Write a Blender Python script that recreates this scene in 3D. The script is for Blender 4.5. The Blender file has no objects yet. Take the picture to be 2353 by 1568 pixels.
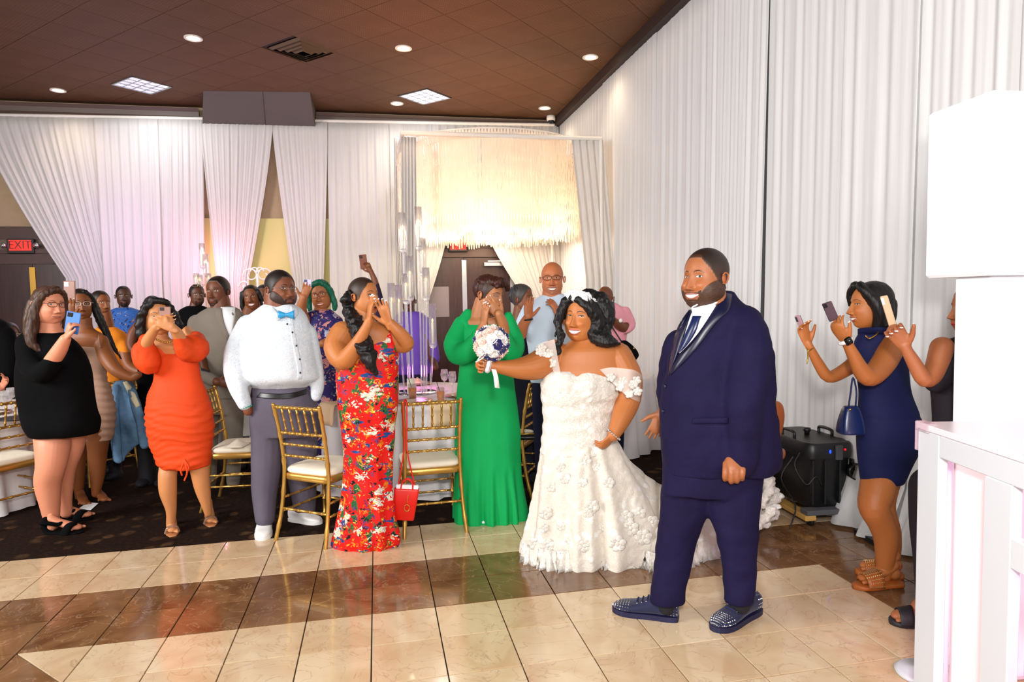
import bpy, math, random
import numpy as np
from mathutils import Vector, Matrix, noise
from mathutils.bvhtree import BVHTree
random.seed(7); rng = np.random.RandomState(7)
S = bpy.context.scene
COL = S.collection
PI = math.pi

# ------------------------------------------------------------------ camera
F_PX = 1519.36
CAM = np.array([0.0736, -4.6985, 1.6063])
YAW, PIT, ROL = 0.200617, 0.063078, 0.019689
def _rot(yaw, pit, rol):
    cy, sy = math.cos(yaw), math.sin(yaw)
    f = np.array([sy*math.cos(pit), cy*math.cos(pit), -math.sin(pit)])
    r = np.array([cy, -sy, 0.]); d = np.cross(f, r)
    return np.array([math.cos(rol)*r+math.sin(rol)*d, -math.sin(rol)*r+math.cos(rol)*d, f])
RM = _rot(YAW, PIT, ROL)
cam = bpy.data.objects.new('camera', bpy.data.cameras.new('camera'))
COL.objects.link(cam)
cam.data.sensor_fit = 'HORIZONTAL'; cam.data.sensor_width = 36.0
cam.data.lens = F_PX/2353*36.0; cam.data.clip_start = 0.05
m = Matrix.Identity(4)
for i in range(3):
    m[i][0] = RM[0][i]; m[i][1] = -RM[1][i]; m[i][2] = -RM[2][i]; m[i][3] = CAM[i]
cam.matrix_world = m
S.camera = cam
S.view_settings.view_transform = 'Standard'; S.view_settings.look = 'None'
S.view_settings.gamma = 1.0; S.view_settings.use_curve_mapping = False
S.view_settings.exposure = 0.12

# ------------------------------------------------------------------ light
def lin(h):
    h = h.lstrip('#'); c = [int(h[i:i+2], 16)/255 for i in (0, 2, 4)]
    return tuple(x/12.92 if x <= .04045 else ((x+.055)/1.055)**2.4 for x in c)
W = bpy.data.worlds.new('world'); S.world = W; W.use_nodes = True
W.node_tree.nodes['Background'].inputs[0].default_value = (1.0, 0.96, 0.92, 1)
W.node_tree.nodes['Background'].inputs[1].default_value = 1.0
def lamp(name, kind, loc, energy, color=(1, 1, 1), size=.2, target=None, spot=None, blend=.5):
    d = bpy.data.lights.new(name, kind); d.energy = energy; d.color = color
    if kind == 'AREA': d.size = size
    else: d.shadow_soft_size = size
    if spot: d.spot_size = spot; d.spot_blend = blend
    o = bpy.data.objects.new(name, d); COL.objects.link(o); o.location = loc
    if target is not None:
        o.rotation_euler = (Vector(target)-Vector(loc)).to_track_quat('-Z', 'Y').to_euler()
    return o
# the photographer's flash, a little above and right of the lens
lamp('camera_flash', 'AREA', (CAM[0]+.16, CAM[1]-.05, CAM[2]+.42), 82, (1, .975, .95), .22, (1.0, 0, 1.2))
# unseen fill light added behind the lens to lift the room
lamp('front_fill', 'AREA', (-1.0, -7.5, 4.2), 270, (1, .97, .94), 3.0, (.5, 4.0, 2.0))
lamp('side_fill', 'AREA', (-6.5, -2.5, 3.6), 600, (1, .985, .97), 3.0, (3.3, 1.0, 2.2))  # second unseen fill, added at the left to brighten the right wall drapes
# drape uplighters standing behind and beside the drapes, plus an added ceiling wash
lamp('amber_uplight', 'SPOT', (2.95, 5.2, .15), 160, (1, .45, .22), .1, (2.7, 5.4, 4.7), 1.3, 1.)
lamp('amber_uplight', 'SPOT', (2.6, 1.0, 3.2), 40, (1, .40, .12), .06, (2.2, 2.2, 4.8), .9, .4)
lamp('amber_fill', 'SPOT', (.6, 3.2, 3.0), 80, (1, .45, .16), .3, (.7, 3.0, 4.8), 2.4, 1.)  # floating spot with no fixture, added to warm the middle of the ceiling
lamp('pink_uplight', 'POINT', (-2.35, 6.3, 2.2), 26, (1, .35, .55), .25)
lamp('lilac_uplight', 'POINT', (-3.7, 5.6, 2.6), 34, (.78, .50, 1), .3)
lamp('lilac_uplight', 'POINT', (-.9, 5.6, 3.2), 16, (.95, .75, 1), .3)
lamp('magenta_spot', 'SPOT', (-1.2, 3.5, 2.0), 22, (1, .2, .5), .1, (-1.4, 4.9, 4.8), .8, 1.)

# ------------------------------------------------------------------ projection helpers (pixel of the 2353x1568 frame -> place in the room)
EX = np.array([math.cos(YAW), -math.sin(YAW), 0.]); EY = np.array([math.sin(YAW), math.cos(YAW), 0.]); EZ = np.array([0, 0, 1.])
def ray(u, v): return RM.T @ np.array([(u-1176.5)/F_PX, (v-784)/F_PX, 1.])
def atz(u, v, z=0.): d = ray(u, v); return CAM+d*((z-CAM[2])/d[2])
def aty(u, v, y): d = ray(u, v); return CAM+d*((y-CAM[1])/d[1])
def atx(u, v, x): d = ray(u, v); return CAM+d*((x-CAM[0])/d[0])
def ath(u, v, h): d = ray(u, v); return CAM+d*(h/(d@EY))
def hof(p): return float((np.asarray(p)-CAM)@EY)

# ------------------------------------------------------------------ materials
def C4(c): return (*(lin(c) if isinstance(c, str) else c), 1)
class NT:
    def __init__(s, name, rough=.6, metal=0., spec=.5, sheen=0., trans=0., alpha=1., sub=0., coat=0.):
        s.m = bpy.data.materials.new(name); s.m.use_nodes = True
        s.t = s.m.node_tree; s.b = s.t.nodes['Principled BSDF']; b = s.b.inputs
        b['Roughness'].default_value = rough; b['Metallic'].default_value = metal
        b['Specular IOR Level'].default_value = spec; b['Sheen Weight'].default_value = sheen
        b['Transmission Weight'].default_value = trans; b['Alpha'].default_value = alpha
        b['Coat Weight'].default_value = coat
        if sub: b['Subsurface Weight'].default_value = sub; b['Subsurface Scale'].default_value = .012
    def n(s, typ, **kw):
        nd = s.t.nodes.new(typ)
        for k, v in kw.items():
            if hasattr(nd, k) and k not in nd.inputs: setattr(nd, k, v)
            else: nd.inputs[k].default_value = v
        return nd
    def l(s, a, b): s.t.links.new(a, b)
    def co(s, out='Object', scale=(1, 1, 1), rot=(0, 0, 0)):
        tc = s.n('ShaderNodeTexCoord'); mp = s.n('ShaderNodeMapping'); s.l(tc.outputs[out], mp.inputs[0])
        mp.inputs['Scale'].default_value = scale; mp.inputs['Rotation'].default_value = rot
        return mp.outputs[0]
    def ramp(s, fac, stops, interp='LINEAR'):
        r = s.n('ShaderNodeValToRGB'); r.color_ramp.interpolation = interp; e = r.color_ramp.elements
        while len(e) < len(stops): e.new(.5)
        for x, (p, c) in zip(e, stops): x.position = p; x.color = C4(c)
        s.l(fac, r.inputs[0]); return r.outputs[0]
    def mix(s, fac, a, b, mode='MIX'):
        x = s.n('ShaderNodeMix'); x.data_type = 'RGBA'; x.blend_type = mode
        for v, i in ((fac, 0), (a, 6), (b, 7)):
            if isinstance(v, bpy.types.NodeSocket): s.l(v, x.inputs[i])
            elif i == 0: x.inputs[0].default_value = v
            else: x.inputs[i].default_value = C4(v)
        return x.outputs[2]
    def math(s, op, a, b=0.):
        x = s.n('ShaderNodeMath'); x.operation = op
        for v, i in ((a, 0), (b, 1)):
            if isinstance(v, bpy.types.NodeSocket): s.l(v, x.inputs[i])
            else: x.inputs[i].default_value = v
        return x.outputs[0]
    def noise(s, vec, scale, detail=2., dist=0., out='Fac'):
        x = s.n('ShaderNodeTexNoise'); x.inputs['Scale'].default_value = scale; x.inputs['Detail'].default_value = detail
        x.inputs['Distortion'].default_value = dist; s.l(vec, x.inputs['Vector']); return x.outputs[out]
    def vor(s, vec, scale, out='Distance', feat='F1', rnd=1.):
        x = s.n('ShaderNodeTexVoronoi'); x.feature = feat; x.inputs['Scale'].default_value = scale
        x.inputs['Randomness'].default_value = rnd; s.l(vec, x.inputs['Vector']); return x.outputs[out]
    def color(s, c):
        if isinstance(c, bpy.types.NodeSocket): s.l(c, s.b.inputs['Base Color'])
        else: s.b.inputs['Base Color'].default_value = C4(c)
        return s
    def bump(s, h, strength=.3, dist=.01):
        x = s.n('ShaderNodeBump'); x.inputs['Strength'].default_value = strength; x.inputs['Distance'].default_value = dist
        s.l(h, x.inputs['Height']); s.l(x.outputs[0], s.b.inputs['Normal']); return s
    def emit(s, c, k):
        s.b.inputs['Emission Color'].default_value = C4(c); s.b.inputs['Emission Strength'].default_value = k; return s
_mc = {}
def mat(name, c, rough=.6, metal=0., bump=None, var=0., emit=None, **kw):
    if name in _mc: return _mc[name]
    t = NT(name, rough, metal, **kw)
    if var or bump: v = t.co()
    if var:
        f = t.noise(v, 9, 4); l = lin(c); t.color(t.ramp(f, [(.3, tuple(x*(1-var) for x in l)), (.7, tuple(min(1, x*(1+var)) for x in l))]))
    else: t.color(c)
    if bump: t.bump(t.noise(v, bump[0], 3), bump[1], .004)
    if emit: t.emit(*emit)
    _mc[name] = t.m; return t.m
def vcmat(name, rough=.5, sub=0., sheen=0., spec=.5, var=.0):
    t = NT(name, rough, sheen=sheen, spec=spec, sub=sub)
    a = t.n('ShaderNodeVertexColor'); a.layer_name = 'Col'
    t.l(a.outputs[0], t.b.inputs['Base Color'])
    t.bump(t.noise(t.co(), 160, 2), .12, .002); return t.m

# ------------------------------------------------------------------ objects
def tag(o, label=None, cat=None, group=None, kind=None):
    for k, v in (('label', label), ('category', cat), ('group', group), ('kind', kind)):
        if v: o[k] = v
    return o
def empty(name, loc=(0, 0, 0), rz=0., label=None, cat=None, group=None, kind=None):
    o = bpy.data.objects.new(name, None); COL.objects.link(o); o.location = loc; o.rotation_euler = (0, 0, rz)
    o.empty_display_size = .1
    return tag(o, label, cat, group, kind)
def wm(o):
    b = Matrix.LocRotScale(o.location, o.rotation_euler, o.scale)
    return b if o.parent is None else wm(o.parent) @ o.matrix_parent_inverse @ b
def link(name, me, parent=None, local=False):
    o = bpy.data.objects.new(name, me); COL.objects.link(o)
    if parent is not None:
        o.parent = parent
        if not local: o.matrix_parent_inverse = wm(parent).inverted()
    return o
def copy_tree(o, parent=None):
    c = o.copy(); COL.objects.link(c)
    if parent is not None: c.parent = parent
    for ch in list(o.children): copy_tree(ch, c)
    return c
class MB:
    """collects geometry; build() links it as one mesh object"""
    def __init__(s): s.V = []; s.Fc = []; s.C = []; s.n = 0
    def add(s, V, Fc, col=(1, 1, 1)):
        V = np.asarray(V, float).reshape(-1, 3); col = np.asarray(col, float)
        if col.ndim == 1: col = np.tile(col, (len(V), 1))
        s.V.append(V); s.C.append(col); s.Fc += [tuple(int(i)+s.n for i in f) for f in Fc]; s.n += len(V); return s
    def arr(s): return np.concatenate(s.V), s.Fc, np.concatenate(s.C)
    def mesh(s, name, material, smooth=True, colors=False):
        V, Fc, C = s.arr(); me = bpy.data.meshes.new(name); me.from_pydata(V.tolist(), [], Fc)
        if smooth: me.polygons.foreach_set('use_smooth', [True]*len(me.polygons))
        if colors:
            a = me.color_attributes.new('Col', 'FLOAT_COLOR', 'POINT')
            a.data.foreach_set('color', np.concatenate([C, np.ones((len(C), 1))], 1).ravel())
        if material is not None: me.materials.append(material)
        me.update(); return me
    def build(s, name, material, parent=None, smooth=True, colors=False, local=False, sharp=None):
        me = s.mesh(name, material, smooth, colors)
        if sharp is not None and smooth:
            try: me.set_sharp_from_angle(angle=sharp)
            except Exception: pass
        return link(name, me, parent, local)
    # primitives
    def box(s, lo, hi, col=(1, 1, 1), M=None, bev=0.):
        (x0, y0, z0), (x1, y1, z1) = lo, hi
        if bev:
            b = min(bev, .45*abs(x1-x0), .45*abs(y1-y0), .45*abs(z1-z0)); V = []
            for z, i in ((z0, b), (z0+b, 0), (z1-b, 0), (z1, b)):
                X0, X1, Y0, Y1 = x0+i, x1-i, y0+i, y1-i; e = b if i == 0 else b*.4
                V += [(X0+e, Y0, z), (X1-e, Y0, z), (X1, Y0+e, z), (X1, Y1-e, z), (X1-e, Y1, z), (X0+e, Y1, z), (X0, Y1-e, z), (X0, Y0+e, z)]
            Fc = [tuple(range(7, -1, -1)), tuple(range(24, 32))]
            for r in range(3): Fc += [(r*8+i, r*8+(i+1) % 8, r*8+8+(i+1) % 8, r*8+8+i) for i in range(8)]
        else:
            V = [(x0, y0, z0), (x1, y0, z0), (x1, y1, z0), (x0, y1, z0), (x0, y0, z1), (x1, y0, z1), (x1, y1, z1), (x0, y1, z1)]
            Fc = [(3, 2, 1, 0), (4, 5, 6, 7), (0, 1, 5, 4), (1, 2, 6, 5), (2, 3, 7, 6), (3, 0, 4, 7)]
        V = np.array(V, float)
        if M is not None: V = V@np.asarray(M)[:3, :3].T+np.asarray(M)[:3, 3]
        return s.add(V, Fc, col)
    def tube(s, pts, radii, n=10, flat=None, res=4, cap=True, col=(1, 1, 1), power=2., round_=True):
        """tapered tube through pts; flat=(axis, ratio) squeezes the section along a world axis"""
        P = np.asarray(pts, float); R = np.asarray(radii, float)
        if R.ndim == 0: R = np.full(len(P), float(R))
        if res > 1 and len(P) > 1: P, R = cat(P, R, res)
        T = np.gradient(P, axis=0) if len(P) > 2 else np.tile(P[-1]-P[0], (len(P), 1))
        T /= np.maximum(np.linalg.norm(T, axis=1, keepdims=True), 1e-9)
        if cap and round_:
            a0 = [(-1, 0.05), (-.92, .4), (-.7, .72), (-.38, .93)]
            P0 = [P[0]+T[0]*R[0]*a for a, _ in a0]; R0 = [R[0]*b for _, b in a0]
            P1 = [P[-1]-T[-1]*R[-1]*a for a, _ in a0[::-1]]; R1 = [R[-1]*b for _, b in a0[::-1]]
            T = np.concatenate([[T[0]]*4, T, [T[-1]]*4]); P = np.concatenate([P0, P, P1]); R = np.concatenate([R0, R, R1])
        up = np.array([0, 0, 1.]) if abs(T[0][2]) < .9 else np.array([1., 0, 0])
        nrm = np.cross(T[0], up); nrm /= np.linalg.norm(nrm)
        V = []; a = np.arange(n)*2*PI/n; ca, sa = np.cos(a), np.sin(a)
        for i in range(len(P)):
            nrm = nrm-T[i]*(nrm@T[i]); nrm /= max(np.linalg.norm(nrm), 1e-9); b = np.cross(T[i], nrm)
            off = R[i]*(ca[:, None]*nrm+sa[:, None]*b)
            if flat is not None:
                ax = np.asarray(flat[0], float); ax = ax/np.linalg.norm(ax)
                off = off-np.outer(off@ax, ax)*(1-flat[1])
            V.append(P[i]+off)
        return s._skin(V, n, cap, col)
    def _skin(s, V, n, cap, col, closed=False):
        k = len(V); Fc = []
        for i in range(k-1 if not closed else k):
            j = (i+1) % k
            Fc += [(i*n+q, i*n+(q+1) % n, j*n+(q+1) % n, j*n+q) for q in range(n)]
        V = np.concatenate(V)
        if cap and not closed: Fc += [tuple(range(n-1, -1, -1)), tuple((k-1)*n+q for q in range(n))]
        return s.add(V, Fc, col)
    def loft(s, rings, n=40, power=2.2, cap=True, res=3, col=(1, 1, 1), ax=None, ay=None):
        """rings: (centre xyz, half width along ax, half depth along ay)"""
        ax = EX if ax is None else ax; ay = EY if ay is None else ay
        D = np.array([[*r[0], r[1], r[2]] for r in rings], float)
        if res > 1: D = catm(D, res)
        a = np.arange(n)*2*PI/n; ca, sa = np.cos(a), np.sin(a)
        ca = np.sign(ca)*abs(ca)**(2/power); sa = np.sign(sa)*abs(sa)**(2/power)
        return s._skin([d[:3]+d[3]*ca[:, None]*ax+d[4]*sa[:, None]*ay for d in D], n, cap, col)
    def lathe(s, prof, n=16, base=(0, 0, 0), col=(1, 1, 1), cap=True):
        a = np.arange(n)*2*PI/n; b = np.array(base, float)
        return s._skin([b+np.stack([r*np.cos(a), r*np.sin(a), np.full(n, z)], 1) for r, z in prof], n, cap, col)
    def ball(s, c, r, n=12, col=(1, 1, 1), M=None):
        r = np.broadcast_to(np.asarray(r, float), (3,)); k = max(4, n//2)
        V = []
        for i in range(k+1):
            t = PI*max(.02, min(.98, i/k)); a = np.arange(n)*2*PI/n
            q = np.stack([math.sin(t)*np.cos(a), math.sin(t)*np.sin(a), np.full(n, -math.cos(t))], 1)*r
            if M is not None: q = q@np.asarray(M).T
            V.append(q+np.asarray(c))
        return s._skin(V, n, True, col)
    def sheet(s, G, thick=0., col=(1, 1, 1), nrm=None, closed=False):
        """grid of points G[i][j] -> surface, with thickness along nrm"""
        G = np.asarray(G, float); a, b, _ = G.shape
        f = [(i*b+j, i*b+j+1, (i+1)*b+j+1, (i+1)*b+j) for i in range(a-1) for j in range(b-1)]
        if closed: f += [((i)*b+b-1, i*b, (i+1)*b, (i+1)*b+b-1) for i in range(a-1)]
        if not thick: return s.add(G.reshape(-1, 3), f, col)
        H = G+np.asarray(nrm)*thick; o = a*b
        f2 = [(x[3]+o, x[2]+o, x[1]+o, x[0]+o) for x in f]
        e = []
        if not closed:
            for i in range(a-1):
                e += [(i*b, (i+1)*b, (i+1)*b+o, i*b+o), ((i+1)*b+b-1, i*b+b-1, i*b+b-1+o, (i+1)*b+b-1+o)]
        for j in range(b-1):
            e += [(j+1, j, j+o, j+1+o), ((a-1)*b+j, (a-1)*b+j+1, (a-1)*b+j+1+o, (a-1)*b+j+o)]
        return s.add(np.concatenate([G.reshape(-1, 3), H.reshape(-1, 3)]), f+f2+e, col)
def catm(D, res):
    D = np.asarray(D, float)
    if len(D) < 3: return np.array([D[0]+(D[-1]-D[0])*t for t in np.linspace(0, 1, res+1)])
    E = np.concatenate([[2*D[0]-D[1]], D, [2*D[-1]-D[-2]]]); out = []
    for i in range(1, len(E)-2):
        p0, p1, p2, p3 = E[i-1:i+3]
        for k in range(res):
            t = k/res
            out.append(.5*((2*p1)+(-p0+p2)*t+(2*p0-5*p1+4*p2-p3)*t*t+(-p0+3*p1-3*p2+p3)*t**3))
    out.append(D[-1]); return np.array(out)
def cat(P, R, res):
    D = catm(np.concatenate([P, R[:, None]], 1), res); return D[:, :3], np.maximum(D[:, 3], 1e-4)
def remesh(mb, voxel, smooth=3):
    """union of everything in mb as one skin (voxel remesh), lightly smoothed"""
    me = mb.mesh('tmp', None, False); o = bpy.data.objects.new('tmp', me); COL.objects.link(o)
    md = o.modifiers.new('r', 'REMESH'); md.mode = 'VOXEL'; md.voxel_size = voxel
    dg = bpy.context.evaluated_depsgraph_get(); m2 = o.evaluated_get(dg).to_mesh()
    n = len(m2.vertices); V = np.empty(n*3); m2.vertices.foreach_get('co', V); V = V.reshape(-1, 3)
    L = np.empty(len(m2.loops), int); m2.loops.foreach_get('vertex_index', L)
    tot = np.empty(len(m2.polygons), int); m2.polygons.foreach_get('loop_total', tot)
    assert (tot == 4).all() or True
    if (tot == 4).all(): Fc = L.reshape(-1, 4)
    else:
        Fc = []; k = 0
        for t in tot: Fc.append(L[k:k+t]); k += t
        Fc = np.array([list(f)+[f[-1]]*(4-len(f)) for f in Fc])
    o.to_mesh_clear(); bpy.data.objects.remove(o); bpy.data.meshes.remove(me)
    return relax(V, Fc, smooth), Fc
def relax(V, Fc, it, lam=.5):
    Fa = np.asarray(Fc); a = Fa.ravel(); b = np.roll(Fa, -1, 1).ravel(); n = len(V)
    i = np.concatenate([a, b]); j = np.concatenate([b, a]); cnt = np.maximum(np.bincount(i, minlength=n), 1)
    for k in range(it):
        l = lam if k % 2 == 0 else -lam*.35
        M = np.stack([np.bincount(i, V[j, q], n) for q in range(3)], 1)/cnt[:, None]
        V = V+l*(M-V)
    return V
def normals(V, Fa):
    Fa = np.asarray(Fa); N = np.cross(V[Fa[:, 2]]-V[Fa[:, 0]], V[Fa[:, 3]]-V[Fa[:, 1]]); out = np.zeros_like(V)
    for q in range(4):
        for c in range(3): out[:, c] += np.bincount(Fa[:, q], N[:, c], len(V))
    return out/np.maximum(np.linalg.norm(out, axis=1, keepdims=True), 1e-12)
def nz(V, s, seed=0.):
    o = Vector((seed*7.1, seed*3.3, seed)); return np.array([noise.noise(Vector(v)*s+o) for v in V.tolist()])
# ------------------------------------------------------------------ people
def sstep(a, b, x): t = np.clip((x-a)/(b-a), 0, 1); return t*t*(3-2*t)
def ray_ell(d, c, r):
    c = np.array(c); r = np.array(r); dd = d/r; cc = c/r
    A = (dd**2).sum(-1); B = (dd*cc).sum(-1); Q = (cc**2).sum()-1
    return (B+np.sqrt(np.maximum(B*B-A*Q, 0)))/A
SK = dict(light='#e8a98c', tan='#c98a5e', mid='#a5673f', brown='#8a5030', dark='#6b3c24', deep='#54301f')
def head_arrays(p, nl=150, nt=140):
    """a head of height 1 (chin to crown), front = +y, up = +z; returns verts, faces, colours, brow line depth"""
    g = p.get
    t = (np.arange(nl)+.5)/nl*2*PI-PI; ph = t-.52*np.sin(t)
    th = np.linspace(.03, PI-.03, nt); TH, PH = np.meshgrid(th, ph, indexing='ij')
    d = np.stack([np.sin(TH)*np.sin(PH), np.sin(TH)*np.cos(PH), np.cos(TH)], -1)
    fat = g('fat', 0.); jw = g('jaw', 1.)
    r1 = ray_ell(d, (0, -.07, .13), (.315+.01*fat, .395, .37)); r2 = ray_ell(d, (0, .065, -.12), (.262*jw+.03*fat, .285, .385))
    r3 = ray_ell(d, (0, .02, -.20), (.262*jw+.06*fat, .27+.02*fat, .25+.03*fat))
    k = 9; r = (r1**k+r2**k+r3**k)**(1/k)*.985
    P = d*r[..., None]; x, y, z = P[..., 0].copy(), P[..., 1].copy(), P[..., 2].copy(); ax = abs(x)
    front = sstep(.02, .2, y)
    G = lambda x0, sx, z0, sz: np.exp(-((ax-x0)/sx)**2-((z-z0)/sz)**2)
    op = g('open', 0.); sm = g('smile', 0.); mz = -.285+sm*1.5*x*x; mw = .088+.035*sm+g('mw', 0.)
    tt = np.clip((.07-z)/.22, 0, 1); nh = (.020+.088*tt**1.4)*(1-sstep(-.155, -.215, z))*sstep(.12, .03, z)
    nw = .027+.034*tt**2*g('nose', 1.2)
    dy = nh*np.exp(-(x/nw)**2)+.045*G(.052*g('nose', 1.2), .024, -.168, .024)*1.0
    dy += .014*G(.11, .08, .105, .03)-.032*G(.128, .055, .035, .045)+.018*G(.128, .042, .03, .026)
    dy += (.014+.022*sm+.012*fat)*G(.165, .075, -.11, .07)+.022*G(0, .12, -.275, .075)
    dy += .03*G(0, .075, -.43, .06)-.012*G(0, .08, -.352, .022)-.006*sm*np.exp(-((ax-(.095+(-.17-z)*.35))/.016)**2)*(z < -.15)*(z > -.33)
    o = op*(1-np.clip(ax/mw, 0, 1)**2); lt = .026*g('lips', 1.)*np.sqrt(np.clip(1-(ax/(mw*1.05))**2, 0, 1)); dm = z-mz
    up = (dm > 0); ad = abs(dm)
    lip = (ad < o+lt)*(ax < mw*1.05); inside = (ad < o)*(ax < mw*.97)
    dy += .016*np.exp(-((ad-o-lt*.5)/.014)**2)*sstep(mw*1.1, mw*.6, ax)
    dy -= inside*(.02 if op > .05 else .010)+.006*np.exp(-(dm/.005)**2)*(op < .005)*(ax < mw)
    y = y+dy*front*(y > 0)
    # colour
    sk = np.array(lin(p['skin'])); C = np.tile(sk, x.shape+(1,))
    def paint(m, c, a=1.):
        m = (m*a*front)[..., None] if m.dtype == bool or True else m
        return C*(1-m)+np.array(lin(c))*m
    C = C*(1+.10*G(.17, .08, -.1, .07)[..., None]*np.array([1.2, .4, .4])*front[..., None])
    if g('beard'):
        jl = -.33+1.35*np.clip(ax-.10, 0, 1); low = sstep(jl+.012, jl-.02, z)*(y > -.13)*(y < .5)*sstep(-.60, -.5, z)
        side = (y < .12)*(z < -.07)*(y > -.06)*(ax > .2)*(z > -.36)*1.
        mous = (ax < mw+.035)*(z > mz+o+lt*.7)*(z < mz+.075-ax*.25)*1.
        corner = (ax > mw+.002)*(ax < mw+.05)*(z < mz+.05)*(z > -.36)*1.
        soul = (ax < .03)*(z < -.33)*1.
        bm = np.clip(np.maximum.reduce([low, side, mous*.85, corner, soul]), 0, 1)*(1-lip)
        if g('beard') == 'goatee': bm = bm*(ax < mw+.05)
        st = np.random.RandomState(3).rand(*x.shape)
        am = g('beard_a', .9)*(.80+.20*st); m = (bm*am)[..., None]
        C = C*(1-m)+np.array(lin(g('beard_c', '#120c0a')))*m
        P2 = bm*.014; y = y+P2*front; x = x*(1+bm*.03); z = z-bm*.012*(z < -.4)
    phd = abs(PH)*180/PI
    if g('hair'):
        hl = np.interp(phd, [0, 28, 38, 55, 68, 76, 92, 115, 180], g('line', [.335, .325, .26, .15, .03, -.06, -.10, -.2, -.27]))
        jag = .006*np.sin(PH*60)
        hm = sstep(-.012, .012, z-hl+jag)
        fade = np.interp(z, [-.25, .25], [g('fade', 1.), 1.])*np.where(abs(z-hl) < .05, g('edge', 1.), 1.)
        m = (hm*fade)[..., None]*.96
        C = C*(1-m)+np.array(lin(g('hair_c', '#0d0a0a')))*m
        e = hm*g('hair_h', .015); x = x+d[..., 0]*e; y = y+d[..., 1]*e; z = z+d[..., 2]*e
    xs = P[..., 0]; zs = P[..., 2]; ys = P[..., 1]; fr = (ys > .08)
    eo = g('eye', 1.); ez = .033; ex0 = .128; gz = g('gaze', 0.)
    u = (abs(xs)-ex0)/.052; lim = .0185*eo*np.clip(1-u*u, 0, 1)
    ew = (abs(zs-ez) < lim)*fr
    if g('closed'): ew = ew*False
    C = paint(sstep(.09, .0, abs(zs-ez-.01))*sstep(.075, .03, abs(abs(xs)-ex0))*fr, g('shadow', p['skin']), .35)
    C = paint(ew*1., '#d6ccc2'); ix = xs-np.sign(xs)*ex0-gz*.02
    C = paint(ew*((ix**2+(zs-ez)**2) < .019**2)*1., g('iris', '#2a150c')); C = paint(ew*((ix**2+(zs-ez)**2) < .009**2)*1., '#050303')
    C = paint((abs(zs-ez-lim-.004) < g('lash', .005))*(abs(u) < 1.12)*fr*1., '#0c0706', .95)
    C = paint((abs(zs-ez+lim+.002) < .003)*(abs(u) < .95)*fr*1., '#1c0f0b', .5)
    bu = (abs(xs)-.125)/.075; bz = .105+.022*np.clip(1-bu*bu, 0, 1)-.012*np.clip(bu, 0, 1)+g('brow_up', 0.)
    C = paint((abs(bu) < 1)*(abs(zs-bz) < g('brow', .011)*(1-.5*np.clip(bu, 0, 1)))*fr*1., g('brow_c', '#120b09'), .85)
    C = paint(lip*1.*fr, g('lip_c', '#8a4740'), .85)
    if op > 0:
        C = paint(inside*1.*fr, '#f7f3ee' if op < .045 else '#3a0d0c')
        if op >= .045: C = paint(inside*(dm > o*.45)*1.*fr, '#f7f3ee'); C = paint(inside*(dm < -o*.35)*1.*fr, '#b4494a')
        C = paint(inside*(abs(dm) > o*.86)*1.*fr, '#5a2420', .6)
    else: C = paint((abs(dm) < .004)*(ax < mw)*fr*1., '#2a100d', .8)
    C = paint((G(.028, .012, -.192, .009) > .5)*1.*fr, '#1e0d08', .7)
    V = np.stack([x, y, z], -1).reshape(-1, 3); C = C.reshape(-1, 3)
    Fc = [(i*nl+j, i*nl+(j+1) % nl, (i+1)*nl+(j+1) % nl, (i+1)*nl+j) for i in range(nt-1) for j in range(nl)]
    Fc += [tuple(range(nl-1, -1, -1)), tuple((nt-1)*nl+q for q in range(nl))]
    # ears
    for s in (-1, 1):
        e = MB(); bx = s*(.322+.022*fat)
        e.ball((bx, -.05, -.02), (.022, .05, .085), 12)
        e.tube([(bx+s*.012, -.01, -.09), (bx+s*.03, -.055, -.09), (bx+s*.045, -.095, -.02), (bx+s*.045, -.09, .05), (bx+s*.03, -.045, .075), (bx+s*.015, -.01, .04)], .014, 6)
        ev, ef, _ = e.arr(); n = len(V); V = np.concatenate([V, ev]); Fc += [tuple(i+n for i in f) for f in ef]
        C = np.concatenate([C, np.tile(sk*np.array([1.06, .95, .95]), (len(ev), 1))])
    return V, Fc, C

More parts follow.
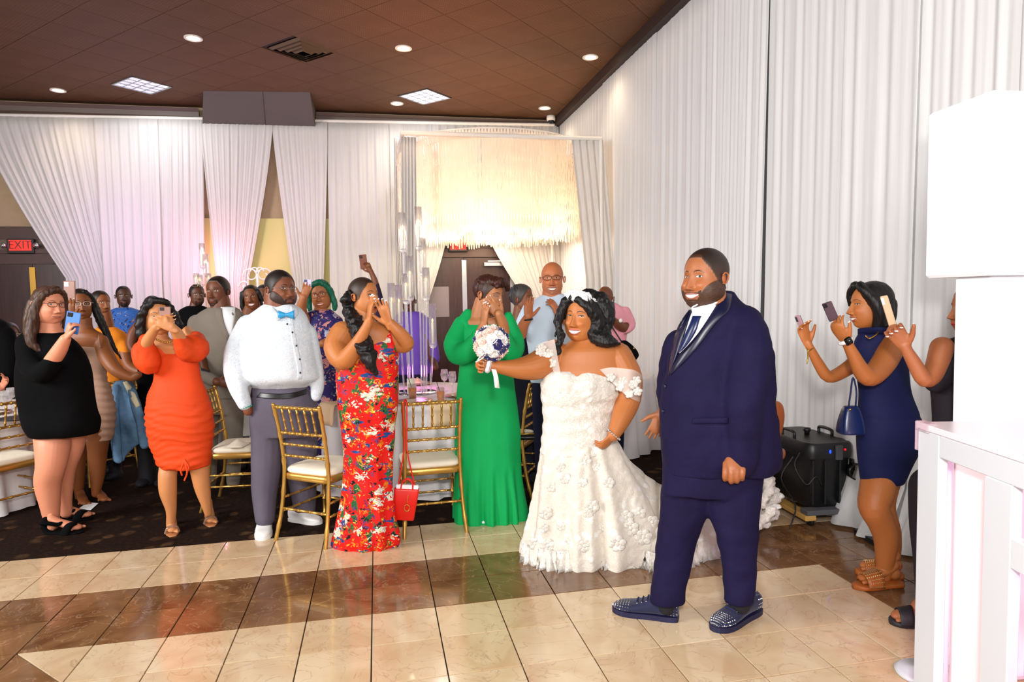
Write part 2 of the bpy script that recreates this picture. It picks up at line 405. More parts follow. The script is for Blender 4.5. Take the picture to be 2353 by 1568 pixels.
class Fig:
    def __init__(s, label, foot=None, u=None, h=None, skin='brown', cat='person', group=None, name='person'):
        if foot is not None: g = atz(*foot); s.h = hof(g) if h is None else h
        else: s.h = h; g = ath(u, 700, h)
        s.k = s.h/F_PX; s.skin = SK.get(skin, skin)
        s.root = empty(name, (g[0], g[1], 0), 0, label, cat, group); s.bk = MB(); s.bvh = None; s.hd = None; s.fine = MB()
    def P(s, u, v, dd=0.): return ath(u, v, s.h+dd)
    def D(s, r, u, a=0.): w = r*EX+u*EZ+a*EY; return w/np.linalg.norm(w)
    def T(s, mb, joints, n=20, res=4, flat=None):
        """joints (u, v, depth offset m, radius px)"""
        s_ = [(s.P(j[0], j[1], j[2]), j[3]*(s.h+j[2])/F_PX) for j in joints]
        mb.tube([a for a, _ in s_], [b for _, b in s_], n, flat=flat, res=res); return s
    def L(s, mb, rings, n=48, power=2.2, res=3):
        """rings (left px, right px, v, depth ratio, depth offset)"""
        out = []
        for r in rings:
            dd = r[4] if len(r) > 4 else 0.; q = r[3] if len(r) > 3 else .62
            w = (r[1]-r[0])/2*(s.h+dd)/F_PX; out.append((s.P((r[0]+r[1])/2, r[2], dd), w, w*q))
        mb.loft(out, n, power, True, res); return s
    def skin_t(s, joints, n=20, flat=None, fine=False): s.T(s.fine if fine else s.bk, joints, n, 4, flat)
    def skin_l(s, rings, **k): s.L(s.bk, rings, **k)
    def cloth(s, name, m, lofts=(), tubes=(), voxel=.012, smooth=4, disp=None, label=None, power=2.2, flat=None, keep=False, colorf=None):
        mb = MB()
        for l in lofts: s.L(mb, l, power=power)
        for t in tubes: s.T(mb, t, 14, flat=flat)
        V, Fa = remesh(mb, voxel, smooth)
        if disp:
            N = normals(V, Fa); V = V+N*disp(V, N)[:, None]; V = relax(V, Fa, 1, .3)
        if s.bvh is None or keep: s.bvh = BVHTree.FromPolygons(V.tolist(), Fa.tolist())
        o = MB().add(V, Fa.tolist()).build(name, m, s.root)
        if label: o['label'] = label
        s.last = (V, Fa); return o
    def flip(s): pass
    def patch(s, name, m, left, right, off=.004, thick=.006, n=14, w=6, res=3, label=None, bvh=None, parent=None, bulge=0.):
        """strip of cloth lying on the garment between two pixel polylines"""
        A = catm(np.array(left, float), res); B = catm(np.array(right, float), res)
        G = []; bv = bvh or s.bvh; last = s.h
        for a, b in zip(A, B):
            row = []
            for q in np.linspace(0, 1, w+1):
                uv = a+(b-a)*q; d = ray(*uv); dn = d/np.linalg.norm(d)
                hit = bv.ray_cast(Vector(CAM), Vector(dn))
                if hit[0] is not None: p = np.array(hit[0]); last = hof(p)
                else: p = ath(uv[0], uv[1], last)
                row.append(p-dn*(off+bulge*4*q*(1-q)))
            G.append(row)
        G = np.array(G); k = G.copy()
        for _ in range(2):
            k[1:-1] = (G[:-2]+2*G[1:-1]+G[2:])/4; G = k.copy()
        o = MB().sheet(G, thick, nrm=EY).build(name, m, parent or s.root)
        if label: o['label'] = label
        return o
    def hit(s, u, v, off=.0, bvh=None):
        d = ray(u, v); d = d/np.linalg.norm(d); h = (bvh or s.bvh).ray_cast(Vector(CAM), Vector(d))
        return (np.array(h[0]) if h[0] is not None else s.P(u, v))-d*off
    def head(s, uc, vt, vb, yaw=0., pitch=0., roll=0., dd=0., nl=150, nt=140, **p):
        """uc centre pixel, vt crown, vb chin; yaw>0 looks to the picture's left"""
        p.setdefault('skin', s.skin); H = (vb-vt)*(s.h+dd)/F_PX; c = s.P(uc, (vt+vb)/2, dd)
        y, t, r = [math.radians(a) for a in (yaw, pitch, roll)]; y += math.atan((uc-1176.5)/F_PX)*.9
        f = -math.cos(y)*EY-math.sin(y)*EX; sd = np.array(math.cos(y)*EX-math.sin(y)*EY); upv = EZ.copy()
        f2 = f*math.cos(t)-upv*math.sin(t); up2 = upv*math.cos(t)+f*math.sin(t)
        x3 = sd*math.cos(r)-up2*math.sin(r); u3 = up2*math.cos(r)+sd*math.sin(r)
        s.hm = np.array([x3, f2, u3])*H; s.hc = c; s.H = H
        V, Fc, C = head_arrays(p, nl, nt); s.near = (len(V)-nl*nt)//2; s.hd = (V@s.hm+c, [tuple(reversed(q)) for q in Fc], C); s.hp = p
        return s
    def HL(s, x, y, z): return s.hc+np.array([x, y, z])@s.hm
    def hand(s, u, v, dd, d, n, side=1, L=.18, curl=(.3, .3, .35, .4), spread=.12, thumb=.8, tc=.3, mb=None, nails=None, w=1.):
        """wrist pixel, finger direction d and palm normal n as (right, up, away); side: +1 thumb on d x n side"""
        o = s.P(u, v, dd); d = s.D(*d); n = s.D(*n); n = n-d*(n@d); n /= np.linalg.norm(n); la = np.cross(d, n)*side
        mb = s.fine if mb is None else mb; q = L/.18; pl = .09*q; tips = []
        mb.tube([o-d*.02*q, o+d*pl*.45, o+d*pl*.95], [.024*q*w, .036*q*w, .037*q*w], 12, flat=(n, .42), res=3)
        for i, (lo, ln, r) in enumerate(((.033, .072, .0086), (.011, .080, .0090), (-.011, .074, .0086), (-.032, .058, .0076))):
            c = curl[i]; k = o+d*pl*.92+la*lo*q*w; dr = d+la*spread*(1.5-i)*.6; dr /= np.linalg.norm(dr); pts = [k-dr*.03*q]; ang = 0
            pts.append(k); dcur = dr
            for seg, f in ((.46, .9), (.30, 1.2), (.24, .8)):
                ang += c*f; dcur = dr*math.cos(ang)+n*math.sin(ang); pts.append(pts[-1]+dcur*ln*q*seg)
            mb.tube(pts, [r*q*w, r*q*w, r*q*.98*w, r*q*.9*w, r*q*.75*w], 8, res=3); tips.append((pts[-1], dcur, ang, r*q))
        b = o+d*pl*.18+la*.024*q*w; td = d*(1-thumb*.5)+la*thumb+n*tc*.6; td /= np.linalg.norm(td)
        t2 = td*.85+d*.35+n*tc*.5; t2 /= np.linalg.norm(t2); p1 = b+td*.036*q; p2 = p1+t2*.030*q; p3 = p2+t2*.024*q
        mb.tube([b-td*.01*q, p1, p2, p3], [.0155*q*w, .0135*q*w, .0108*q*w, .0085*q*w], 8, res=3); tips.append((p3, t2, 0, .0095*q))
        if nails:
            nb = MB()
            for (tp, dc, ang, r) in tips:
                bk = np.cross(np.cross(dc, n if ang == 0 else (dc*math.cos(PI/2)+n)), dc); bk /= max(np.linalg.norm(bk), 1e-6)
                M = np.array([np.cross(dc, bk), dc, bk]); nb.ball(tp-bk*r*.6+dc*.002, (r*.62, r*1.0, r*.25), 8, M=M)
            s.nb = getattr(s, 'nb', []); s.nb.append((nb, nails))
        return o, tips
    def leg(s, joints, n=28): s.T(s.bk, joints, n, 4)
    def foot(s, heel, toe, z=.0, w=.045, H=.07, mb=None):
        """bare foot on the floor between two floor pixels"""
        a = atz(*heel, 0.); b = atz(*toe, 0.); d = (b-a); Ln = np.linalg.norm(d); d /= Ln; la = np.cross(d, EZ); mb = mb or s.fine
        e = np.array([0, 0, z])
        mb.tube([a+d*.03+EZ*H+e, a+d*Ln*.3+EZ*(H*.72)+e, a+d*Ln*.6+EZ*.036+e, a+d*Ln*.82+EZ*.022+e], [.034, w*.85, w*.95, w*.8], 12, flat=(EZ, .6), res=3)
        mb.ball(a+d*.02+EZ*.035+e, (.034, .034, .036), 10)
        for i in range(5):
            lo = (i-2)*w*.40; ln = Ln*(1-.05*abs(i)*1.0 if i else 1.0)
            mb.tube([a+d*Ln*.72+la*lo+EZ*.018+e, a+d*(ln-.012)+la*lo*1.1+EZ*.012+e], [.011, .0115 if i == 0 else .008], 7, res=2)
        return a, b, d, la
    def finish(s, voxel=.008, fine=.0052, palm=None, bodymat=None, spec=.5, rough=.48):
        out = MB(); sk = np.array(lin(s.skin)); allv = []
        if s.fine.n: s.bk.add(*s.fine.arr()); voxel = fine
        if s.bk.n:
            V, Fa = remesh(s.bk, voxel, 2); out.add(V, Fa.tolist(), sk); allv.append((V, Fa))
        if s.hd:
            n0 = out.n; hv, hf, hc = s.hd; out.add(*s.hd); V0 = out.V[0]; ip = int(np.argmin(hv[:, 2]+0*hv[:, 0]))
            for k_ in range(0, 3):      # knit the head to the neck inside the throat
                j = int(np.argmin(((V0-hv[ip])**2).sum(1))) if k_ == 0 else j
            e_ = [f for f in hf if ip in f][0]; i2 = e_[(e_.index(ip)+1) % len(e_)]; out.Fc.append((j, ip+n0, i2+n0))
            n1 = n0+len(hv)-2*s.near; 
            for q in range(2): 
                a_ = n1+q*s.near; out.Fc.append((a_, a_+1, n0+int(np.argmin(((hv[:n1-n0]-hv[a_-n0])**2).sum(1)))))
        V, Fc, C = out.arr(); s.body_bvh = BVHTree.FromPolygons(V.tolist(), Fc)
        o = out.build('body', M_SKIN, s.root, colors=True); s.body = o
        zs = [((c.matrix_parent_inverse and wm(c)), c) for c in s.root.children]
        lowest = min(min((v.co.z for v in c.data.vertices), default=9) for _, c in zs)
        if lowest > .04:          # carry a half-hidden guest down to the floor
            pts = np.concatenate([np.array([v.co for v in c.data.vertices]) for _, c in zs]); pts = pts[pts[:, 2] < lowest+.12]
            cx = (pts@EX); mid = pts.mean(0); w_ = min(.2, (cx.max()-cx.min())*.3); mb = MB()
            for sg in (-1, 1):
                q = mid+EX*sg*w_; q[2] = 0; mb.tube([q+EZ*(lowest+.1), q+EZ*(lowest*.5+.05), q+EZ*.04], [w_*.9, w_*.75, .07], 12)
            V_, F_ = remesh(mb, .014, 2); MB().add(V_, F_.tolist()).build('trousers', M_LOWER, s.root)
            for sg in (-1, 1):
                q = mid+EX*sg*w_; q[2] = .035; MB().ball(q-EY*.06, (.055, .12, .035), 12).build('shoe', M_LOWER, s.root)
        for nb, c in getattr(s, 'nb', []): nb.build('fingernails', mat('nail_'+c, c, .25), s.root)['kind'] = 'stuff'
        return o
    def hair(s, m, balls=(), locks=(), voxel=.008, smooth=2, strand=.003, freq=90., stretch=(1, 1, .18), label=None, name='hair', wave=0., head_local=True, pix=()):
        """balls: head-local ellipsoids (cx,cy,cz,rx,ry,rz); locks: head-local tubes [(x,y,z,r)...]; pix: pixel tubes"""
        mb = MB(); R = s.hm/s.H
        for b in balls: mb.ball(s.HL(*b[:3]), np.array(b[3:6])*s.H, 20, M=R.T)
        for l in locks: mb.tube([s.HL(*q[:3]) for q in l], [q[3]*s.H for q in l], 10)
        for t in pix: s.T(mb, t, 10)
        V, Fa = remesh(mb, voxel, smooth)
        if strand:
            N = normals(V, Fa); W_ = V*np.array(stretch); V = V+N*(strand*2*nz(W_, freq))[:, None]
            if wave: V = V+N*(wave*np.sin(V[:, 2]*95+6*nz(V, 9.)))[:, None]
        o = MB().add(V, Fa.tolist()).build(name, m, s.root)
        if label: o['label'] = label
        return o
    def glasses(s, m, lens=(.105, .05), r=.007, y=.375, z=.03, x=.128, rnd=3., glassm=None, label=None, zoff=0.):
        mb = MB(); a = np.linspace(0, 2*PI, 25)[:-1]
        def pt(px, pz): return s.HL(px, y-.35*px*px*2.2, pz)
        for sg in (-1, 1):
            cx = np.sign(np.cos(a))*abs(np.cos(a))**(2/rnd)*lens[0]; cz = np.sign(np.sin(a))*abs(np.sin(a))**(2/rnd)*lens[1]
            loop = [pt(sg*x+i*1., z+j) for i, j in zip(cx, cz)]; loop.append(loop[0]); loop.append(loop[1])
            mb.tube(loop, r*s.H, 6, res=1, cap=False)
            mb.tube([pt(sg*(x+lens[0]), z+lens[1]*.5), s.HL(sg*.325, .12, z+.03), s.HL(sg*.335, -.05, z+.01)], r*s.H*.9, 6)
        mb.tube([pt(-x+lens[0], z+.01), pt(0, z+.025), pt(x-lens[0], z+.01)], r*s.H, 6)
        o = mb.build('glasses', m, s.root)
        if label: o['label'] = label
        return o
M_LOWER = mat('dark_trouser_cloth', '#14131a', .8)
M_SKIN = vcmat('skin', .52, sub=.06)
def hairmat(name, c, c2=None, rough=.48):
    t = NT(name, rough, spec=.35); v = t.co(scale=(1, 1, .12)); f = t.noise(v, 160, 3)
    l = lin(c); l2 = lin(c2) if c2 else tuple(min(1, x*1.6+.004) for x in l); t.color(t.ramp(f, [(.35, l), (.75, l2)]))
    t.bump(f, .6, .003); return t.m
HAIR_BLACK = hairmat('black_hair', '#0b0809')
def shoe(s, heel, toe, m, sole, w=.052, H=.10, name='shoe', top=True, solem=None, z0=0.):
    """closed shoe between two floor pixels; returns frame"""
    a = atz(*heel); b = atz(*toe); d = b-a; Ln = np.linalg.norm(d); d /= Ln; la = np.cross(d, EZ); e = EZ*z0
    mb = MB()
    R = lambda t, hw, zt, zb=.018: (a+d*Ln*t+EZ*(zt+zb)/2+e, hw, (zt-zb)/2)
    rings = [R(.0, .024, .098), R(.03, w*.74, .108), R(.15, w*.82, H), R(.32, w*.84, H), R(.5, w*.9, .084), R(.7, w, .062), R(.87, w*.88, .052), R(.97, w*.5, .040), R(1., w*.2, .032)]
    mb.loft(rings, 20, 2.4, True, 3, ax=la, ay=EZ); V, Fa = remesh(mb, .006, 2)
    o = MB().add(V, Fa.tolist()).build(name, m, s.root); bv = BVHTree.FromPolygons(V.tolist(), Fa.tolist())
    sb = MB(); pr = [(.0, .02), (.02, w*.7), (.15, w*.88), (.4, w*.9), (.7, w*1.06), (.88, w*.92), (.98, w*.5), (1.01, w*.15)]
    out = [(a+d*Ln*t+la*q) for t, q in pr]+[(a+d*Ln*t-la*q) for t, q in pr[::-1]]
    o2 = np.array([catm(np.array(out+[out[0]]), 3)])[0]; nn = len(o2); z0_, z1_ = .0, .026
    sb.add(np.concatenate([o2+EZ*z0_+e, o2+EZ*z1_+e]), [(i, (i+1) % nn, (i+1) % nn+nn, i+nn) for i in range(nn)]+[tuple(range(nn-1, -1, -1)), tuple(range(nn, 2*nn))])
    sb.build('sole', solem or sole, o, smooth=False)
    return o, a, b, d, la, Ln, bv
# ------------------------------------------------------------------ materials of the room
T = .325                                   # floor tile pitch
XR, YB, ZC = 3.36, 6.95, 4.80              # right wall, back wall, ceiling
def marble(name, base, base2, vein, blot):
    t = NT(name, .13, spec=.5, coat=.25); oi = t.n('ShaderNodeObjectInfo'); ps = t.n('ShaderNodeVectorMath', operation='ADD')
    tc = t.co(); mu = t.math('MULTIPLY', oi.outputs['Random'], 57.); cb = t.n('ShaderNodeCombineXYZ'); t.l(mu, cb.inputs[0]); t.l(mu, cb.inputs[1])
    t.l(tc, ps.inputs[0]); t.l(cb.outputs[0], ps.inputs[1]); v = ps.outputs[0]
    a = t.noise(v, 3.2, 5, 1.4); c = t.mix(t.ramp(a, [(.35, '#000000'), (.68, '#ffffff')]), base, base2)
    b = t.noise(v, 2.2, 3, .9); bl = t.ramp(b, [(.60, '#000000'), (.72, '#ffffff')]); c = t.mix(t.math('MULTIPLY', bl, .5), c, blot)
    e = t.noise(v, 3.6, 7, 2.2); q = t.math('ABSOLUTE', t.math('SUBTRACT', e, .5))
    c = t.mix(t.math('MULTIPLY', t.ramp(q, [(.0, '#ffffff'), (.012, '#000000')]), .42), c, vein)
    tint = t.math('MULTIPLY', oi.outputs['Random'], .22); c = t.mix(tint, c, base2, 'MULTIPLY')
    t.color(c); t.l(t.math('ADD', t.math('MULTIPLY', a, .1), .09), t.b.inputs['Roughness']); return t.m
M_CREAM = marble('cream_marble', '#dcc5a2', '#ceb08a', '#9c7860', '#cfa48c')
M_BROWN = marble('brown_marble', '#8a6442', '#6b4629', '#c0a080', '#9a7048')
M_GROUT = mat('grout', '#3c3024', .95)
def carpetmat():
    t = NT('mottled_carpet', .95, spec=.1); v = t.co(scale=(1.6, 1.6, 1)); w = t.noise(v, 3, 2, .6, 'Color')
    v2 = t.mix(.12, v, w); d = t.vor(v2, 4.6); m1 = t.ramp(d, [(.22, '#ffffff'), (.34, '#000000')])
    n = t.noise(v, 26, 4); c = t.ramp(n, [(.3, '#110a06'), (.7, '#2a180f')]); c2 = t.ramp(n, [(.3, '#3a2416'), (.7, '#5f452c')])
    k = t.noise(v, 1.7, 2); m = t.math('MULTIPLY', m1, t.ramp(k, [(.4, '#000000'), (.6, '#ffffff')])); t.color(t.mix(m, c, c2))
    t.bump(t.noise(v, 400, 2), .5, .004); return t.m
floor = MB().box((-9, -9, -.12), (9, .01, -.018)).build('floor', M_GROUT, None, False); tag(floor, kind='structure')
cp = MB().box((-9, 0, -.1), (9, 9.5, .004)).build('carpet', carpetmat(), None, False); tag(cp, kind='structure')
# tiles: alike pieces share one mesh, corners knocked off by a narrow bevel, laid a hair uneven
def tile_mesh(name, m, poly):
    P = np.array(poly, float)*T; n = len(P); c = P.mean(0); g = .003
    def inset(d):
        out = []
        for i in range(n):
            a, b, cc = P[i-1], P[i], P[(i+1) % n]; e1 = (b-a)/np.linalg.norm(b-a); e2 = (cc-b)/np.linalg.norm(cc-b)
            n1 = np.array([-e1[1], e1[0]]); n2 = np.array([-e2[1], e2[0]]); bi = n1+n2; out.append(b+bi*d/(1+n1@n2))
        return out
    V = [(*p, -.02) for p in inset(g)]+[(*p, -.0010) for p in inset(g)]+[(*p, 0) for p in inset(g+.0010)]
    Fc = [tuple(range(2*n, 3*n))]
    for r in range(2): Fc += [(r*n+i, r*n+(i+1) % n, (r+1)*n+(i+1) % n, (r+1)*n+i) for i in range(n)]
    return MB().add(V, Fc).mesh(name, m, False)
TM = {c: tile_mesh('tile', mm, [(-.5, -.5), (.5, -.5), (.5, .5), (-.5, .5)]) for c, mm in (('l', M_CREAM), ('d', M_BROWN))}
def put_tile(me, i, j):
    o = bpy.data.objects.new('tile', me); COL.objects.link(o); o.parent = floor
    o.location = ((i+.5)*T, -(j+.5)*T, random.uniform(-.0005, .0005))
LOW = [(-.5, -.5), (.5, -.5), (-.5, .5)]; UPP = [(.5, -.5), (.5, .5), (-.5, .5)]
LOL = [(-.5, -.5), (.5, -.5), (-.5, .5)]
# chamfer of the band: from grid corner (-5, 4) running 45 degrees towards the viewer and the right
A_LL = tile_mesh('tile', M_BROWN, [(-.5, .5), (-.5, -.5), (.5, -.5)]); A_UR = tile_mesh('tile', M_CREAM, [(-.5, .5), (.5, -.5), (.5, .5)])
B_LL = tile_mesh('tile', M_CREAM, [(-.5, .5), (-.5, -.5), (.5, -.5)]); B_UR = tile_mesh('tile', M_BROWN, [(-.5, .5), (.5, -.5), (.5, .5)])
for j in range(0, 12):
    for i in range(-10, 12):
        q = (i+5)-(j-4)
        if i < 8 and j >= 4:
            if q > 0: put_tile(TM['l'], i, j)
            elif q == 0: put_tile(A_LL, i, j); put_tile(A_UR, i, j)
            elif q > -4: put_tile(TM['d'], i, j)
            elif q == -4: put_tile(B_LL, i, j); put_tile(B_UR, i, j)
            else: put_tile(TM['l'], i, j)
        else:
            put_tile(TM['d' if (2 <= j < 4 and i < 10) or (j in (4, 5) and i in (8, 9)) else 'l'], i, j)

# ------------------------------------------------------------------ ceiling: square panels laid at 45 degrees
def ceilmat():
    t = NT('woven_ceiling_panel', .75); v = t.co(scale=(1, 1, 1), rot=(0, 0, PI/4))
    b = t.n('ShaderNodeTexBrick'); b.inputs['Scale'].default_value = 11.; b.inputs['Mortar Size'].default_value = .03; b.inputs['Brick Width'].default_value = .5; b.inputs['Row Height'].default_value = .28
    t.l(v, b.inputs['Vector']); c = t.mix(b.outputs['Fac'], '#4d2f1a', '#80552f'); n = t.noise(v, 2.2, 3)
    t.color(t.mix(t.ramp(n, [(.3, '#000000'), (.7, '#ffffff')]), c, '#573517')); t.bump(b.outputs['Fac'], .5, .01); return t.m
M_CEIL = ceilmat(); M_DARKTRIM = mat('dark_brown_trim', '#2a1812', .6)
ceiling = MB().box((-9.5, -9, ZC+.012), (XR+.2, YB+.2, ZC+.1)).build('ceiling', mat('ceiling_grid', '#24140d', .8), None, False); tag(ceiling, kind='structure')
pw = .61; pm = MB(); h = pw/2-.003
pm.add([(-h, -h, 0), (h, -h, 0), (h, h, 0), (-h, h, 0), (-h-.002, -h-.002, .012), (h+.002, -h-.002, .012), (h+.002, h+.002, .012), (-h-.002, h+.002, .012)],
       [(3, 2, 1, 0), (0, 1, 5, 4), (1, 2, 6, 5), (2, 3, 7, 6), (3, 0, 4, 7)]); pme = pm.mesh('ceiling_panel', M_CEIL, False)
TROFF = [(-3.15, 5.94), (.92, 5.92)]; DOWN = [(-1.97, 4.0), (-4.4, 6.33), (.51, 3.95), (.50, 6.32), (2.96, 3.90), (2.94, 6.26)]; VENT = (-.73, 4.21)
def uv45(x, y): return ((x-TROFF[1][0])+(y-TROFF[1][1]))/math.sqrt(2), (-(x-TROFF[1][0])+(y-TROFF[1][1]))/math.sqrt(2)
pn = 0
for a in range(-22, 12):
    for b in range(-16, 22):
        x = TROFF[1][0]+(a-b)*pw/math.sqrt(2); y = TROFF[1][1]+(a+b)*pw/math.sqrt(2)
        if x > XR+.25 or y > YB+.35 or y < 1.0 or x < -6.6 or (x < -3.5 and y < 3.0): continue
        if min(math.hypot(x-p, y-q) for p, q in TROFF) < .2: continue
        if math.hypot(x-VENT[0], y-VENT[1]) < .12: continue
        o = bpy.data.objects.new('ceiling_panel', pme); COL.objects.link(o); o.location = (x, y, ZC); o.rotation_euler.z = PI/4; o.parent = ceiling; pn += 1
print('ceiling panels', pn)
M_LITE = mat('lamp_disc', '#ffffff', .4, emit=('#ffe6c0', 14.)); M_WTRIM = mat('white_enamel', '#e8e2da', .4)
first = None
for k, (x, y) in enumerate(DOWN):
    if first is None:
        r = empty('downlight', (x, y, ZC)); MB().lathe([(.105, -.012), (.105, .0), (.075, .0), (.075, -.01), (.105, -.012)], 24, cap=False).build('trim_ring', M_WTRIM, r, local=True)
        MB().lathe([(.0, -.004), (.078, -.004), (.078, .02), (0, .02)], 24, cap=False).build('lens', M_LITE, r, local=True); first = r
    else: r = copy_tree(first); r.location = (x, y, ZC)
    tag(r, ['round recessed downlight left of the ceiling vent', 'round recessed downlight farthest left, beyond the left square light', 'round recessed downlight right of the ceiling vent, nearer than the right square light',
            'round recessed downlight just left of the right square light', 'round recessed downlight near the white wall drapes, nearer one', 'round recessed downlight beside the dome camera in the far corner'][k], 'light', 'recessed downlights in the brown ceiling')
    lamp('downlight_lamp', 'SPOT', (x, y, ZC-.05), 28, (1, .8, .55), .06, (x, y, 0), 2.2, 1.)
M_TRO = mat('troffer_lens', '#ffffff', .4, emit=('#e4e8ff', 2.0)); M_LOUV = mat('louvre_metal', '#9a9a9c', .3, .8)
for k, (x, y) in enumerate(TROFF):
    if k == 0:
        r = empty('troffer_light', (x, y, ZC), PI/4, kind=None); hh = .29
        mb = MB(); [mb.box(a, b) for a, b in (((-hh, -hh, -.012), (hh, -hh+.02, .01)), ((-hh, hh-.02, -.012), (hh, hh, .01)), ((-hh, -hh, -.012), (-hh+.02, hh, .01)), ((hh-.02, -hh, -.012), (hh, hh, .01)))]
        mb.build('frame', M_LOUV, r, False, local=True); MB().box((-hh+.02, -hh+.02, .0), (hh-.02, hh-.02, .008)).build('lens', M_TRO, r, False, local=True)
        lm = MB().box((-.004, -hh, -.01), (.004, hh, .0)).mesh('louvre_blade', M_LOUV, False)
        for q in (-.135, .0, .135):
            for rz in (0, PI/2):
                o = bpy.data.objects.new('louvre_blade', lm); COL.objects.link(o); o.parent = r; o.rotation_euler.z = rz; o.location = (q, 0, 0) if rz == 0 else (0, q, 0)
        t0 = r
    else: r = copy_tree(t0); r.location = (x, y, ZC)
    tag(r, ['square grid ceiling light over the left drapes', 'square grid ceiling light above the petal chandelier'][k], 'light', 'square louvred ceiling lights')
    lamp('troffer_lamp', 'AREA', (x, y, ZC-.04), 22, (.92, .94, 1), .5, (x, y, 0))
v = empty('ceiling_vent', (*VENT, ZC), PI/4, 'square brown air diffuser with stepped louvres in the ceiling', 'vent')
M_VENT = mat('vent_metal', '#5a4634', .8); M_BLK = mat('black_plastic', '#101012', .45)
MB().box((-.31, -.31, .004), (.31, .31, .011)).build('duct_opening', mat('duct_black', '#0a0807', .95, spec=.05), v, False, local=True)
for q, z in ((.30, -.006), (.235, -.016), (.17, -.026), (.105, -.036)):
    mb = MB(); w = .035
    G = [[(sx*(q-d), sy*(q-d), z-d*.8+.012) for sx, sy in ((-1, -1), (1, -1), (1, 1), (-1, 1), (-1, -1))] for d in (0, w)]
    mb.sheet(G, .003, nrm=(0, 0, 1)); mb.build('louvre', M_VENT, v, False, local=True)
dc = empty('dome_camera', (3.17, 6.72, ZC), 0, 'small white dome camera in the far ceiling corner', 'camera')
MB().lathe([(.075, 0), (.08, -.05), (.07, -.085)], 20).build('housing', M_WTRIM, dc, local=True); MB().ball((0, 0, -.085), (.055, .055, .05), 16).build('dome', mat('smoked_dome', '#15151a', .1), dc, local=True)

# ------------------------------------------------------------------ walls
M_BEIGE = mat('beige_wall_paint', '#b59b7c', .8, var=.04); M_GREY = mat('grey_wall_paint', '#6f6863', .8); M_GWALL = mat('warm_grey_wall', '#8a7d70', .8)
M_YEL = mat('pale_yellow_wall', '#d9cf8a', .8); M_WOOD = NT('dark_stained_wood', .35); _v = M_WOOD.co(scale=(1, 1, .1))
M_WOOD.color(M_WOOD.ramp(M_WOOD.noise(_v, 30, 3), [(.3, '#2c1410'), (.7, '#40211b')])); M_WOOD = M_WOOD.m; M_WOODT = mat('brown_door_trim', '#4a3028', .5)
def struct(name, mb, m, smooth=False, parent=None):
    o = mb.build(name, m, parent, smooth)
    if parent is None: tag(o, kind='structure')
    return o
def bx(*lohi): 
    b = MB(); [b.box(*q) for q in lohi]; return b
struct('wall_back', bx(((-9.5, YB+.05, 0), (XR+.2, YB+.25, ZC))), M_BEIGE)
struct('wall_right', bx(((XR+.12, -9, 0), (XR+.3, YB+.05, ZC))), mat('grey_wall_panel', '#8f8f93', .8))
struct('wall_left', bx(((-9.7, -9, 0), (-9.5, YB+.2, ZC))), M_BEIGE)
struct('wall_alcove', bx(((-2.9, YB-.02, 0), (-.2, YB+.05, 3.02))), M_YEL)
_q = [atz(467, 209, ZC-.002), atz(712, 212, ZC-.002), aty(723, 290, 6.78), aty(465, 284, 6.78)]; _b = [p+np.array([0, YB-p[1], 0]) for p in _q]
struct('trim_1', MB().add(_q+_b, [(0, 1, 2, 3), (7, 6, 5, 4), (0, 4, 5, 1), (1, 5, 6, 2), (2, 6, 7, 3), (3, 7, 4, 0)]), mat('soffit_grey', '#5d5652', .8)); _s = [_q[0]*(1-t)+_q[1]*t for t in (.552, .556)]+[_q[3]*(1-t)+_q[2]*t for t in (.556, .552)]
struct('trim_6', MB().add([p-np.array([0, .004, .002]) for p in _s], [(0, 1, 2, 3)]), M_DARKTRIM)
for k, (x0, x1) in enumerate(((-9.4, -2.62), (-.8, XR))):
    mb = MB(); G = [[(x, YB+.05-d, z) for x in (x0, x1)] for d, z in ((0, 4.48), (.03, 4.50), (.05, 4.56), (.11, 4.63), (.12, 4.70), (.16, 4.75))]
    mb.sheet(G, .02, nrm=(0, 1, 0)); struct('trim_%d' % (k+2), mb, mat('crown_moulding', '#5e4c44', .5))
struct('trim_4', bx(((-9.4, YB-.02, 2.68), (-3.5, YB+.05, 2.88))), M_WOODT)
struct('trim_5', bx(((XR-.1, -6, 4.66), (XR+.12, YB, ZC-.002))), M_DARKTRIM)
struct('wall_lower_band', bx(((-9.4, YB-.005, 0), (-3.5, YB+.05, 2.68))), mat('taupe_wall', '#7c6a5e', .8))
M_STEEL = mat('brushed_steel', '#c9c9cc', .25, .9); M_BRASS = mat('brass', '#c79a4a', .3, .9)
def double_door(name, xc, wd, ht, knob, strip=M_STEEL):
    d = struct(name, bx(((xc-wd/2-.14, YB-.06, 0), (xc-wd/2, YB+.05, ht+.16)), ((xc+wd/2, YB-.06, 0), (xc+wd/2+.14, YB+.05, ht+.16)), ((xc-wd/2-.14, YB-.06, ht), (xc+wd/2+.14, YB+.05, ht+.16)),
                        ((xc-wd/2-.18, YB-.09, ht+.16), (xc+wd/2+.18, YB+.05, ht+.22))), M_WOODT)
    for s_ in (-1, 1):
        lf = MB().box((xc+(0 if s_ > 0 else -wd/2)+.004, YB-.03, .01), (xc+(wd/2 if s_ > 0 else 0)-.004, YB+.03, ht-.01)).build('door_leaf', M_WOOD, d, False)
        MB().box((xc+s_*.02-.02, YB-.05, .3), (xc+s_*.02+.02, YB-.03, ht-.05)).build('astragal', strip, lf, False)
    if knob: MB().ball((xc-.14, YB-.08, 1.04), .035, 14).build('door_knob', M_STEEL, d)
    return d
dd = double_door('door_1', 1.60, 2.0, 2.36, True)
bx(((1.95, YB-.12, 2.20), (2.30, YB-.05, 2.26)), ((2.0, YB-.2, 2.27), (2.5, YB-.18, 2.29))).build('door_closer', M_STEEL, dd, False)
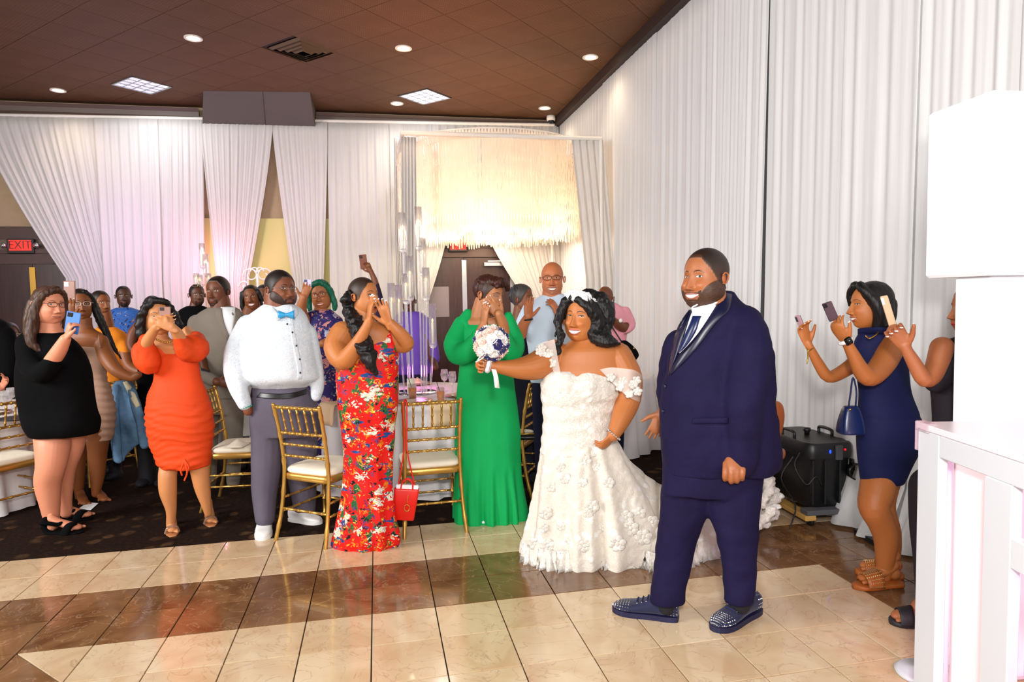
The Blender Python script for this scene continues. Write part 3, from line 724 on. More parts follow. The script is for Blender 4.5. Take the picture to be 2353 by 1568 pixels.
bx(((2.42, YB-.06, .05), (2.50, YB-.03, 2.3))).build('steel_edge', M_STEEL, dd, False)
bx(((.92, YB-.04, 1.32), (1.32, YB-.032, 1.85))).build('paper_notice', mat('notice_paper', '#8a7f86', .8), dd, False)
double_door('door_2', -5.15, 2.0, 2.30, False, M_BRASS)
# ------------------------------------------------------------------ drapes
def drapemat(name, c, tr=.35):
    t = NT(name, .9, spec=.1, sheen=.3); v = t.co(scale=(1, 1, .02)); f = t.noise(v, 60, 3)
    l = lin(c); col = t.ramp(f, [(.3, tuple(x*.93 for x in l)), (.7, l)]); t.color(col)
    tb = t.n('ShaderNodeBsdfTranslucent'); t.l(col, tb.inputs[0]); mx = t.n('ShaderNodeMixShader'); mx.inputs[0].default_value = tr
    out = t.t.nodes['Material Output']; t.l(t.b.outputs[0], mx.inputs[1]); t.l(tb.outputs[0], mx.inputs[2]); t.l(mx.outputs[0], out.inputs[0]); return t.m
M_DR = drapemat('white_chiffon', '#efece8'); M_DRW = drapemat('white_wall_drape', '#f8f8f8', .3)
def drape(label, top, bot, nx=120, nz_=14, amp=.03, pitch=.11, nrm=(0, -1, 0), m=None, group=None, ease=1., seed=0, puddle=0., mid=None, name='drape', z_jit=0.):
    """cloth hung between a top line and a bottom line (two 3D points each), gathered into pleats"""
    r = random.Random(seed); t0, t1, b0, b1 = [np.array(p, float) for p in (*top, *bot)]; nrm = np.array(nrm, float)
    L = np.linalg.norm(t1-t0); ph = []; x = 0; 
    us = np.linspace(0, 1, nx); k = L/pitch; f1, f2, f3 = r.uniform(0, 6), r.uniform(0, 6), r.uniform(0, 6)
    wav = .55*np.sin(us*k*2*PI+f1+1.3*np.sin(us*k*.9+f2))+.3*np.sin(us*k*2*PI*1.73+f2)+.25*np.sin(us*k*2*PI*.41+f3)
    G = []
    for q in np.linspace(0, 1, nz_):
        e = q**ease; row = []
        A = t0+(b0-t0)*e; B = t1+(b1-t1)*e
        if mid is not None: bow = math.sin(PI*q)*mid; A = A+np.array([bow, 0, 0]); B = B+np.array([bow, 0, 0])
        A[2] = t0[2]+(b0[2]-t0[2])*q; B[2] = t1[2]+(b1[2]-t1[2])*q
        a = amp*(.35+.65*min(1, q*3))*(1+.15*math.sin(q*5+f3))
        for u, w in zip(us, wav):
            p = A+(B-A)*u+nrm*(w*a+.02*q); 
            if puddle and q > .93: p = p+nrm*puddle*(q-.93)/.07*(1+.4*math.sin(u*17+f1))
            row.append(p)
        G.append(row)
    o = MB().sheet(G, .003, nrm=-nrm).build(name, m or M_DR, None)
    return tag(o, label, 'drape', group)
YD = YB-.12
def yb(u, v, y=YD): return aty(u, v, y)
ZT = 4.58
def zt(u): p = yb(u, 270); return p[0]
rod = MB().tube([yb(-150, 262), yb(460, 273), yb(900, 281), yb(1272, 287)], .028, 10).build('drape_rod', M_WTRIM); tag(rod, 'long white pipe carrying the drapes along the far wall', 'pipe')
LB = 'sheer white drapes along the far wall'
def back(label, uL, uR, bL, bR, vb=700, vt=None, dy=0., **k):
    tz = lambda u: 263+u*.019
    t0 = yb(uL, (vt or tz(uL))+4, YD-dy); t1 = yb(uR, (vt or tz(uR))+4, YD-dy); a = yb(bL, vb, YD-dy); b = yb(bR, vb, YD-dy)
    e = (t0[2]-.03)/(t0[2]-a[2]) if t0[2] > a[2] else 1
    # straight continuation to the floor
    b0 = a.copy(); b1 = b.copy(); b0[2] = .03; b1[2] = .03
    return t0, t1, b0, b1, a, b
def hang(label, uL, uR, bL, bR, vb=700, dy=0., amp=.016, pitch=.12, seed=0, tie=None, vt=None, group=LB, mp=None, nx=120):
    """panel from the rod to the pixels (bL..bR, vb), then straight down to the floor"""
    t0, t1, b0, b1, a, b = back(label, uL, uR, bL, bR, vb, vt, dy)
    r = random.Random(seed); us = np.linspace(0, 1, nx); k = np.linalg.norm(t1-t0)/pitch; f1, f2, f3 = [r.uniform(0, 6) for _ in range(3)]
    wav = .55*np.sin(us*k*2*PI+f1+1.3*np.sin(us*k*.9+f2))+.3*np.sin(us*k*2*PI*1.73+f2)+.25*np.sin(us*k*2*PI*.41+f3); G = []
    for q in np.linspace(0, 1, 16):
        A = t0+(a-t0)*q; B = t1+(b-t1)*q; A[0] += (a[0]-t0[0])*(q**1.25-q); B[0] += (b[0]-t1[0])*(q**1.25-q)
        G.append([A+(B-A)*u+np.array([0, -w*amp*(.4+.6*min(1, q*4)), 0]) for u, w in zip(us, wav)])
    for q in np.linspace(.1, 1, 8): G.append([a+(b-a)*u+(b0-a)*q*np.array([0, 0, 1])+np.array([0, -w*amp, 0]) for u, w in zip(us, wav)])
    o = MB().sheet(G, .003, nrm=(0, 1, 0)).build('drape', mp or M_DR); return tag(o, label, 'drape', group)
hang('outermost left drape sweeping back from the dark door', -60, 216, 150, 262, 640, .02, seed=1, amp=.02)
hang('full straight lilac-lit drape, second from the left', 214, 362, 236, 372, 640, .05, seed=2)
hang('straight pink-lit drape left of the first dark gap', 360, 466, 362, 470, 640, .03, seed=3, pitch=.09)
hang('tied-back drape between the two dark gaps over the yellow alcove', 460, 627, 498, 572, 640, .05, seed=4, pitch=.08)
hang('tied-back drape right of the second dark gap', 624, 752, 672, 744, 640, .04, seed=5, pitch=.09)
hang('straight cream drape beside the petal chandelier frame', 750, 892, 758, 900, 640, .02, seed=6)
hang('narrow drape strip just left of the petal chandelier', 886, 930, 888, 932, 640, .0, seed=7)
hang('drape in the far right corner beside the dark wood doors', 1225, 1284, 1225, 1292, 640, .0, seed=17)
tl7, tr7 = yb(926, 285), yb(1280, 289)
drape('short drape valance behind the petal chandelier', (tl7, tr7), ((tl7[0], YD, 2.66), (tr7[0], YD, 2.66)), nx=160, nz_=6, amp=.03, pitch=.12, group=LB, seed=18)
hang('pink-lit drape drawn aside left of the dark wood doors', 925, 1030, 925, 985, 690, .1, seed=8, vt=520, pitch=.1, group='drapes framing the dark wood doors')
hang('pink-lit drape drawn aside right of the dark wood doors', 1105, 1300, 1215, 1300, 700, .1, seed=9, vt=500, pitch=.1, group='drapes framing the dark wood doors')
# right wall: floor-length panels
seams = [1278, 1392, 1512, 1632, 1774, 1950, 2112, 2345]
names = ['in the far corner', 'just right of the chandelier frame', 'behind the tall gap by the smiling man in pink', 'behind the groom', 'behind the groom and the black smoke machine',
         'behind the woman in the navy dress', 'behind the white box tower', ]
ys = [float(atx(u, 600, XR)[1]) for u in seams]
for k in range(len(seams)-1):
    g0, g1 = ys[k]-.0, ys[k+1]+.0; off = .015*(k % 2)
    gap = .07 if k == 3 else .0; g0 += .025 if k else 0; g1 -= .025 if k != 3 else -.008
    drape('floor-length white wall drape '+names[k], ((XR-off, g0, 4.74), (XR-off, g1, 4.74)), ((XR-.06-off, g0, .02), (XR-.06-off, g1+gap, .02)), nx=int(90+110*(g0-g1)), nz_=14, amp=.011, pitch=.12+.03*(k % 3),
          nrm=(-1, 0, 0), m=M_DRW, group='white drapes along the right wall', seed=20+k, puddle=.12)
drape('floor-length white wall drape at the right edge behind the booth', ((XR, ys[-1], 4.74), (XR, -4.6, 4.74)), ((XR-.06, ys[-1], .02), (XR-.06, -4.6, .02)), nx=160, amp=.011, pitch=.15, nrm=(-1, 0, 0), m=M_DRW, group='white drapes along the right wall', seed=40)
# exit sign
def exit_sign(u, v, y, label, s=1., lamps=True):
    p = aty(u, v, y); r = empty('exit_sign', tuple(p), .0, label, 'sign', 'illuminated exit signs')
    MB().box((-.165*s, -.02, -.10*s), (.165*s, .05, .10*s), bev=.008).build('housing', M_BLK, r, False, local=True)
    tx = bpy.data.curves.new('txt', 'FONT'); tx.body = 'EXIT'; tx.size = .16*s; tx.align_x = 'CENTER'; tx.align_y = 'CENTER'; tx.extrude = .002
    to = bpy.data.objects.new('tmp', tx); COL.objects.link(to); me = bpy.data.meshes.new_from_object(to.evaluated_get(bpy.context.evaluated_depsgraph_get())); bpy.data.objects.remove(to)
    me.materials.clear(); me.materials.append(mat('dark_red_letter', '#3a0505', .4)); 
    MB().box((-.135*s, -.026, -.06*s), (.135*s, -.02, .08*s)).build('lit_panel', mat('exit_red', '#ff1408', .4, emit=('#ff1a08', 1.6)), r, False, local=True)
    o = link('lettering', me, r, True); o.rotation_euler.x = PI/2; o.location = (0, -.03, .012*s); o.scale = (.86, 1, 1)
    if lamps:
        for sx in (-1, 1): MB().ball((sx*.2*s, -.03, .01), .04*s, 12).build('emergency_lamp', mat('lamp_chrome', '#d8d8d8', .15, .9), r, local=True)
    return r
exit_sign(48, 566, YB-.1, 'red-lit exit sign with two small lamps, over the left dark doors', 1.12)
exit_sign(1052, 566, YB-.1, 'black exit sign half hidden under the petal chandelier', 1., False)
# petal chandelier hanging in a draped frame
cc = np.array([1.80, 5.35]); Rr = 1.36; ztop, zbot = 3.86, 2.52
ch = empty('petal_chandelier', (cc[0], cc[1], zbot), 0, 'huge glowing chandelier of white petal strands hanging in a draped frame', 'chandelier')
M_PET = drapemat('petal_strand', '#fdf1e2', .5)
mb = MB()
for ring, (rr, n, z0) in enumerate(((Rr, 200, zbot), (Rr*.86, 150, zbot+.05), (Rr*.7, 110, zbot+.02))):
    for i in range(n):
        a = 2*PI*i/n+ring*.01; x, y = cc[0]+rr*math.cos(a), cc[1]+rr*math.sin(a)*1.0; w = .017; tx_, ty = -math.sin(a), math.cos(a); ln = ztop-z0; m_ = 15; V = []; Fc = []
        jit = random.uniform(-.04, .04)
        for q in range(m_):
            z = ztop-ln*q/(m_-1)+(jit if q == m_-1 else 0); ww = w*(1.25 if q % 2 else .6); o_ = random.uniform(-.012, .012)
            V += [(x-tx_*ww+math.cos(a)*o_, y-ty*ww+math.sin(a)*o_, z), (x+tx_*ww+math.cos(a)*o_, y+ty*ww+math.sin(a)*o_, z)]
        mb.add(V, [(2*q, 2*q+1, 2*q+3, 2*q+2) for q in range(m_-1)])
o = mb.build('petal_strands', M_PET, ch); o['kind'] = 'stuff'
mb = MB(); 
for rr in (Rr, Rr*.86, Rr*.7): mb.tube([(cc[0]+rr*math.cos(a), cc[1]+rr*math.sin(a), ztop) for a in np.linspace(0, 2*PI, 49)], .012, 6, res=1)
mb.build('hanging_ring', M_WTRIM, ch)
M_BULB = mat('glowing_bulb', '#ffffff', .3, emit=('#ffe9c0', 26.))
bm = MB().ball((0, 0, 0), .035, 10).mesh('bulb', M_BULB)
for i in range(34):
    a = i*2.399; rr = Rr*.9*math.sqrt((i+.5)/34)
    b = bpy.data.objects.new('bulb', bm); COL.objects.link(b); b.parent = ch; b.location = (rr*math.cos(a), rr*math.sin(a), .12+.05*math.sin(i))
for i in range(6):
    a = i*PI/3+.3; lamp('chandelier_lamp', 'POINT', (cc[0]+1.02*math.cos(a), cc[1]+1.02*math.sin(a), zbot+.10), 13, (1, .86, .66), .1)
lamp('chandelier_lamp', 'POINT', (cc[0], cc[1], zbot+.25), 12, (1, .86, .66), .3)
# draped frame: posts, top bars, swags
fr = empty('draped_frame', (cc[0], cc[1], 0), 0, 'tall white draped pipe frame standing around the petal chandelier', 'frame')
yf, yk = 4.0, 6.62; tl = aty(925, 311, yf); tr = aty(1380, 314, yf); ztp = (tl[2]+tr[2])/2; xl, xr = tl[0], tr[0]
for (a, b) in (((xl, yf), (xr, yf)), ((xr, yf), (xr, yk)), ((xr, yk), (xl, yk)), ((xl, yk), (xl, yf))):
    MB().tube([(a[0], a[1], ztp), (b[0], b[1], ztp)], .03, 10).build('top_bar', M_WTRIM, fr)
for x, y in ((xr, yf), (xr, yk), (xl, yk)): MB().tube([(x, y, 0), (x, y, ztp)], .025, 10).build('post', M_WTRIM, fr)
def swag(u0, u1, b0, b1, vb, y, seed, tofloor=True, z0=.03):
    t0 = aty(u0, 314, y); t1 = aty(u1, 316, y); a = aty(b0, vb, y); b = aty(b1, vb, y); us = np.linspace(0, 1, 50); G = []
    wv = np.sin(us*30+seed)+.5*np.sin(us*57+seed)
    for q in np.linspace(0, 1, 12): A = t0+(a-t0)*q; B = t1+(b-t1)*q; G.append([A+(B-A)*s_+np.array([0, -.02*w*(.5+q*.5), 0]) for s_, w in zip(us, wv)])
    if tofloor:
        for q in np.linspace(.1, 1, 8): G.append([np.array([*(a+(b-a)*s_)[:2], (a[2]+(b[2]-a[2])*s_)*(1-q)+z0*q])+np.array([0, -.02*w, 0]) for s_, w in zip(us, wv)])
    return MB().sheet(G, .003, nrm=(0, 1, 0)).build('sheer_swag', M_DR, fr)
swag(922, 956, 922, 958, 600, yf, 1.); swag(1312, 1386, 1345, 1412, 640, yf, 2.)
swag(905, 925, 908, 925, 520, yk-.6, 3.)
# ------------------------------------------------------------------ bride and groom
def fabric(name, c, rough=.8, var=.08, sheen=.0, scale=300, bump=.25, spec=.3, wr=True):
    t = NT(name, rough, sheen=sheen, spec=spec); v = t.co(); l = lin(c)
    t.color(t.ramp(t.noise(v, 5, 3), [(.3, tuple(x*(1-var) for x in l)), (.7, tuple(min(1, x*(1+var)) for x in l))]))
    t.bump(t.noise(v, 9 if wr else scale, 4, .5), bump, .02 if wr else .002); return t.m
M_WHITE = fabric('white_cotton', '#eef0f4', .7); M_GOLD = mat('gold_metal', '#c9a24a', .28, .95); M_SILVER = mat('silver_metal', '#d8d8dc', .22, .9)
def wrk(a=.006, f=7., seed=1., st=(1, 1, 1)): return lambda V, N: a*nz(V*np.array(st), f, seed)+a*.5*nz(V*np.array(st), f*2.3, seed+3)
def pleat(a, k, ztop, zbot, c, seed=0., p=1.3):
    """gathered folds around the vertical axis through c, growing towards the hem"""
    def f(V, N):
        an = np.arctan2(V[:, 1]-c[1], V[:, 0]-c[0]); t = np.clip((ztop-V[:, 2])/(ztop-zbot), 0, 1)**p
        return a*t*(np.sin(an*k+seed+2*np.sin(an*2+seed))+.5*np.sin(an*k*1.7+seed*2))*(abs(N[:, 2]) < .8)+.004*nz(V, 6., seed)
    return f
# --- groom
g = Fig('large bearded man in a navy suit and tie, walking in front of the white drapes', (1600, 1425), skin='#9c5c34')
M_SUIT = fabric('navy_suit_wool', '#171233', .8, .14, 0, bump=.5, spec=.15); M_SATIN = mat('navy_satin', '#10102c', .35)
g.head(1619, 571, 709, yaw=40, pitch=1, nl=200, nt=190, fat=1.1, jaw=1.08, smile=1., open=.028, beard='full', beard_c='#15100d', beard_a=.96, hair=1, fade=.8, hair_h=.012, eye=.85, lip_c='#94564a', brow_c='#1a100c', gaze=.5, edge=.9, mw=.01)
g.skin_t([(1628, 650, 0, 36), (1632, 690, 0, 38), (1650, 735, 0, 44)]); g.skin_l([(1590, 1710, 770, .5), (1570, 1730, 900, .5), (1570, 1720, 1060, .5)])
# near hand hangs in a loose fist
for u0, v1 in ((1671, 1102), (1685, 1108), (1698, 1107), (1710, 1101)): g.skin_t([(u0-3, 1066, -.20, 7.5), (u0-4, 1084, -.225, 7.4), (u0-5, v1-6, -.222, 6.8), (u0-5, v1, -.20, 6)], fine=True)
g.skin_t([(1690, 1045, -.16, 20), (1688, 1066, -.19, 25), (1687, 1078, -.205, 25)], flat=(EY, .5), fine=True); g.skin_t([(1672, 1050, -.13, 9), (1664, 1075, -.12, 8), (1664, 1092, -.13, 7)], fine=True)
g.skin_t([(1700, 1000, -.16, 22), (1692, 1055, -.16, 18)], fine=True)
g.hand(1520, 950, .28, (-.35, -1, 0), (0, 0, 1), -1, L=.17, curl=(.2, .2, .2, .3))
g.skin_t([(1560, 900, .28, 18), (1520, 955, .28, 14)], fine=True)
g.cloth('trousers', M_SUIT, [[(1524, 1758, 1040, .62), (1521, 1755, 1090, .62), (1520, 1748, 1130, .6, .0)],
    [(1520, 1650, 1120, .8, .02), (1517, 1625, 1180, .85, .02), (1510, 1606, 1230, .85, .02), (1503, 1592, 1290, .85, .02), (1496, 1578, 1345, .85, .01), (1494, 1574, 1370, .85, .0), (1494, 1574, 1384, .85, .0)],
    [(1620, 1752, 1120, .8, -.03), (1628, 1744, 1180, .85, -.05), (1645, 1740, 1230, .85, -.07), (1658, 1738, 1290, .85, -.08), (1661, 1736, 1345, .85, -.09), (1662, 1733, 1372, .85, -.10), (1662, 1733, 1386, .85, -.10)]],
    voxel=.010, smooth=3, disp=lambda V, N: wrk(.010, 6, 2, (1, 1, .8))(V, N)+.006*nz(V*np.array([.7, .7, 1.5]), 12, 4.)*(V[:, 2] < .5))
JAX = [(1626, 1684, 672, .8, .04), (1606, 1696, 690, .75, .02), (1584, 1722, 712, .70, .0), (1562, 1752, 745, .62), (1541, 1770, 800, .60), (1528, 1778, 860, .62), (1520, 1782, 930, .66), (1518, 1786, 1000, .66), (1521, 1796, 1050, .64), (1524, 1790, 1084, .60)]
g.cloth('jacket', M_SUIT, [JAX], [[(1712, 742, -.06, 40), (1722, 790, -.12, 50), (1718, 860, -.16, 50), (1712, 930, -.19, 47), (1708, 1000, -.18, 41), (1706, 1050, -.17, 36), (1704, 1072, -.16, 32)],
    [(1560, 790, .16, 34), (1545, 880, .22, 36), (1548, 950, .26, 30)], [(1755, 950, .05, 30), (1768, 1020, .06, 28), (1782, 1066, .06, 14)]], voxel=.011, smooth=5, disp=lambda V, N: wrk(.011, 6, 5, (1, 1, .8))(V, N)+.006*nz(V*np.array([.6, .6, 1.6]), 11, 9.), keep=True)
g.patch('shirt_front', M_WHITE, [(1592, 712), (1582, 740), (1572, 775), (1560, 808)], [(1664, 672), (1640, 712), (1604, 770), (1562, 812)], off=.010, w=10)
g.patch('collar', M_WHITE, [(1588, 706), (1600, 700), (1622, 690), (1650, 668)], [(1592, 722), (1606, 730), (1634, 712), (1668, 672)], off=.022, w=6)
g.patch('tie', mat('blue_satin_tie', '#0d1c48', .3), [(1592, 726), (1588, 738), (1576, 765), (1560, 800), (1557, 812)], [(1612, 726), (1606, 740), (1600, 762), (1578, 795), (1559, 812)], off=.034, w=6, bulge=.006)
g.patch('lapel', M_SATIN, [(1664, 672), (1640, 712), (1604, 768), (1568, 808), (1540, 850)], [(1682, 676), (1676, 716), (1650, 735), (1604, 800), (1541, 862)], off=.012, w=8, bulge=.004)
g.patch('lapel', M_SATIN, [(1584, 712), (1562, 742), (1548, 780), (1540, 830), (1537, 862)], [(1592, 712), (1580, 742), (1568, 780), (1556, 815), (1541, 850)], off=.012, w=6, bulge=.003)
g.patch('pocket_flap', M_SUIT, [(1592, 962), (1590, 974)], [(1672, 960), (1672, 974)], off=.012, w=6)
for u, v in ((1529, 888), (1524, 945)): MB().ball(g.hit(u, v, .004), (.009, .009, .009), 10).build('button', M_SATIN, g.root)
M_VELV = mat('navy_velvet', '#10143a', .8, sheen=.15, bump=(60, .3)); M_SOLE = mat('navy_rubber', '#14143a', .5)
STUD = MB(); STUD.add([(1, 0, 0), (.31, .95, 0), (-.81, .59, 0), (-.81, -.59, 0), (.31, -.95, 0), (0, 0, 1.3)], [(0, 1, 5), (1, 2, 5), (2, 3, 5), (3, 4, 5), (4, 0, 5)])
def studs(o, a, b, d, la, Ln, bv, m, rng_t, step=.014, r=.0032, zmin=.028, name='studs'):
    mb = MB(); sv, sf, _ = STUD.arr()
    for t0, t1 in rng_t:
        for ti in np.arange(t0*Ln, t1*Ln, step):
            for an in np.linspace(-PI*.48, PI*.48, 12):
                orig = a+d*ti+EZ*.03; dr = la*math.sin(an)+EZ*math.cos(an)
                h = bv.ray_cast(Vector(orig+dr*.3), Vector(-dr))
                if h[0] is None or h[0].z < zmin: continue
                n = np.array(h[1]); n = n if n@dr > 0 else -n; x = np.cross(n, d); x /= np.linalg.norm(x); y = np.cross(n, x)
                mb.add(np.array(h[0])+(sv@np.array([x, y, n]))*r, sf)
        
    for ti in (1.0,) if rng_t[-1][1] > .95 else ():
        for an in np.linspace(-PI*.5, PI*.5, 13):
            for z in (.034, .046):
                dr = d*math.cos(an)+la*math.sin(an); h = bv.ray_cast(Vector(a+d*Ln*.85+EZ*z+dr*.3), Vector(-dr))
                if h[0]: n = dr; x = np.cross(n, EZ); mb.add(np.array(h[0])+(sv@np.array([x, EZ, n]))*r, sf)
    if mb.n: p = mb.build(name, m, o, False); p['kind'] = 'stuff'
def sneaker(s, heel, toe, z0=0.):
    r = shoe(s, heel, toe, M_VELV, M_SOLE, w=.06, H=.115, name='spiked_sneaker', z0=z0); o, a, b, d, la, Ln, bv = r
    studs(*r, M_SILVER, [(.02, .16), (.74, 1.0)])
    lm = MB()
    for t in (.38, .46, .54, .62):
        p = [np.array(h[0])+EZ*.004 for h in (bv.ray_cast(Vector(a+d*Ln*t+la*q+EZ*.4), Vector((0, 0, -1))) for q in (-.03, -.01, .01, .03)) if h[0]]
        if len(p) > 2: lm.tube(p, .004, 6)
    k = a+d*Ln*.34+EZ*.105
    for sg in (-1, 1): lm.tube([k, k+la*sg*.03+EZ*.02, k+la*sg*.035-EZ*.005, k+la*.004*sg], .0035, 6); lm.tube([k, k+la*sg*.02-d*.01, k+la*sg*.045+EZ*-.02], .0035, 6)
    lm.build('laces', mat('navy_lace', '#191d50', .7), o)['kind'] = 'stuff'
    em = MB()
    for t in (.40, .47, .54, .61):
        for sg in (-1, 1):
            h = bv.ray_cast(Vector(a+d*Ln*t+la*sg*.034+EZ*.4), Vector((0, 0, -1)))
            if h[0]: em.ball(np.array(h[0])+EZ*.002, (.004, .004, .003), 8)
    em.build('eyelets', M_SILVER, o)['kind'] = 'stuff'
sneaker(g, (1560, 1424), (1409, 1402)); sneaker(g, (1738, 1403), (1640, 1452))
sk = MB(); g.T(sk, [(1532, 1350, .0, 25), (1532, 1394, .0, 20)]); sk.build('sock', mat('black_sock', '#0c0c12', .8), g.root)
sk = MB(); g.T(sk, [(1696, 1350, -.09, 25), (1704, 1390, -.09, 20)]); sk.build('sock', mat('black_sock', '#0c0c12', .8), g.root)
g.finish(.012, .0042)

# --- bride
b = Fig('smiling bride in a white lace off-shoulder gown and tiara, holding out her bouquet', (1350, 1275), skin='#b56c36')
b.head(1338, 672, 786, yaw=28, pitch=0, roll=3, nl=200, nt=190, fat=1.0, jaw=1.04, smile=1.15, open=.03, eye=.55, lash=.010, lip_c='#b8605a', lips=1.25, shadow='#d8a070', brow_c='#2a1710', brow=.010, gaze=.4, hair=1, hair_c='#0b0809', line=[.30, .29, .24, .12, .03, -.06, -.10, -.2, -.27])
b.skin_l([(1318, 1384, 745, .9, .02), (1316, 1386, 775, .85, .02), (1300, 1402, 790, .65, .01), (1272, 1436, 806, .48, .0), (1258, 1446, 830, .46, .0), (1256, 1440, 862, .5, -.01), (1262, 1400, 900, .5), (1275, 1385, 1000, .45), (1275, 1385, 1060, .45)], n=60)
b.skin_t([(1272, 812, .0, 32), (1240, 838, -.05, 34), (1200, 847, -.10, 26), (1165, 846, -.14, 18), (1132, 842, -.17, 13)])
b.skin_t([(1418, 822, .0, 36), (1440, 870, -.03, 36), (1442, 920, -.06, 30), (1426, 965, -.14, 23), (1410, 1000, -.2, 15)])
b.hand(1138, 842, -.17, (-1, .12, 0), (.1, -.25, -1), 1, L=.17, curl=(.95, 1., 1., 1.), spread=.04, thumb=.5, tc=.9, nails='#f3e9e9', w=1.1)
b.hand(1412, 998, -.2, (-.75, -.75, 0), (-.6, .5, .8), 1, L=.165, curl=(.42, .46, .5, .55), spread=.12, thumb=.5, tc=.5, nails='#f3e9e9', w=1.1)
def lace(name, base, motif, body=True):
    t = NT(name, .85, spec=.2, sheen=.25); v = t.co(); w = t.mix(.08, v, t.noise(v, 9, 3, 1., 'Color'))
    a = t.vor(w, 16.); bnd = t.ramp(a, [(.22, '#ffffff'), (.42, '#000000')]); n = t.noise(v, 55, 4, 1.5); fine = t.ramp(n, [(.46, '#000000'), (.54, '#ffffff')])
    if body: m = t.math('MAXIMUM', bnd, t.math('MULTIPLY', fine, .5)); 
    else:
        k = t.noise(v, 3.0, 2); m = t.math('MULTIPLY', t.math('MULTIPLY', bnd, t.ramp(k, [(.46, '#000000'), (.56, '#ffffff')])), 1.)
    t.color(t.mix(m, base, motif)); t.bump(t.math('ADD', m, t.math('MULTIPLY', fine, .5)), .5, .006); return t.m
M_LACE = lace('lace_bodice', '#dad3c8', '#f0ede8'); M_TULLE = lace('tulle_skirt', '#ded5c8', '#f1eeea', False)
b.cloth('lace_bodice', M_LACE, [[(1262, 1400, 858, .50, -.02), (1246, 1424, 868, .58, -.02), (1241, 1428, 892, .64, -.02), (1244, 1420, 925, .62), (1247, 1408, 965, .6), (1243, 1412, 1005, .6), (1240, 1424, 1040, .6)]],
    [[(1268, 872, -.06, 22), (1300, 884, -.09, 34)], [(1395, 878, -.05, 28), (1350, 888, -.09, 38)]], voxel=.009, smooth=4, disp=lambda V, N: .0025*nz(V, 45.)+.0015*nz(V, 90., 3.)+.003*np.sin(V[:, 2]*70+3*nz(V, 3., 2.))*(V[:, 2] < 1.15), keep=True)
bodb = b.bvh; cb_ = b.P(1345, 1100)
b.cloth('tulle_skirt', M_TULLE, [[(1244, 1420, 1015, .6), (1240, 1436, 1050, .62), (1235, 1462, 1090, .66), (1228, 1500, 1140, .7, .03), (1219, 1535, 1190, .7, .05), (1207, 1556, 1240, .68, .06), (1198, 1545, 1282, .6, .04), (1196, 1500, 1300, .5, .02)]],
    voxel=.010, smooth=4, disp=lambda V, N: pleat(.030, 9, 1.0, 0., cb_, 1.3, 1.2)(V, N)+.006*nz(V, 30.), keep=True)
# train: swept back behind the groom, ruffled edge
def floorpt(u, v, z=0.): return atz(u, v, z)
tm = MB(); pth = [(1430, 1080, .16, 60), (1490, 1140, .18, 72), (1560, 1190, .22, 70), (1640, 1215, .28, 62), (1715, 1210, .34, 52)]
tops = [(1428, 1036, .66), (1475, 1085, .54), (1530, 1120, .46), (1600, 1130, .38), (1680, 1105, .42), (1735, 1075, .44), (1772, 1085, .36)]
bots = [(1390, 1292), (1450, 1292), (1530, 1312), (1600, 1290), (1655, 1268), (1722, 1245), (1760, 1190)]
G = []; nseg = 60; TT = catm(np.array(tops), 10); BB = catm(np.array(bots, float), 10)
for i, (t_, b_) in enumerate(zip(TT, BB)):
    pb = atz(b_[0], b_[1], .006); pt = atz(t_[0], t_[1], 0); pt = ath(t_[0], t_[1], hof(pb)+.28+.10*math.sin(i*.9)*.4); pk = pt+EY*.45; pk[2] = .01
    row = []
    for q in np.linspace(0, 1, 14):
        p = pb+(pt-pb)*q; bul = math.sin(PI*q)*.09; p = p-EY*bul+EZ*bul*.2; f = .022*math.sin(i*1.05+2*math.sin(q*2.5+i*.2))*(1-q*.5); p = p-EY*f+EX*f*.6; p[2] = max(p[2], .005+.01*abs(math.sin(i*1.7))); row.append(p)
    for q in np.linspace(.15, 1, 7):
        p = pt+(pk-pt)*q; p = p+EZ*.05*math.sin(PI*q); row.append(p)
    G.append(row)
MB().sheet(G, .004, nrm=EZ).build('train', M_TULLE, b.root)
def ruffle(pts, amp, w, k, name='lace_ruffle', rows=4):
    P_ = catm(np.array(pts), 12); R_ = []
    T_ = np.gradient(P_, axis=0); T_ /= np.linalg.norm(T_, axis=1, keepdims=True)
    for r in range(rows):
        q = r/(rows-1); R_.append([p+EZ*(w*(1-q))-EY*(.02+amp*q*(1+math.sin(i*k))*.5)+EX*amp*.5*q*math.cos(i*k*1.3)*1. for i, p in enumerate(P_)])
    return MB().sheet(R_, .003, nrm=EY).build(name, M_LACE, b.root)
ruffle([atz(u, v) for u, v in ((1198, 1282), (1240, 1298), (1290, 1306), (1345, 1296), (1400, 1300), (1460, 1296), (1515, 1312), (1580, 1295), (1650, 1272), (1725, 1250))], .06, .11, 1.9)
rl = MB(); hb = hof(atz(1752, 1240))
for i in range(60):
    q = i/59; j = (i*37 % 60)/60; u_ = 1735+(48*math.sin(PI*min(1, q*1.25))+6)*(.3+.7*j); p = ath(u_-(14 if q > .75 else 0), 1078+178*q, hb+.12*(1-q)+.07*math.sin(i*2.1))
    rl.ball(p, (.030+.018*j, .035, .024+.012*math.sin(i*3.)), 10)
V, Fa = remesh(rl, .008, 2); V = V+normals(V, Fa)*(.016*nz(V, 22.)+.010*nz(V, 60.))[:, None]; V[:, 2] = np.maximum(V[:, 2], .004); MB().add(V, Fa.tolist()).build('train_ruffle', M_LACE, b.root)
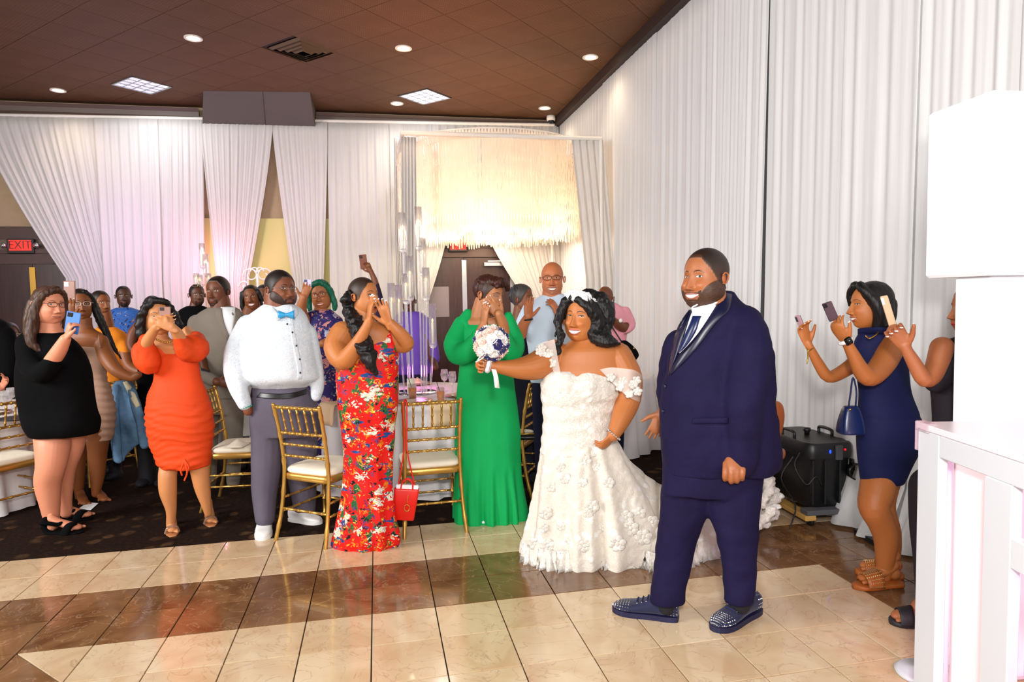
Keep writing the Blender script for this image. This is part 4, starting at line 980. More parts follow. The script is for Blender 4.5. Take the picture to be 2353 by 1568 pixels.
# sheer off-shoulder sleeves with lace motifs
M_SHEER = NT('sheer_tulle', .6, alpha=.42, spec=.2).color('#fbf8f4').m
sm_ = MB(); G = []
for u0, v0, u1, v1, d0 in ((1376, 850, 1382, 854, -.12), (1402, 845, 1400, 872, -.17), (1430, 847, 1426, 898, -.20), (1458, 851, 1450, 916, -.20), (1474, 862, 1470, 924, -.10), (1472, 866, 1470, 922, .03), (1440, 856, 1440, 900, .10)):
    G.append([b.P(u0+(u1-u0)*q, v0+(v1-v0)*q, d0) for q in np.linspace(0, 1, 8)])
G = catm(np.array(G).reshape(len(G), -1), 5).reshape(-1, 8, 3); sm_.sheet(G, 0).build('sheer_sleeve', M_SHEER, b.root)
G = []
for u0, v0, u1, v1, d0 in ((1232, 800, 1228, 830, .05), (1229, 798, 1240, 835, -.05), (1240, 790, 1262, 838, -.09), (1258, 784, 1276, 862, -.11), (1274, 780, 1290, 870, -.12)):
    G.append([b.P(u0+(u1-u0)*q, v0+(v1-v0)*q, d0) for q in np.linspace(0, 1, 8)])
G = catm(np.array(G).reshape(len(G), -1), 5).reshape(-1, 8, 3); MB().sheet(G, 0).build('sheer_sleeve', M_SHEER, b.root)
def motif(mb, c, r, n=6, seed=0, ax=EX, up=EZ, out=-EY):
    rr = random.Random(seed)
    for k in range(n):
        a = k*2*PI/n+seed; p = c+(ax*math.cos(a)+up*math.sin(a))*r*.6
        mb.ball(p, (r*.5, r*.12, r*.42), 8)
    mb.ball(c, (r*.35, r*.16, r*.35), 8)
for pts, nm in ((((1405, 868), (1432, 876), (1455, 884), (1446, 905), (1466, 900), (1425, 890), (1463, 875)), 'r'), (((1240, 808), (1250, 818), (1262, 812), (1268, 835), (1246, 800)), 'l')):
    mm = MB()
    for i, (u, v) in enumerate(pts): motif(mm, b.P(u, v, -.205 if nm == 'r' else -.115), .028, 5, i)
    mm.build('lace_motif', M_LACE, b.root)['kind'] = 'stuff'
mm = MB(); nn = 0
for (u, v, r) in ((1290, 1075, .03), (1300, 1100, .035), (1268, 1120, .03), (1345, 1060, .04), (1372, 1075, .03), (1340, 1110, .03), (1360, 1165, .045), (1352, 1180, .03), (1255, 1180, .04), (1250, 1215, .03), (1380, 1215, .03), (1440, 1190, .045), (1450, 1215, .05), (1470, 1180, .04), (1290, 1210, .03), (1310, 1240, .03), (1260, 1255, .045), (1345, 1255, .04), (1420, 1250, .05), (1480, 1235, .05), (1500, 1160, .04), (1230, 1250, .04), (1400, 1110, .035), (1500, 1200, .04)):
    p = b.hit(u, v, .006); motif(mm, p, r, 6, nn); nn += 1
mm.build('lace_applique', M_LACE, b.root)['kind'] = 'stuff'
b.hair(HAIR_BLACK, balls=[(0, -.12, .12, .36, .42, .40), (0, -.30, .20, .32, .27, .30), (.04, -.18, .40, .26, .22, .17)],
   locks=[[(-.10, .26, .38, .09), (-.27, .20, .22, .07), (-.35, .10, -.02, .055)], [(.05, .30, .36, .08), (.22, .26, .24, .09), (.32, .14, .05, .10), (.36, .02, -.15, .11)], [(.36, -.15, .0, .12), (.44, -.15, -.25, .12)]],
   pix=[[(1300, 690, -.02, 10), (1290, 720, -.03, 9), (1283, 750, -.06, 8), (1290, 775, -.09, 9), (1282, 795, -.10, 7), (1286, 808, -.10, 5), (1275, 818, -.10, 3)],
        [(1294, 700, .0, 8), (1277, 735, .0, 5), (1281, 760, -.02, 4), (1276, 772, -.03, 3)],
        [(1352, 688, -.08, 14), (1362, 715, -.07, 17), (1372, 740, -.06, 19), (1366, 765, -.08, 18), (1378, 780, -.11, 17), (1398, 786, -.12, 14), (1415, 790, -.12, 7), (1424, 791, -.12, 3)],
        [(1380, 690, .0, 20), (1392, 725, .0, 22), (1386, 755, -.02, 20), (1392, 775, -.06, 16), (1410, 786, -.10, 9)]],
   voxel=.006, strand=.003, wave=.002, freq=110)
tr_ = MB(); 
for i in range(76):
    a = -1.15+2.3*i/75; R0 = .365; hgt = .10*(1-.55*abs(a)/1.15)
    for k in range(4 if abs(a) < .9 else 2):
        tr_.ball(b.HL(R0*math.sin(a)*1.0, .02+.30*math.cos(a), .335+hgt*k*.55+.010*((i*5) % 3)+.012*math.sin(i*2.3)+.03*(1-abs(a))), .0055+.004*((i*7+k*3) % 4 == 0), 6)
tr_.tube([b.HL(.37*math.sin(a), .01+.30*math.cos(a), .325) for a in np.linspace(-1.3, 1.3, 20)], .003, 5)
tr_.build('tiara', mat('crystal_silver', '#f0f0f2', .2, .25), b.root, False)
bb = MB(); a_ = np.linspace(0, 2*PI, 19); c0 = b.P(1411, 999, -.2)
for t in a_[:-1]: bb.ball(c0+EX*.042*math.cos(t)*.8+EZ*(-.03*math.cos(t)*1.)+EY*.045*math.sin(t), .006, 6)
bb.build('bracelet', M_SILVER, b.root)['kind'] = 'stuff'
b.finish(.010, .0042)
# bouquet
def bouquet():
    c = ath(1129, 789, b.h-.20); r = empty('bouquet', tuple(c), 0, 'round bridal bouquet of white, blush and navy fabric roses held out by the bride', 'bouquet')
    R = .105; MB().ball(c, R*.9, 20).build('base', fabric('blush_satin', '#e8cdbb'), r)
    cols = [('white_rose', '#f4f1ee'), ('blush_rose', '#ecc9bb'), ('navy_rose', '#221a66')]; pal = [fabric(n, c_, .6, .04, .3) for n, c_ in cols]; seq = [0, 1, 2, 0, 1, 0, 2, 1, 0, 2, 1, 0]
    n = 46
    for i in range(n):
        y = 1-2*(i+.5)/n; a = i*2.39996; q = math.sqrt(1-y*y); d = np.array([q*math.cos(a), q*math.sin(a), y]); x = np.cross(d, [0.3, .2, .93]); x /= np.linalg.norm(x); w_ = np.cross(d, x)
        mb = MB(); p = c+d*R*.86; s_ = .033
        for rr, k, h_ in ((1., 5, .25), (.66, 4, .55), (.34, 3, .8)):
            for j in range(k):
                t = j*2*PI/k+rr*3+i; G = []
                for uu in np.linspace(-.75, .75, 4):
                    col = []
                    for vv in np.linspace(0, 1, 3):
                        ang = t+uu*1.1; rad = s_*rr*(.35+.65*vv**.7); col.append(p+(x*math.cos(ang)+w_*math.sin(ang))*rad+d*(s_*(h_*.9*vv*(1-.5*abs(uu)))))
                    G.append(col)
                mb.sheet(G, .0015, nrm=d)
        mb.ball(p+d*s_*.3, s_*.22, 6)
        k = seq[(i*5+i//3) % 12]; o = mb.build('rose', pal[k], r); o['label'] = ['white rose', 'blush pink rose', 'navy blue rose'][k]
    pe = MB()
    for i in range(90):
        y = 1-2*(i+.5)/90; a = i*2.39996+.7; q = math.sqrt(1-y*y); pe.ball(c+np.array([q*math.cos(a), q*math.sin(a), y])*(R*1.02), .0035, 6)
    pe.build('pearls', mat('pearl', '#f6efe6', .2), r)['kind'] = 'stuff'
    MB().tube([ath(1127, 812, b.h-.20), ath(1124, 836, b.h-.205), ath(1120, 852, b.h-.21)], [.02, .017, .016], 12).build('handle', mat('silver_ribbon', '#d9d4da', .25, .4), r)
    rb = MB(); L_ = [(1133, 848), (1138, 865), (1141, 891)]
    G = [[ath(u-4, v, b.h-.215+.004*i), ath(u+7, v+2, b.h-.215+.004*i)] for i, (u, v) in enumerate(L_)]; rb.sheet(G, .001, nrm=EY)
    for L_ in ([(1112, 806), (1105, 816), (1098, 828)], [(1120, 812), (1108, 824), (1094, 832)]): rb.tube([ath(u, v, b.h-.24) for u, v in L_], .004, 6)
    rb.build('ribbon_tails', fabric('white_satin_ribbon', '#f2efe8', .4), r)
bouquet()
# ------------------------------------------------------------------ guests
def floral(name, base, pal, sc=13., rough=.7):
    """printed fabric: scattered petals, leaves and strokes over a base colour"""
    t = NT(name, rough, spec=.25); v0 = t.co(); v = t.mix(.10, v0, t.noise(v0, 7, 3, 1.5, 'Color')); c = base
    for i, (col, s_, th, st) in enumerate(pal):
        v2 = t.co(scale=st, rot=(.4*i, .7*i, .9*i)); v2 = t.mix(.14, v2, t.noise(v2, 11+3*i, 3, 1., 'Color'))
        d = t.vor(v2, s_); k = t.n('ShaderNodeTexVoronoi'); k.inputs['Scale'].default_value = s_; t.l(v2, k.inputs['Vector'])
        sep = t.n('ShaderNodeSeparateColor'); t.l(k.outputs['Color'], sep.inputs[0])
        pick = t.math('LESS_THAN', sep.outputs[0], .74); m = t.math('MULTIPLY', t.math('LESS_THAN', d, th), pick)
        c = t.mix(m, c, t.mix(t.ramp(t.noise(v2, 60, 3), [(.45, '#000000'), (.55, '#ffffff')]), col, tuple(x*.55 for x in lin(col))))
    t.color(c); t.bump(t.noise(v0, 9, 3), .25, .02); return t.m
def phone(label, fig, u, v, dd, wpx, hpx, tilt, col, lens='#1a1a1d', yaw=0., group='raised phones', cols=None):
    """phone held facing the picture; tilt in degrees in the picture plane, yaw turns it edge-on"""
    p = fig.P(u, v, dd); k = (fig.h+dd)/F_PX; w, h = wpx*k/2, hpx*k/2; r = empty('phone', tuple(p), 0, label, 'phone', group)
    t, y = math.radians(tilt), math.radians(yaw); up = EZ*math.cos(t)+EX*math.sin(t); sd = EX*math.cos(t)-EZ*math.sin(t); nr = np.cross(sd, up); s2 = sd*math.cos(y)+nr*math.sin(y); n2 = nr*math.cos(y)-sd*math.sin(y)
    M = np.eye(4); M[:3, 0] = s2; M[:3, 1] = n2; M[:3, 2] = up; M[:3, 3] = p
    MB().box((-w, -.0045, -h), (w, .0045, h), M=M, bev=.004).build('phone_case', mat('case_'+col, col, .3), r, False)
    MB().box((-w*.92, -.0056, -h*.95), (w*.92, -.0044, h*.95), M=M).build('screen', mat('phone_screen', '#15161a', .08), r, False)
    MB().box((-w*.8, .0045, h*.5), (-w*.05, .0068, h*.9), M=M, bev=.001).build('camera_bump', mat('lens_'+lens, lens, .2), r, False)
    return r
M_BLACKC = fabric('black_knit', '#060607', .9, .2, bump=.2, spec=.1); M_DENIM = fabric('light_denim', '#6488aa', .85, .45, bump=.3)
def bghead(f, uc, vt, vb, yaw, **k): k.setdefault('hair', 1); k.setdefault('nl', 96); k.setdefault('nt', 88); f.head(uc, vt, vb, yaw, **k)

# woman in the black dress, far left
f = Fig('woman with long brown hair in a short black dress, filming at the left', (135, 1215), skin='#d98d6c')
f.head(114, 657, 746, yaw=-32, pitch=4, roll=3, nl=120, nt=110, fat=.9, smile=.5, eye=.8, lip_c='#b06058', brow_c='#5a3a28', iris='#4a5a50', hair=1, hair_c='#3a241a', hair_h=.01)
f.skin_l([(94, 134, 735, .9), (90, 140, 762, .8), (62, 158, 785, .5), (60, 160, 840, .5), (80, 190, 980, .5)])
f.leg([(120, 975, .02, 36), (120, 1000, .01, 37), (121, 1030, -.03, 36), (117, 1072, -.06, 31), (110, 1110, -.05, 28), (115, 1160, -.04, 21), (120, 1205, -.03, 15)]); f.leg([(165, 985, .12, 34), (162, 1030, .12, 27), (150, 1072, .12, 23), (146, 1110, .13, 21), (148, 1150, .14, 16), (152, 1178, .15, 13)])
f.foot((112, 1226), (192, 1222), z=.015, w=.042, H=.09); f.foot((140, 1196), (214, 1192), z=.015, w=.042, H=.09)
f.skin_t([(118, 832, -.22, 17), (136, 806, -.24, 16), (150, 780, -.26, 12)]); f.hand(152, 778, -.26, (.35, .9, -.1), (.6, -.1, .6), -1, L=.17, curl=(.55, .6, .65, .7), spread=.1, thumb=.4, tc=.4, nails='#e8b8b0')
f.cloth('dress', M_BLACKC, [[(78, 142, 764, .7), (58, 168, 784, .62), (46, 190, 812, .6), (40, 203, 850, .62), (42, 210, 895, .62), (50, 216, 940, .62), (60, 224, 972, .72), (70, 222, 992, .74), (74, 220, 1000, .7)]],
    [[(66, 790, -.06, 26), (70, 835, -.14, 27), (96, 856, -.2, 25), (122, 832, -.22, 20)]], smooth=4, disp=wrk(.006, 6, 3))
f.hair(hairmat('brown_hair', '#2e1c13', '#5b3d2b'), balls=[(0, -.10, .12, .345, .40, .385)], locks=[[(.03, .24, .42, .1), (.24, .20, .28, .07), (.33, .12, .02, .06), (.34, .10, -.25, .07), (.32, .12, -.55, .07)], [(-.03, .24, .42, .1), (-.26, .18, .26, .09), (-.34, .05, .0, .12), (-.38, .0, -.3, .15), (-.42, .0, -.65, .15), (-.45, .08, -.95, .12), (-.25, .22, -1.2, .10), (-.08, .3, -1.35, .05)], [(-.2, -.25, 0, .2), (-.3, -.2, -.5, .2), (-.35, -.1, -.95, .15)]], voxel=.008)
f.glasses(mat('brown_frame', '#3a1c14', .3), lens=(.10, .058)); f.finish(.008, .0055)
phone('phone in a blue and violet marbled case held by the woman in the black dress', f, 167, 742, -.235, 33, 50, 12, '#4a7fd0', '#101018')
for hl, te in (((106, 1228), (190, 1226)), ((136, 1198), (212, 1195))):
    a = atz(*hl); c_ = atz(*te); d = c_-a; Ln = np.linalg.norm(d); d /= Ln; la = np.cross(d, EZ); mb = MB(); mb.loft([(a+d*Ln*t+EZ*.009, w_, .009) for t, w_ in ((0, .02), (.05, .034), (.35, .036), (.7, .048), (.92, .04), (1.02, .012))], 16, ax=la, ay=EZ)
    mb.tube([a+d*Ln*.62-la*.05+EZ*.01, a+d*Ln*.68-la*.03+EZ*.055, a+d*Ln*.70+EZ*.066, a+d*Ln*.68+la*.03+EZ*.055, a+d*Ln*.62+la*.05+EZ*.01], .016, 8, flat=(d, 2.1))
    mb.tube([a+d*.02+EZ*.01, a-d*.005+EZ*.05, a+d*.0+EZ*.1], .026, 10); mb.tube([a+EZ*.09+la*.04, a+d*.03+EZ*.095+la*.045, a+d*.09+EZ*.075+la*.02, a+d*.11+EZ*.075, a+d*.09+EZ*.075-la*.02, a+d*.03+EZ*.095-la*.045, a+EZ*.09-la*.04], .015, 8)
    V, Fa = remesh(mb, .006, 2); MB().add(V, Fa.tolist()).build('strap_sandal', M_BLACKC, f.root)

# woman in the tan dress
f = Fig('woman in a fitted tan dress with long braids, filming behind the black dress', (215, 1152), skin='#8a4e24')
bghead(f, 186, 664, 738, -8, smile=.2, eye=.9, lip_c='#a0524a', hair_h=.02)
f.skin_l([(170, 208, 730, .9), (168, 212, 755, .8), (150, 238, 775, .55), (160, 240, 820, .5), (205, 245, 1000, .5)])
f.skin_t([(232, 785, 0, 16), (246, 822, -.05, 17), (268, 852, -.1, 14), (302, 868, -.1, 10), (318, 862, -.1, 8)])
f.skin_t([(165, 790, -.05, 16), (140, 800, -.2, 15), (150, 760, -.3, 11), (160, 728, -.32, 9)]); f.hand(160, 730, -.32, (.1, 1, 0), (0, 0, -1), 1, L=.17, curl=(.15, .15, .2, .2), spread=.1, nails='#f0d0c8')
f.leg([(178, 985, .06, 24), (178, 1050, .06, 18), (180, 1100, .07, 13), (182, 1148, .08, 8)]); f.leg([(226, 985, 0, 27), (224, 1045, 0, 20), (224, 1095, 0, 15), (220, 1135, 0, 9)])
f.foot((220, 1142), (244, 1156), w=.04); f.foot((184, 1150), (196, 1164), w=.04)
f.cloth('dress', fabric('tan_jersey', '#a98570', .8, .06), [[(168, 222, 786, .6), (160, 240, 800, .6), (170, 249, 830, .62), (188, 243, 862, .6), (190, 252, 890, .62), (185, 264, 940, .64), (186, 262, 985, .62), (190, 258, 1012, .6)]], [[(226, 770, -.06, 3), (230, 800, -.09, 3)], [(172, 772, -.06, 3), (168, 800, -.09, 3)]], smooth=3,
    disp=lambda V, N: .005*np.sin(V[:, 2]*110+5*nz(V, 3.))*(V[:, 2] < 1.05)+.003*nz(V, 9.))
f.hair(HAIR_BLACK, balls=[(0, -.14, .12, .34, .38, .38)], locks=[[(.1, .2, .40, .08), (.3, .1, .2, .08), (.36, .0, -.1, .09), (.48, .0, -.5, .10), (.62, .0, -.9, .09), (.78, .05, -1.3, .07), (.98, .1, -1.75, .03)], [(.36, -.1, 0, .12), (.5, -.1, -.5, .13), (.72, -.05, -1.1, .09), (.85, 0, -1.45, .05)], [(-.3, -.1, 0, .1), (-.36, -.1, -.5, .1)]], voxel=.009)
f.glasses(mat('clear_frame', '#d8d0c8', .2), lens=(.095, .065)); f.finish(.009, .006)
phone('phone in a brown case held up by the woman in the tan dress', f, 160, 672, -.285, 27, 52, 2, '#8a5a48', '#e8e8ee')
# person in the orange tee behind
f = Fig('person in a yellow-orange tee mostly hidden behind the tan dress', u=262, h=6.15, skin='#8a4c22')
bghead(f, 232, 668, 728, -30); f.skin_t([(240, 715, 0, 13), (245, 760, 0, 18)]); f.skin_t([(284, 800, -.02, 13), (298, 842, -.06, 13), (335, 858, -.1, 9), (352, 850, -.1, 8)]); f.hand(350, 852, -.1, (1, .1, 0), (0, -1, 0), 1, L=.16)
f.cloth('tee_shirt', fabric('yellow_orange_cotton', '#e8861c', .8), [[(225, 265, 752, .7), (205, 290, 772, .6), (208, 286, 820, .6), (205, 285, 890, .6)]], [[(272, 776, 0, 14), (288, 806, -.03, 13)]], smooth=3, disp=wrk(.006, 7, 2)); f.cloth('trousers', M_BLACKC, [[(205, 283, 880, .6), (205, 280, 1000, .6)]], [[(225, 1000, 0, 18), (228, 1070, 0, 10)], [(262, 1000, 0, 18), (262, 1075, 0, 10)]]); f.finish(.010, .007)
# man in the blue floral shirt
f = Fig('man in a blue patterned shirt standing far back before the lilac drape', u=284, h=7.3, skin='#4a2616')
bghead(f, 284, 657, 706, -5, beard='goatee', hair_h=.012); f.skin_t([(284, 695, 0, 9), (284, 722, 0, 12)]); f.skin_t([(246, 725, 0, 9), (242, 775, 0, 8), (246, 815, 0, 6)]); f.skin_t([(318, 725, 0, 9), (322, 775, 0, 8), (318, 815, 0, 6)])
f.cloth('floral_shirt', floral('blue_floral', '#2f5ca8', [('#142a66', 26., .28, (1, 1, 1)), ('#8fb4d8', 30., .22, (1, 1, 1)), ('#c08a5a', 20., .2, (1, 1, 1))]), [[(268, 300, 707, .7), (248, 322, 718, .6), (241, 324, 750, .6), (246, 322, 800, .6), (248, 320, 850, .6)]], [[(250, 724, 0, 11), (243, 770, 0, 11)], [(318, 724, 0, 11), (322, 768, 0, 11)]]); f.cloth('trousers', M_BLACKC, [[(250, 318, 845, .6), (252, 316, 900, .6)]], [[(270, 900, 0, 16), (270, 1010, 0, 9)], [(300, 900, 0, 16), (300, 1010, 0, 9)]]); f.finish(.012, .009)
# bare-armed guest behind the orange dress
f = Fig('bare-armed guest almost hidden behind the woman in the orange dress', u=330, h=5.9, skin='#7a4020')
bghead(f, 352, 680, 738, -20); f.skin_t([(350, 725, 0, 12), (345, 770, 0, 20)]); f.skin_t([(322, 748, 0, 13), (306, 770, -.03, 13), (304, 800, -.06, 11), (330, 815, -.1, 8)])
f.cloth('top', M_BLACKC, [[(330, 372, 752, .6), (318, 385, 775, .6), (318, 385, 850, .6), (315, 388, 1000, .6)]], []); f.finish(.010)

# woman in the orange dress
f = Fig('woman in an orange off-shoulder ruched dress holding a phone before her face', (432, 1222), skin='#c5824f')
f.head(362, 684, 772, yaw=-12, pitch=2, roll=-3, nl=120, nt=110, fat=.5, smile=.3, eye=.5, lip_c='#a85048', hair=1, shadow='#c08a60')
f.skin_l([(344, 384, 760, .9), (342, 390, 780, .8), (335, 440, 795, .55), (350, 448, 815, .5), (365, 455, 880, .5), (370, 460, 1020, .5)]); f.skin_t([(430, 785, 0, 18), (440, 768, 0, 22), (420, 790, 0, 20)])
f.skin_t([(330, 800, -.16, 15), (340, 782, -.2, 13), (358, 752, -.26, 9)]); f.skin_t([(418, 790, -.14, 15), (408, 768, -.2, 13), (396, 752, -.26, 9)])
f.hand(358, 754, -.26, (.75, .55, -.1), (.2, -.4, .9), 1, L=.165, curl=(.35, .35, .4, .4), spread=.1, thumb=.6, nails='#f3dcd6'); f.hand(397, 756, -.27, (-.75, .5, -.1), (-.2, -.3, .9), -1, L=.165, curl=(.4, .4, .45, .5), spread=.1, thumb=.6, nails='#f3dcd6')
f.leg([(390, 1030, .02, 19), (387, 1075, .0, 20), (385, 1095, -.02, 20), (386, 1130, -.02, 19), (393, 1170, -.01, 12), (394, 1200, .0, 9)]); f.leg([(455, 1040, .03, 26), (460, 1090, .02, 20), (466, 1125, .03, 17), (474, 1160, .04, 11), (478, 1180, .05, 8)])
f.foot((394, 1206), (396, 1233), z=.01, w=.038, H=.11); f.foot((478, 1186), (486, 1210), z=.01, w=.038, H=.11)
M_OR = fabric('orange_jersey', '#d8420a', .7, .06, bump=.2)
f.cloth('ruched_dress', M_OR, [[(352, 440, 806, .5), (350, 452, 822, .6), (356, 456, 845, .62), (354, 462, 875, .6), (342, 474, 905, .62), (337, 486, 945, .64), (340, 489, 985, .64), (350, 486, 1030, .6), (362, 484, 1060, .68), (369, 479, 1074, .66)]],
    [[(368, 806, -.06, 12), (350, 780, -.02, 10)], [(430, 812, -.06, 16), (440, 780, -.02, 14)]], smooth=3, disp=lambda V, N: (.0035*np.sin(V[:, 2]*85+9*nz(V, 4.5))+.0035*np.sin(V[:, 2]*170+12*nz(V, 5.)))*np.clip((1.05-V[:, 2])*5, 0, 1)+.003*nz(V, 8.))
f.cloth('puff_sleeve', M_OR, [], [[(346, 790, -.02, 18), (330, 812, -.08, 27), (344, 838, -.12, 25), (336, 802, -.16, 22), (334, 782, -.18, 14)]], disp=wrk(.008, 12, 2)); f.cloth('puff_sleeve', M_OR, [], [[(450, 782, .0, 22), (446, 800, -.06, 34), (428, 800, -.12, 28), (412, 780, -.18, 15), (408, 768, -.2, 12)]], disp=wrk(.008, 12, 4))
mb = MB(); f.T(mb, [(424, 1058, -.20, 3), (416, 1080, -.21, 2), (418, 1092, -.2, 2)]); f.T(mb, [(424, 1058, -.20, 3), (430, 1085, -.21, 2), (424, 1104, -.2, 2)]); f.T(mb, [(424, 1058, -.2, 3), (434, 1074, -.21, 2), (430, 1086, -.2, 2)]); mb.build('drawstring', M_OR, f.root)
f.hair(HAIR_BLACK, balls=[(0, -.12, .12, .36, .40, .39)], locks=[[(-.12, .22, .42, .1), (-.32, .16, .2, .1), (-.42, .06, -.1, .12), (-.42, .06, -.4, .13), (-.36, .08, -.6, .08)], [(-.05, .24, .42, .09), (.2, .24, .36, .08), (.34, .16, .12, .09), (.42, .06, -.12, .12), (.46, .02, -.36, .12), (.42, .06, -.55, .07)], [(0, -.35, 0, .2), (0, -.35, -.4, .2)]], voxel=.008, wave=.004)
nk = MB(); [nk.ball(f.P(356+i*4.2, 778+9*math.sin(i/12*PI), -.135+.0), (.006, .006, .008), 6) for i in range(12)]; nk.build('gold_necklace', M_GOLD, f.root)['kind'] = 'stuff'
f.finish(.008, .0055); phone('phone in a rose brown case held by the woman in the orange dress', f, 379, 724, -.245, 27, 38, 2, '#9c7468', '#403030')
M_CLEAR = NT('clear_vinyl', .08, trans=.9, spec=.5).color('#f2e8e0').m
for hl, te in (((394, 1206), (397, 1235)), ((478, 1186), (487, 1212))):
    a = atz(*hl); c_ = atz(*te); d = c_-a; Ln = np.linalg.norm(d); d /= Ln; la = np.cross(d, EZ); mb = MB(); mb.loft([(a+d*Ln*t+EZ*.006, w_, .006) for t, w_ in ((0, .02), (.3, .03), (.75, .044), (1.03, .02))], 14, ax=la, ay=EZ); mb.tube([a+EZ*.0, a+EZ*.06], [.008, .014], 8)
    mb.build('heel_sandal', mat('nude_sole', '#b5764a', .4), f.root); mb = MB(); mb.tube([a+d*Ln*.7-la*.045+EZ*.01, a+d*Ln*.72-la*.03+EZ*.045, a+d*Ln*.72+EZ*.055, a+d*Ln*.72+la*.03+EZ*.045, a+d*Ln*.7+la*.045+EZ*.01], .007, 8, flat=(d, 3.)); mb.build('clear_strap', M_CLEAR, f.root)

# man in black shirt, sunglasses on his head
f = Fig('man in black with sunglasses pushed up on his head', u=450, h=6.5, skin='#5a3018')
bghead(f, 453, 653, 704, -15, beard='goatee', smile=.3, hair_h=.008); f.skin_t([(450, 692, 0, 11), (447, 722, 0, 15)])
f.cloth('shirt', M_BLACKC, [[(430, 466, 703, .7), (410, 486, 716, .6), (402, 494, 745, .6), (402, 494, 900, .6), (410, 488, 1010, .6)]], []); f.glasses(mat('sunglass_frame', '#caa070', .2), lens=(.10, .06), z=.42, y=.30); f.finish(.011)
# man in the grey suit
f = Fig('man in a light grey suit and open white shirt behind the orange dress', (500, 1118), skin='#6a3a20')
bghead(f, 500, 635, 708, 28, nl=120, nt=110, beard='goatee', smile=.2, hair_h=.02, jaw=1.05, line=[.33, .33, .27, .16, .03, -.06, -.1, -.2, -.27]); f.skin_t([(506, 690, 0, 21), (508, 725, 0, 24)])
f.skin_t([(508, 740, 0, 14), (465, 790, -.08, 10), (475, 862, -.22, 9), (500, 878, -.3, 9)]); f.hand(500, 878, -.3, (.9, -.2, 0), (0, 0, 1), 1, L=.17, curl=(.4, .4, .4, .4))
M_GS = fabric('light_grey_wool', '#7f766b', .85, .08)
f.cloth('suit_jacket', M_GS, [[(484, 534, 704, .7), (462, 550, 716, .64), (444, 566, 736, .6), (437, 572, 780, .6), (440, 566, 850, .6), (445, 560, 915, .58)]], [[(452, 742, 0, 19), (446, 800, -.06, 20), (456, 852, -.16, 18), (490, 874, -.27, 14)], [(566, 745, 0, 19), (572, 800, -.04, 19), (560, 860, -.12, 17)]], smooth=4, disp=wrk(.006, 6, 3))
f.patch('shirt_front', M_WHITE, [(507, 706), (512, 740), (524, 772)], [(540, 706), (538, 740), (530, 774)], off=.012); f.patch('lapel', M_GS, [(494, 706), (498, 735), (524, 790)], [(508, 708), (514, 742), (528, 776)], off=.02); f.patch('lapel', M_GS, [(540, 706), (538, 740), (530, 774)], [(552, 712), (556, 740), (532, 790)], off=.02)
f.patch('pocket_square', mat('dark_pocket', '#2a2a30', .7), [(462, 846), (462, 852)], [(482, 851), (482, 856)], off=.012)
f.cloth('trousers', M_GS, [[(450, 556, 905, .6), (452, 560, 950, .6)]], [[(478, 950, 0, 26), (480, 1040, 0, 19), (482, 1108, 0, 15)], [(534, 950, 0, 26), (536, 1040, 0, 19), (536, 1108, 0, 15)]]); f.finish(.010, .007)
f = Fig('smiling woman with dark hair peeking between the grey suit and the white shirt', u=575, h=6.4, skin='#7c4524')
bghead(f, 578, 655, 713, 8, roll=-8, smile=1., open=.03, lip_c='#9c4a44'); f.skin_t([(575, 700, 0, 11), (570, 735, 0, 22)]); f.cloth('top', fabric('pale_top', '#e6e0da'), [[(555, 595, 722, .6), (540, 612, 740, .6), (542, 610, 860, .6), (540, 612, 1000, .6)]], [])
f.hair(HAIR_BLACK, balls=[(0, -.12, .12, .36, .4, .38)], locks=[[(-.3, .1, .2, .1), (-.38, .05, -.2, .1), (-.36, .05, -.6, .08)], [(.3, .1, .2, .1), (.38, .05, -.2, .1), (.36, .05, -.6, .08)]], voxel=.011); f.finish(.011)
f = Fig('guest with dark curly hair, mostly hidden behind the man with the blue bow tie', u=608, h=6.9, skin='#6a3a1e')
bghead(f, 606, 656, 706, 5, hair_h=.05); f.skin_t([(606, 695, 0, 10), (606, 725, 0, 16)]); f.cloth('top', M_BLACKC, [[(590, 625, 718, .6), (575, 640, 738, .6), (578, 638, 950, .6)]], []); f.finish(.012)

# man in the patterned white shirt
f = Fig('large bearded man in a patterned white shirt, blue bow tie and grey trousers', (640, 1202), skin='#7c4427')
f.head(646, 622, 711, yaw=-36, pitch=0, nl=150, nt=140, fat=1.1, jaw=1.1, beard='full', beard_c='#0f0a09', beard_a=.97, hair=1, hair_h=.03, eye=.8, lip_c='#8a5044', gaze=-.5, line=[.30, .30, .25, .17, .05, -.05, -.1, -.2, -.27])
f.skin_t([(638, 680, 0, 30), (640, 715, 0, 33)]); f.skin_l([(600, 680, 740, .5), (600, 690, 890, .5), (600, 690, 1000, .5)]); f.skin_t([(562, 915, -.12, 13), (570, 945, -.12, 11)])
M_PAIS = NT('paisley_shirt', .75, spec=.2); _v = M_PAIS.co(); _w = M_PAIS.mix(.1, _v, M_PAIS.noise(_v, 20, 3, 2., 'Color')); _a = M_PAIS.math('ABSOLUTE', M_PAIS.math('SUBTRACT', M_PAIS.noise(_w, 34, 3, 2.), .5))
M_PAIS.color(M_PAIS.ramp(_a, [(.0, '#b4c4d4'), (.03, '#c6d0dc'), (.055, '#e0e4e9')])).bump(M_PAIS.noise(_v, 9, 3), .35, .02); M_PAIS = M_PAIS.m
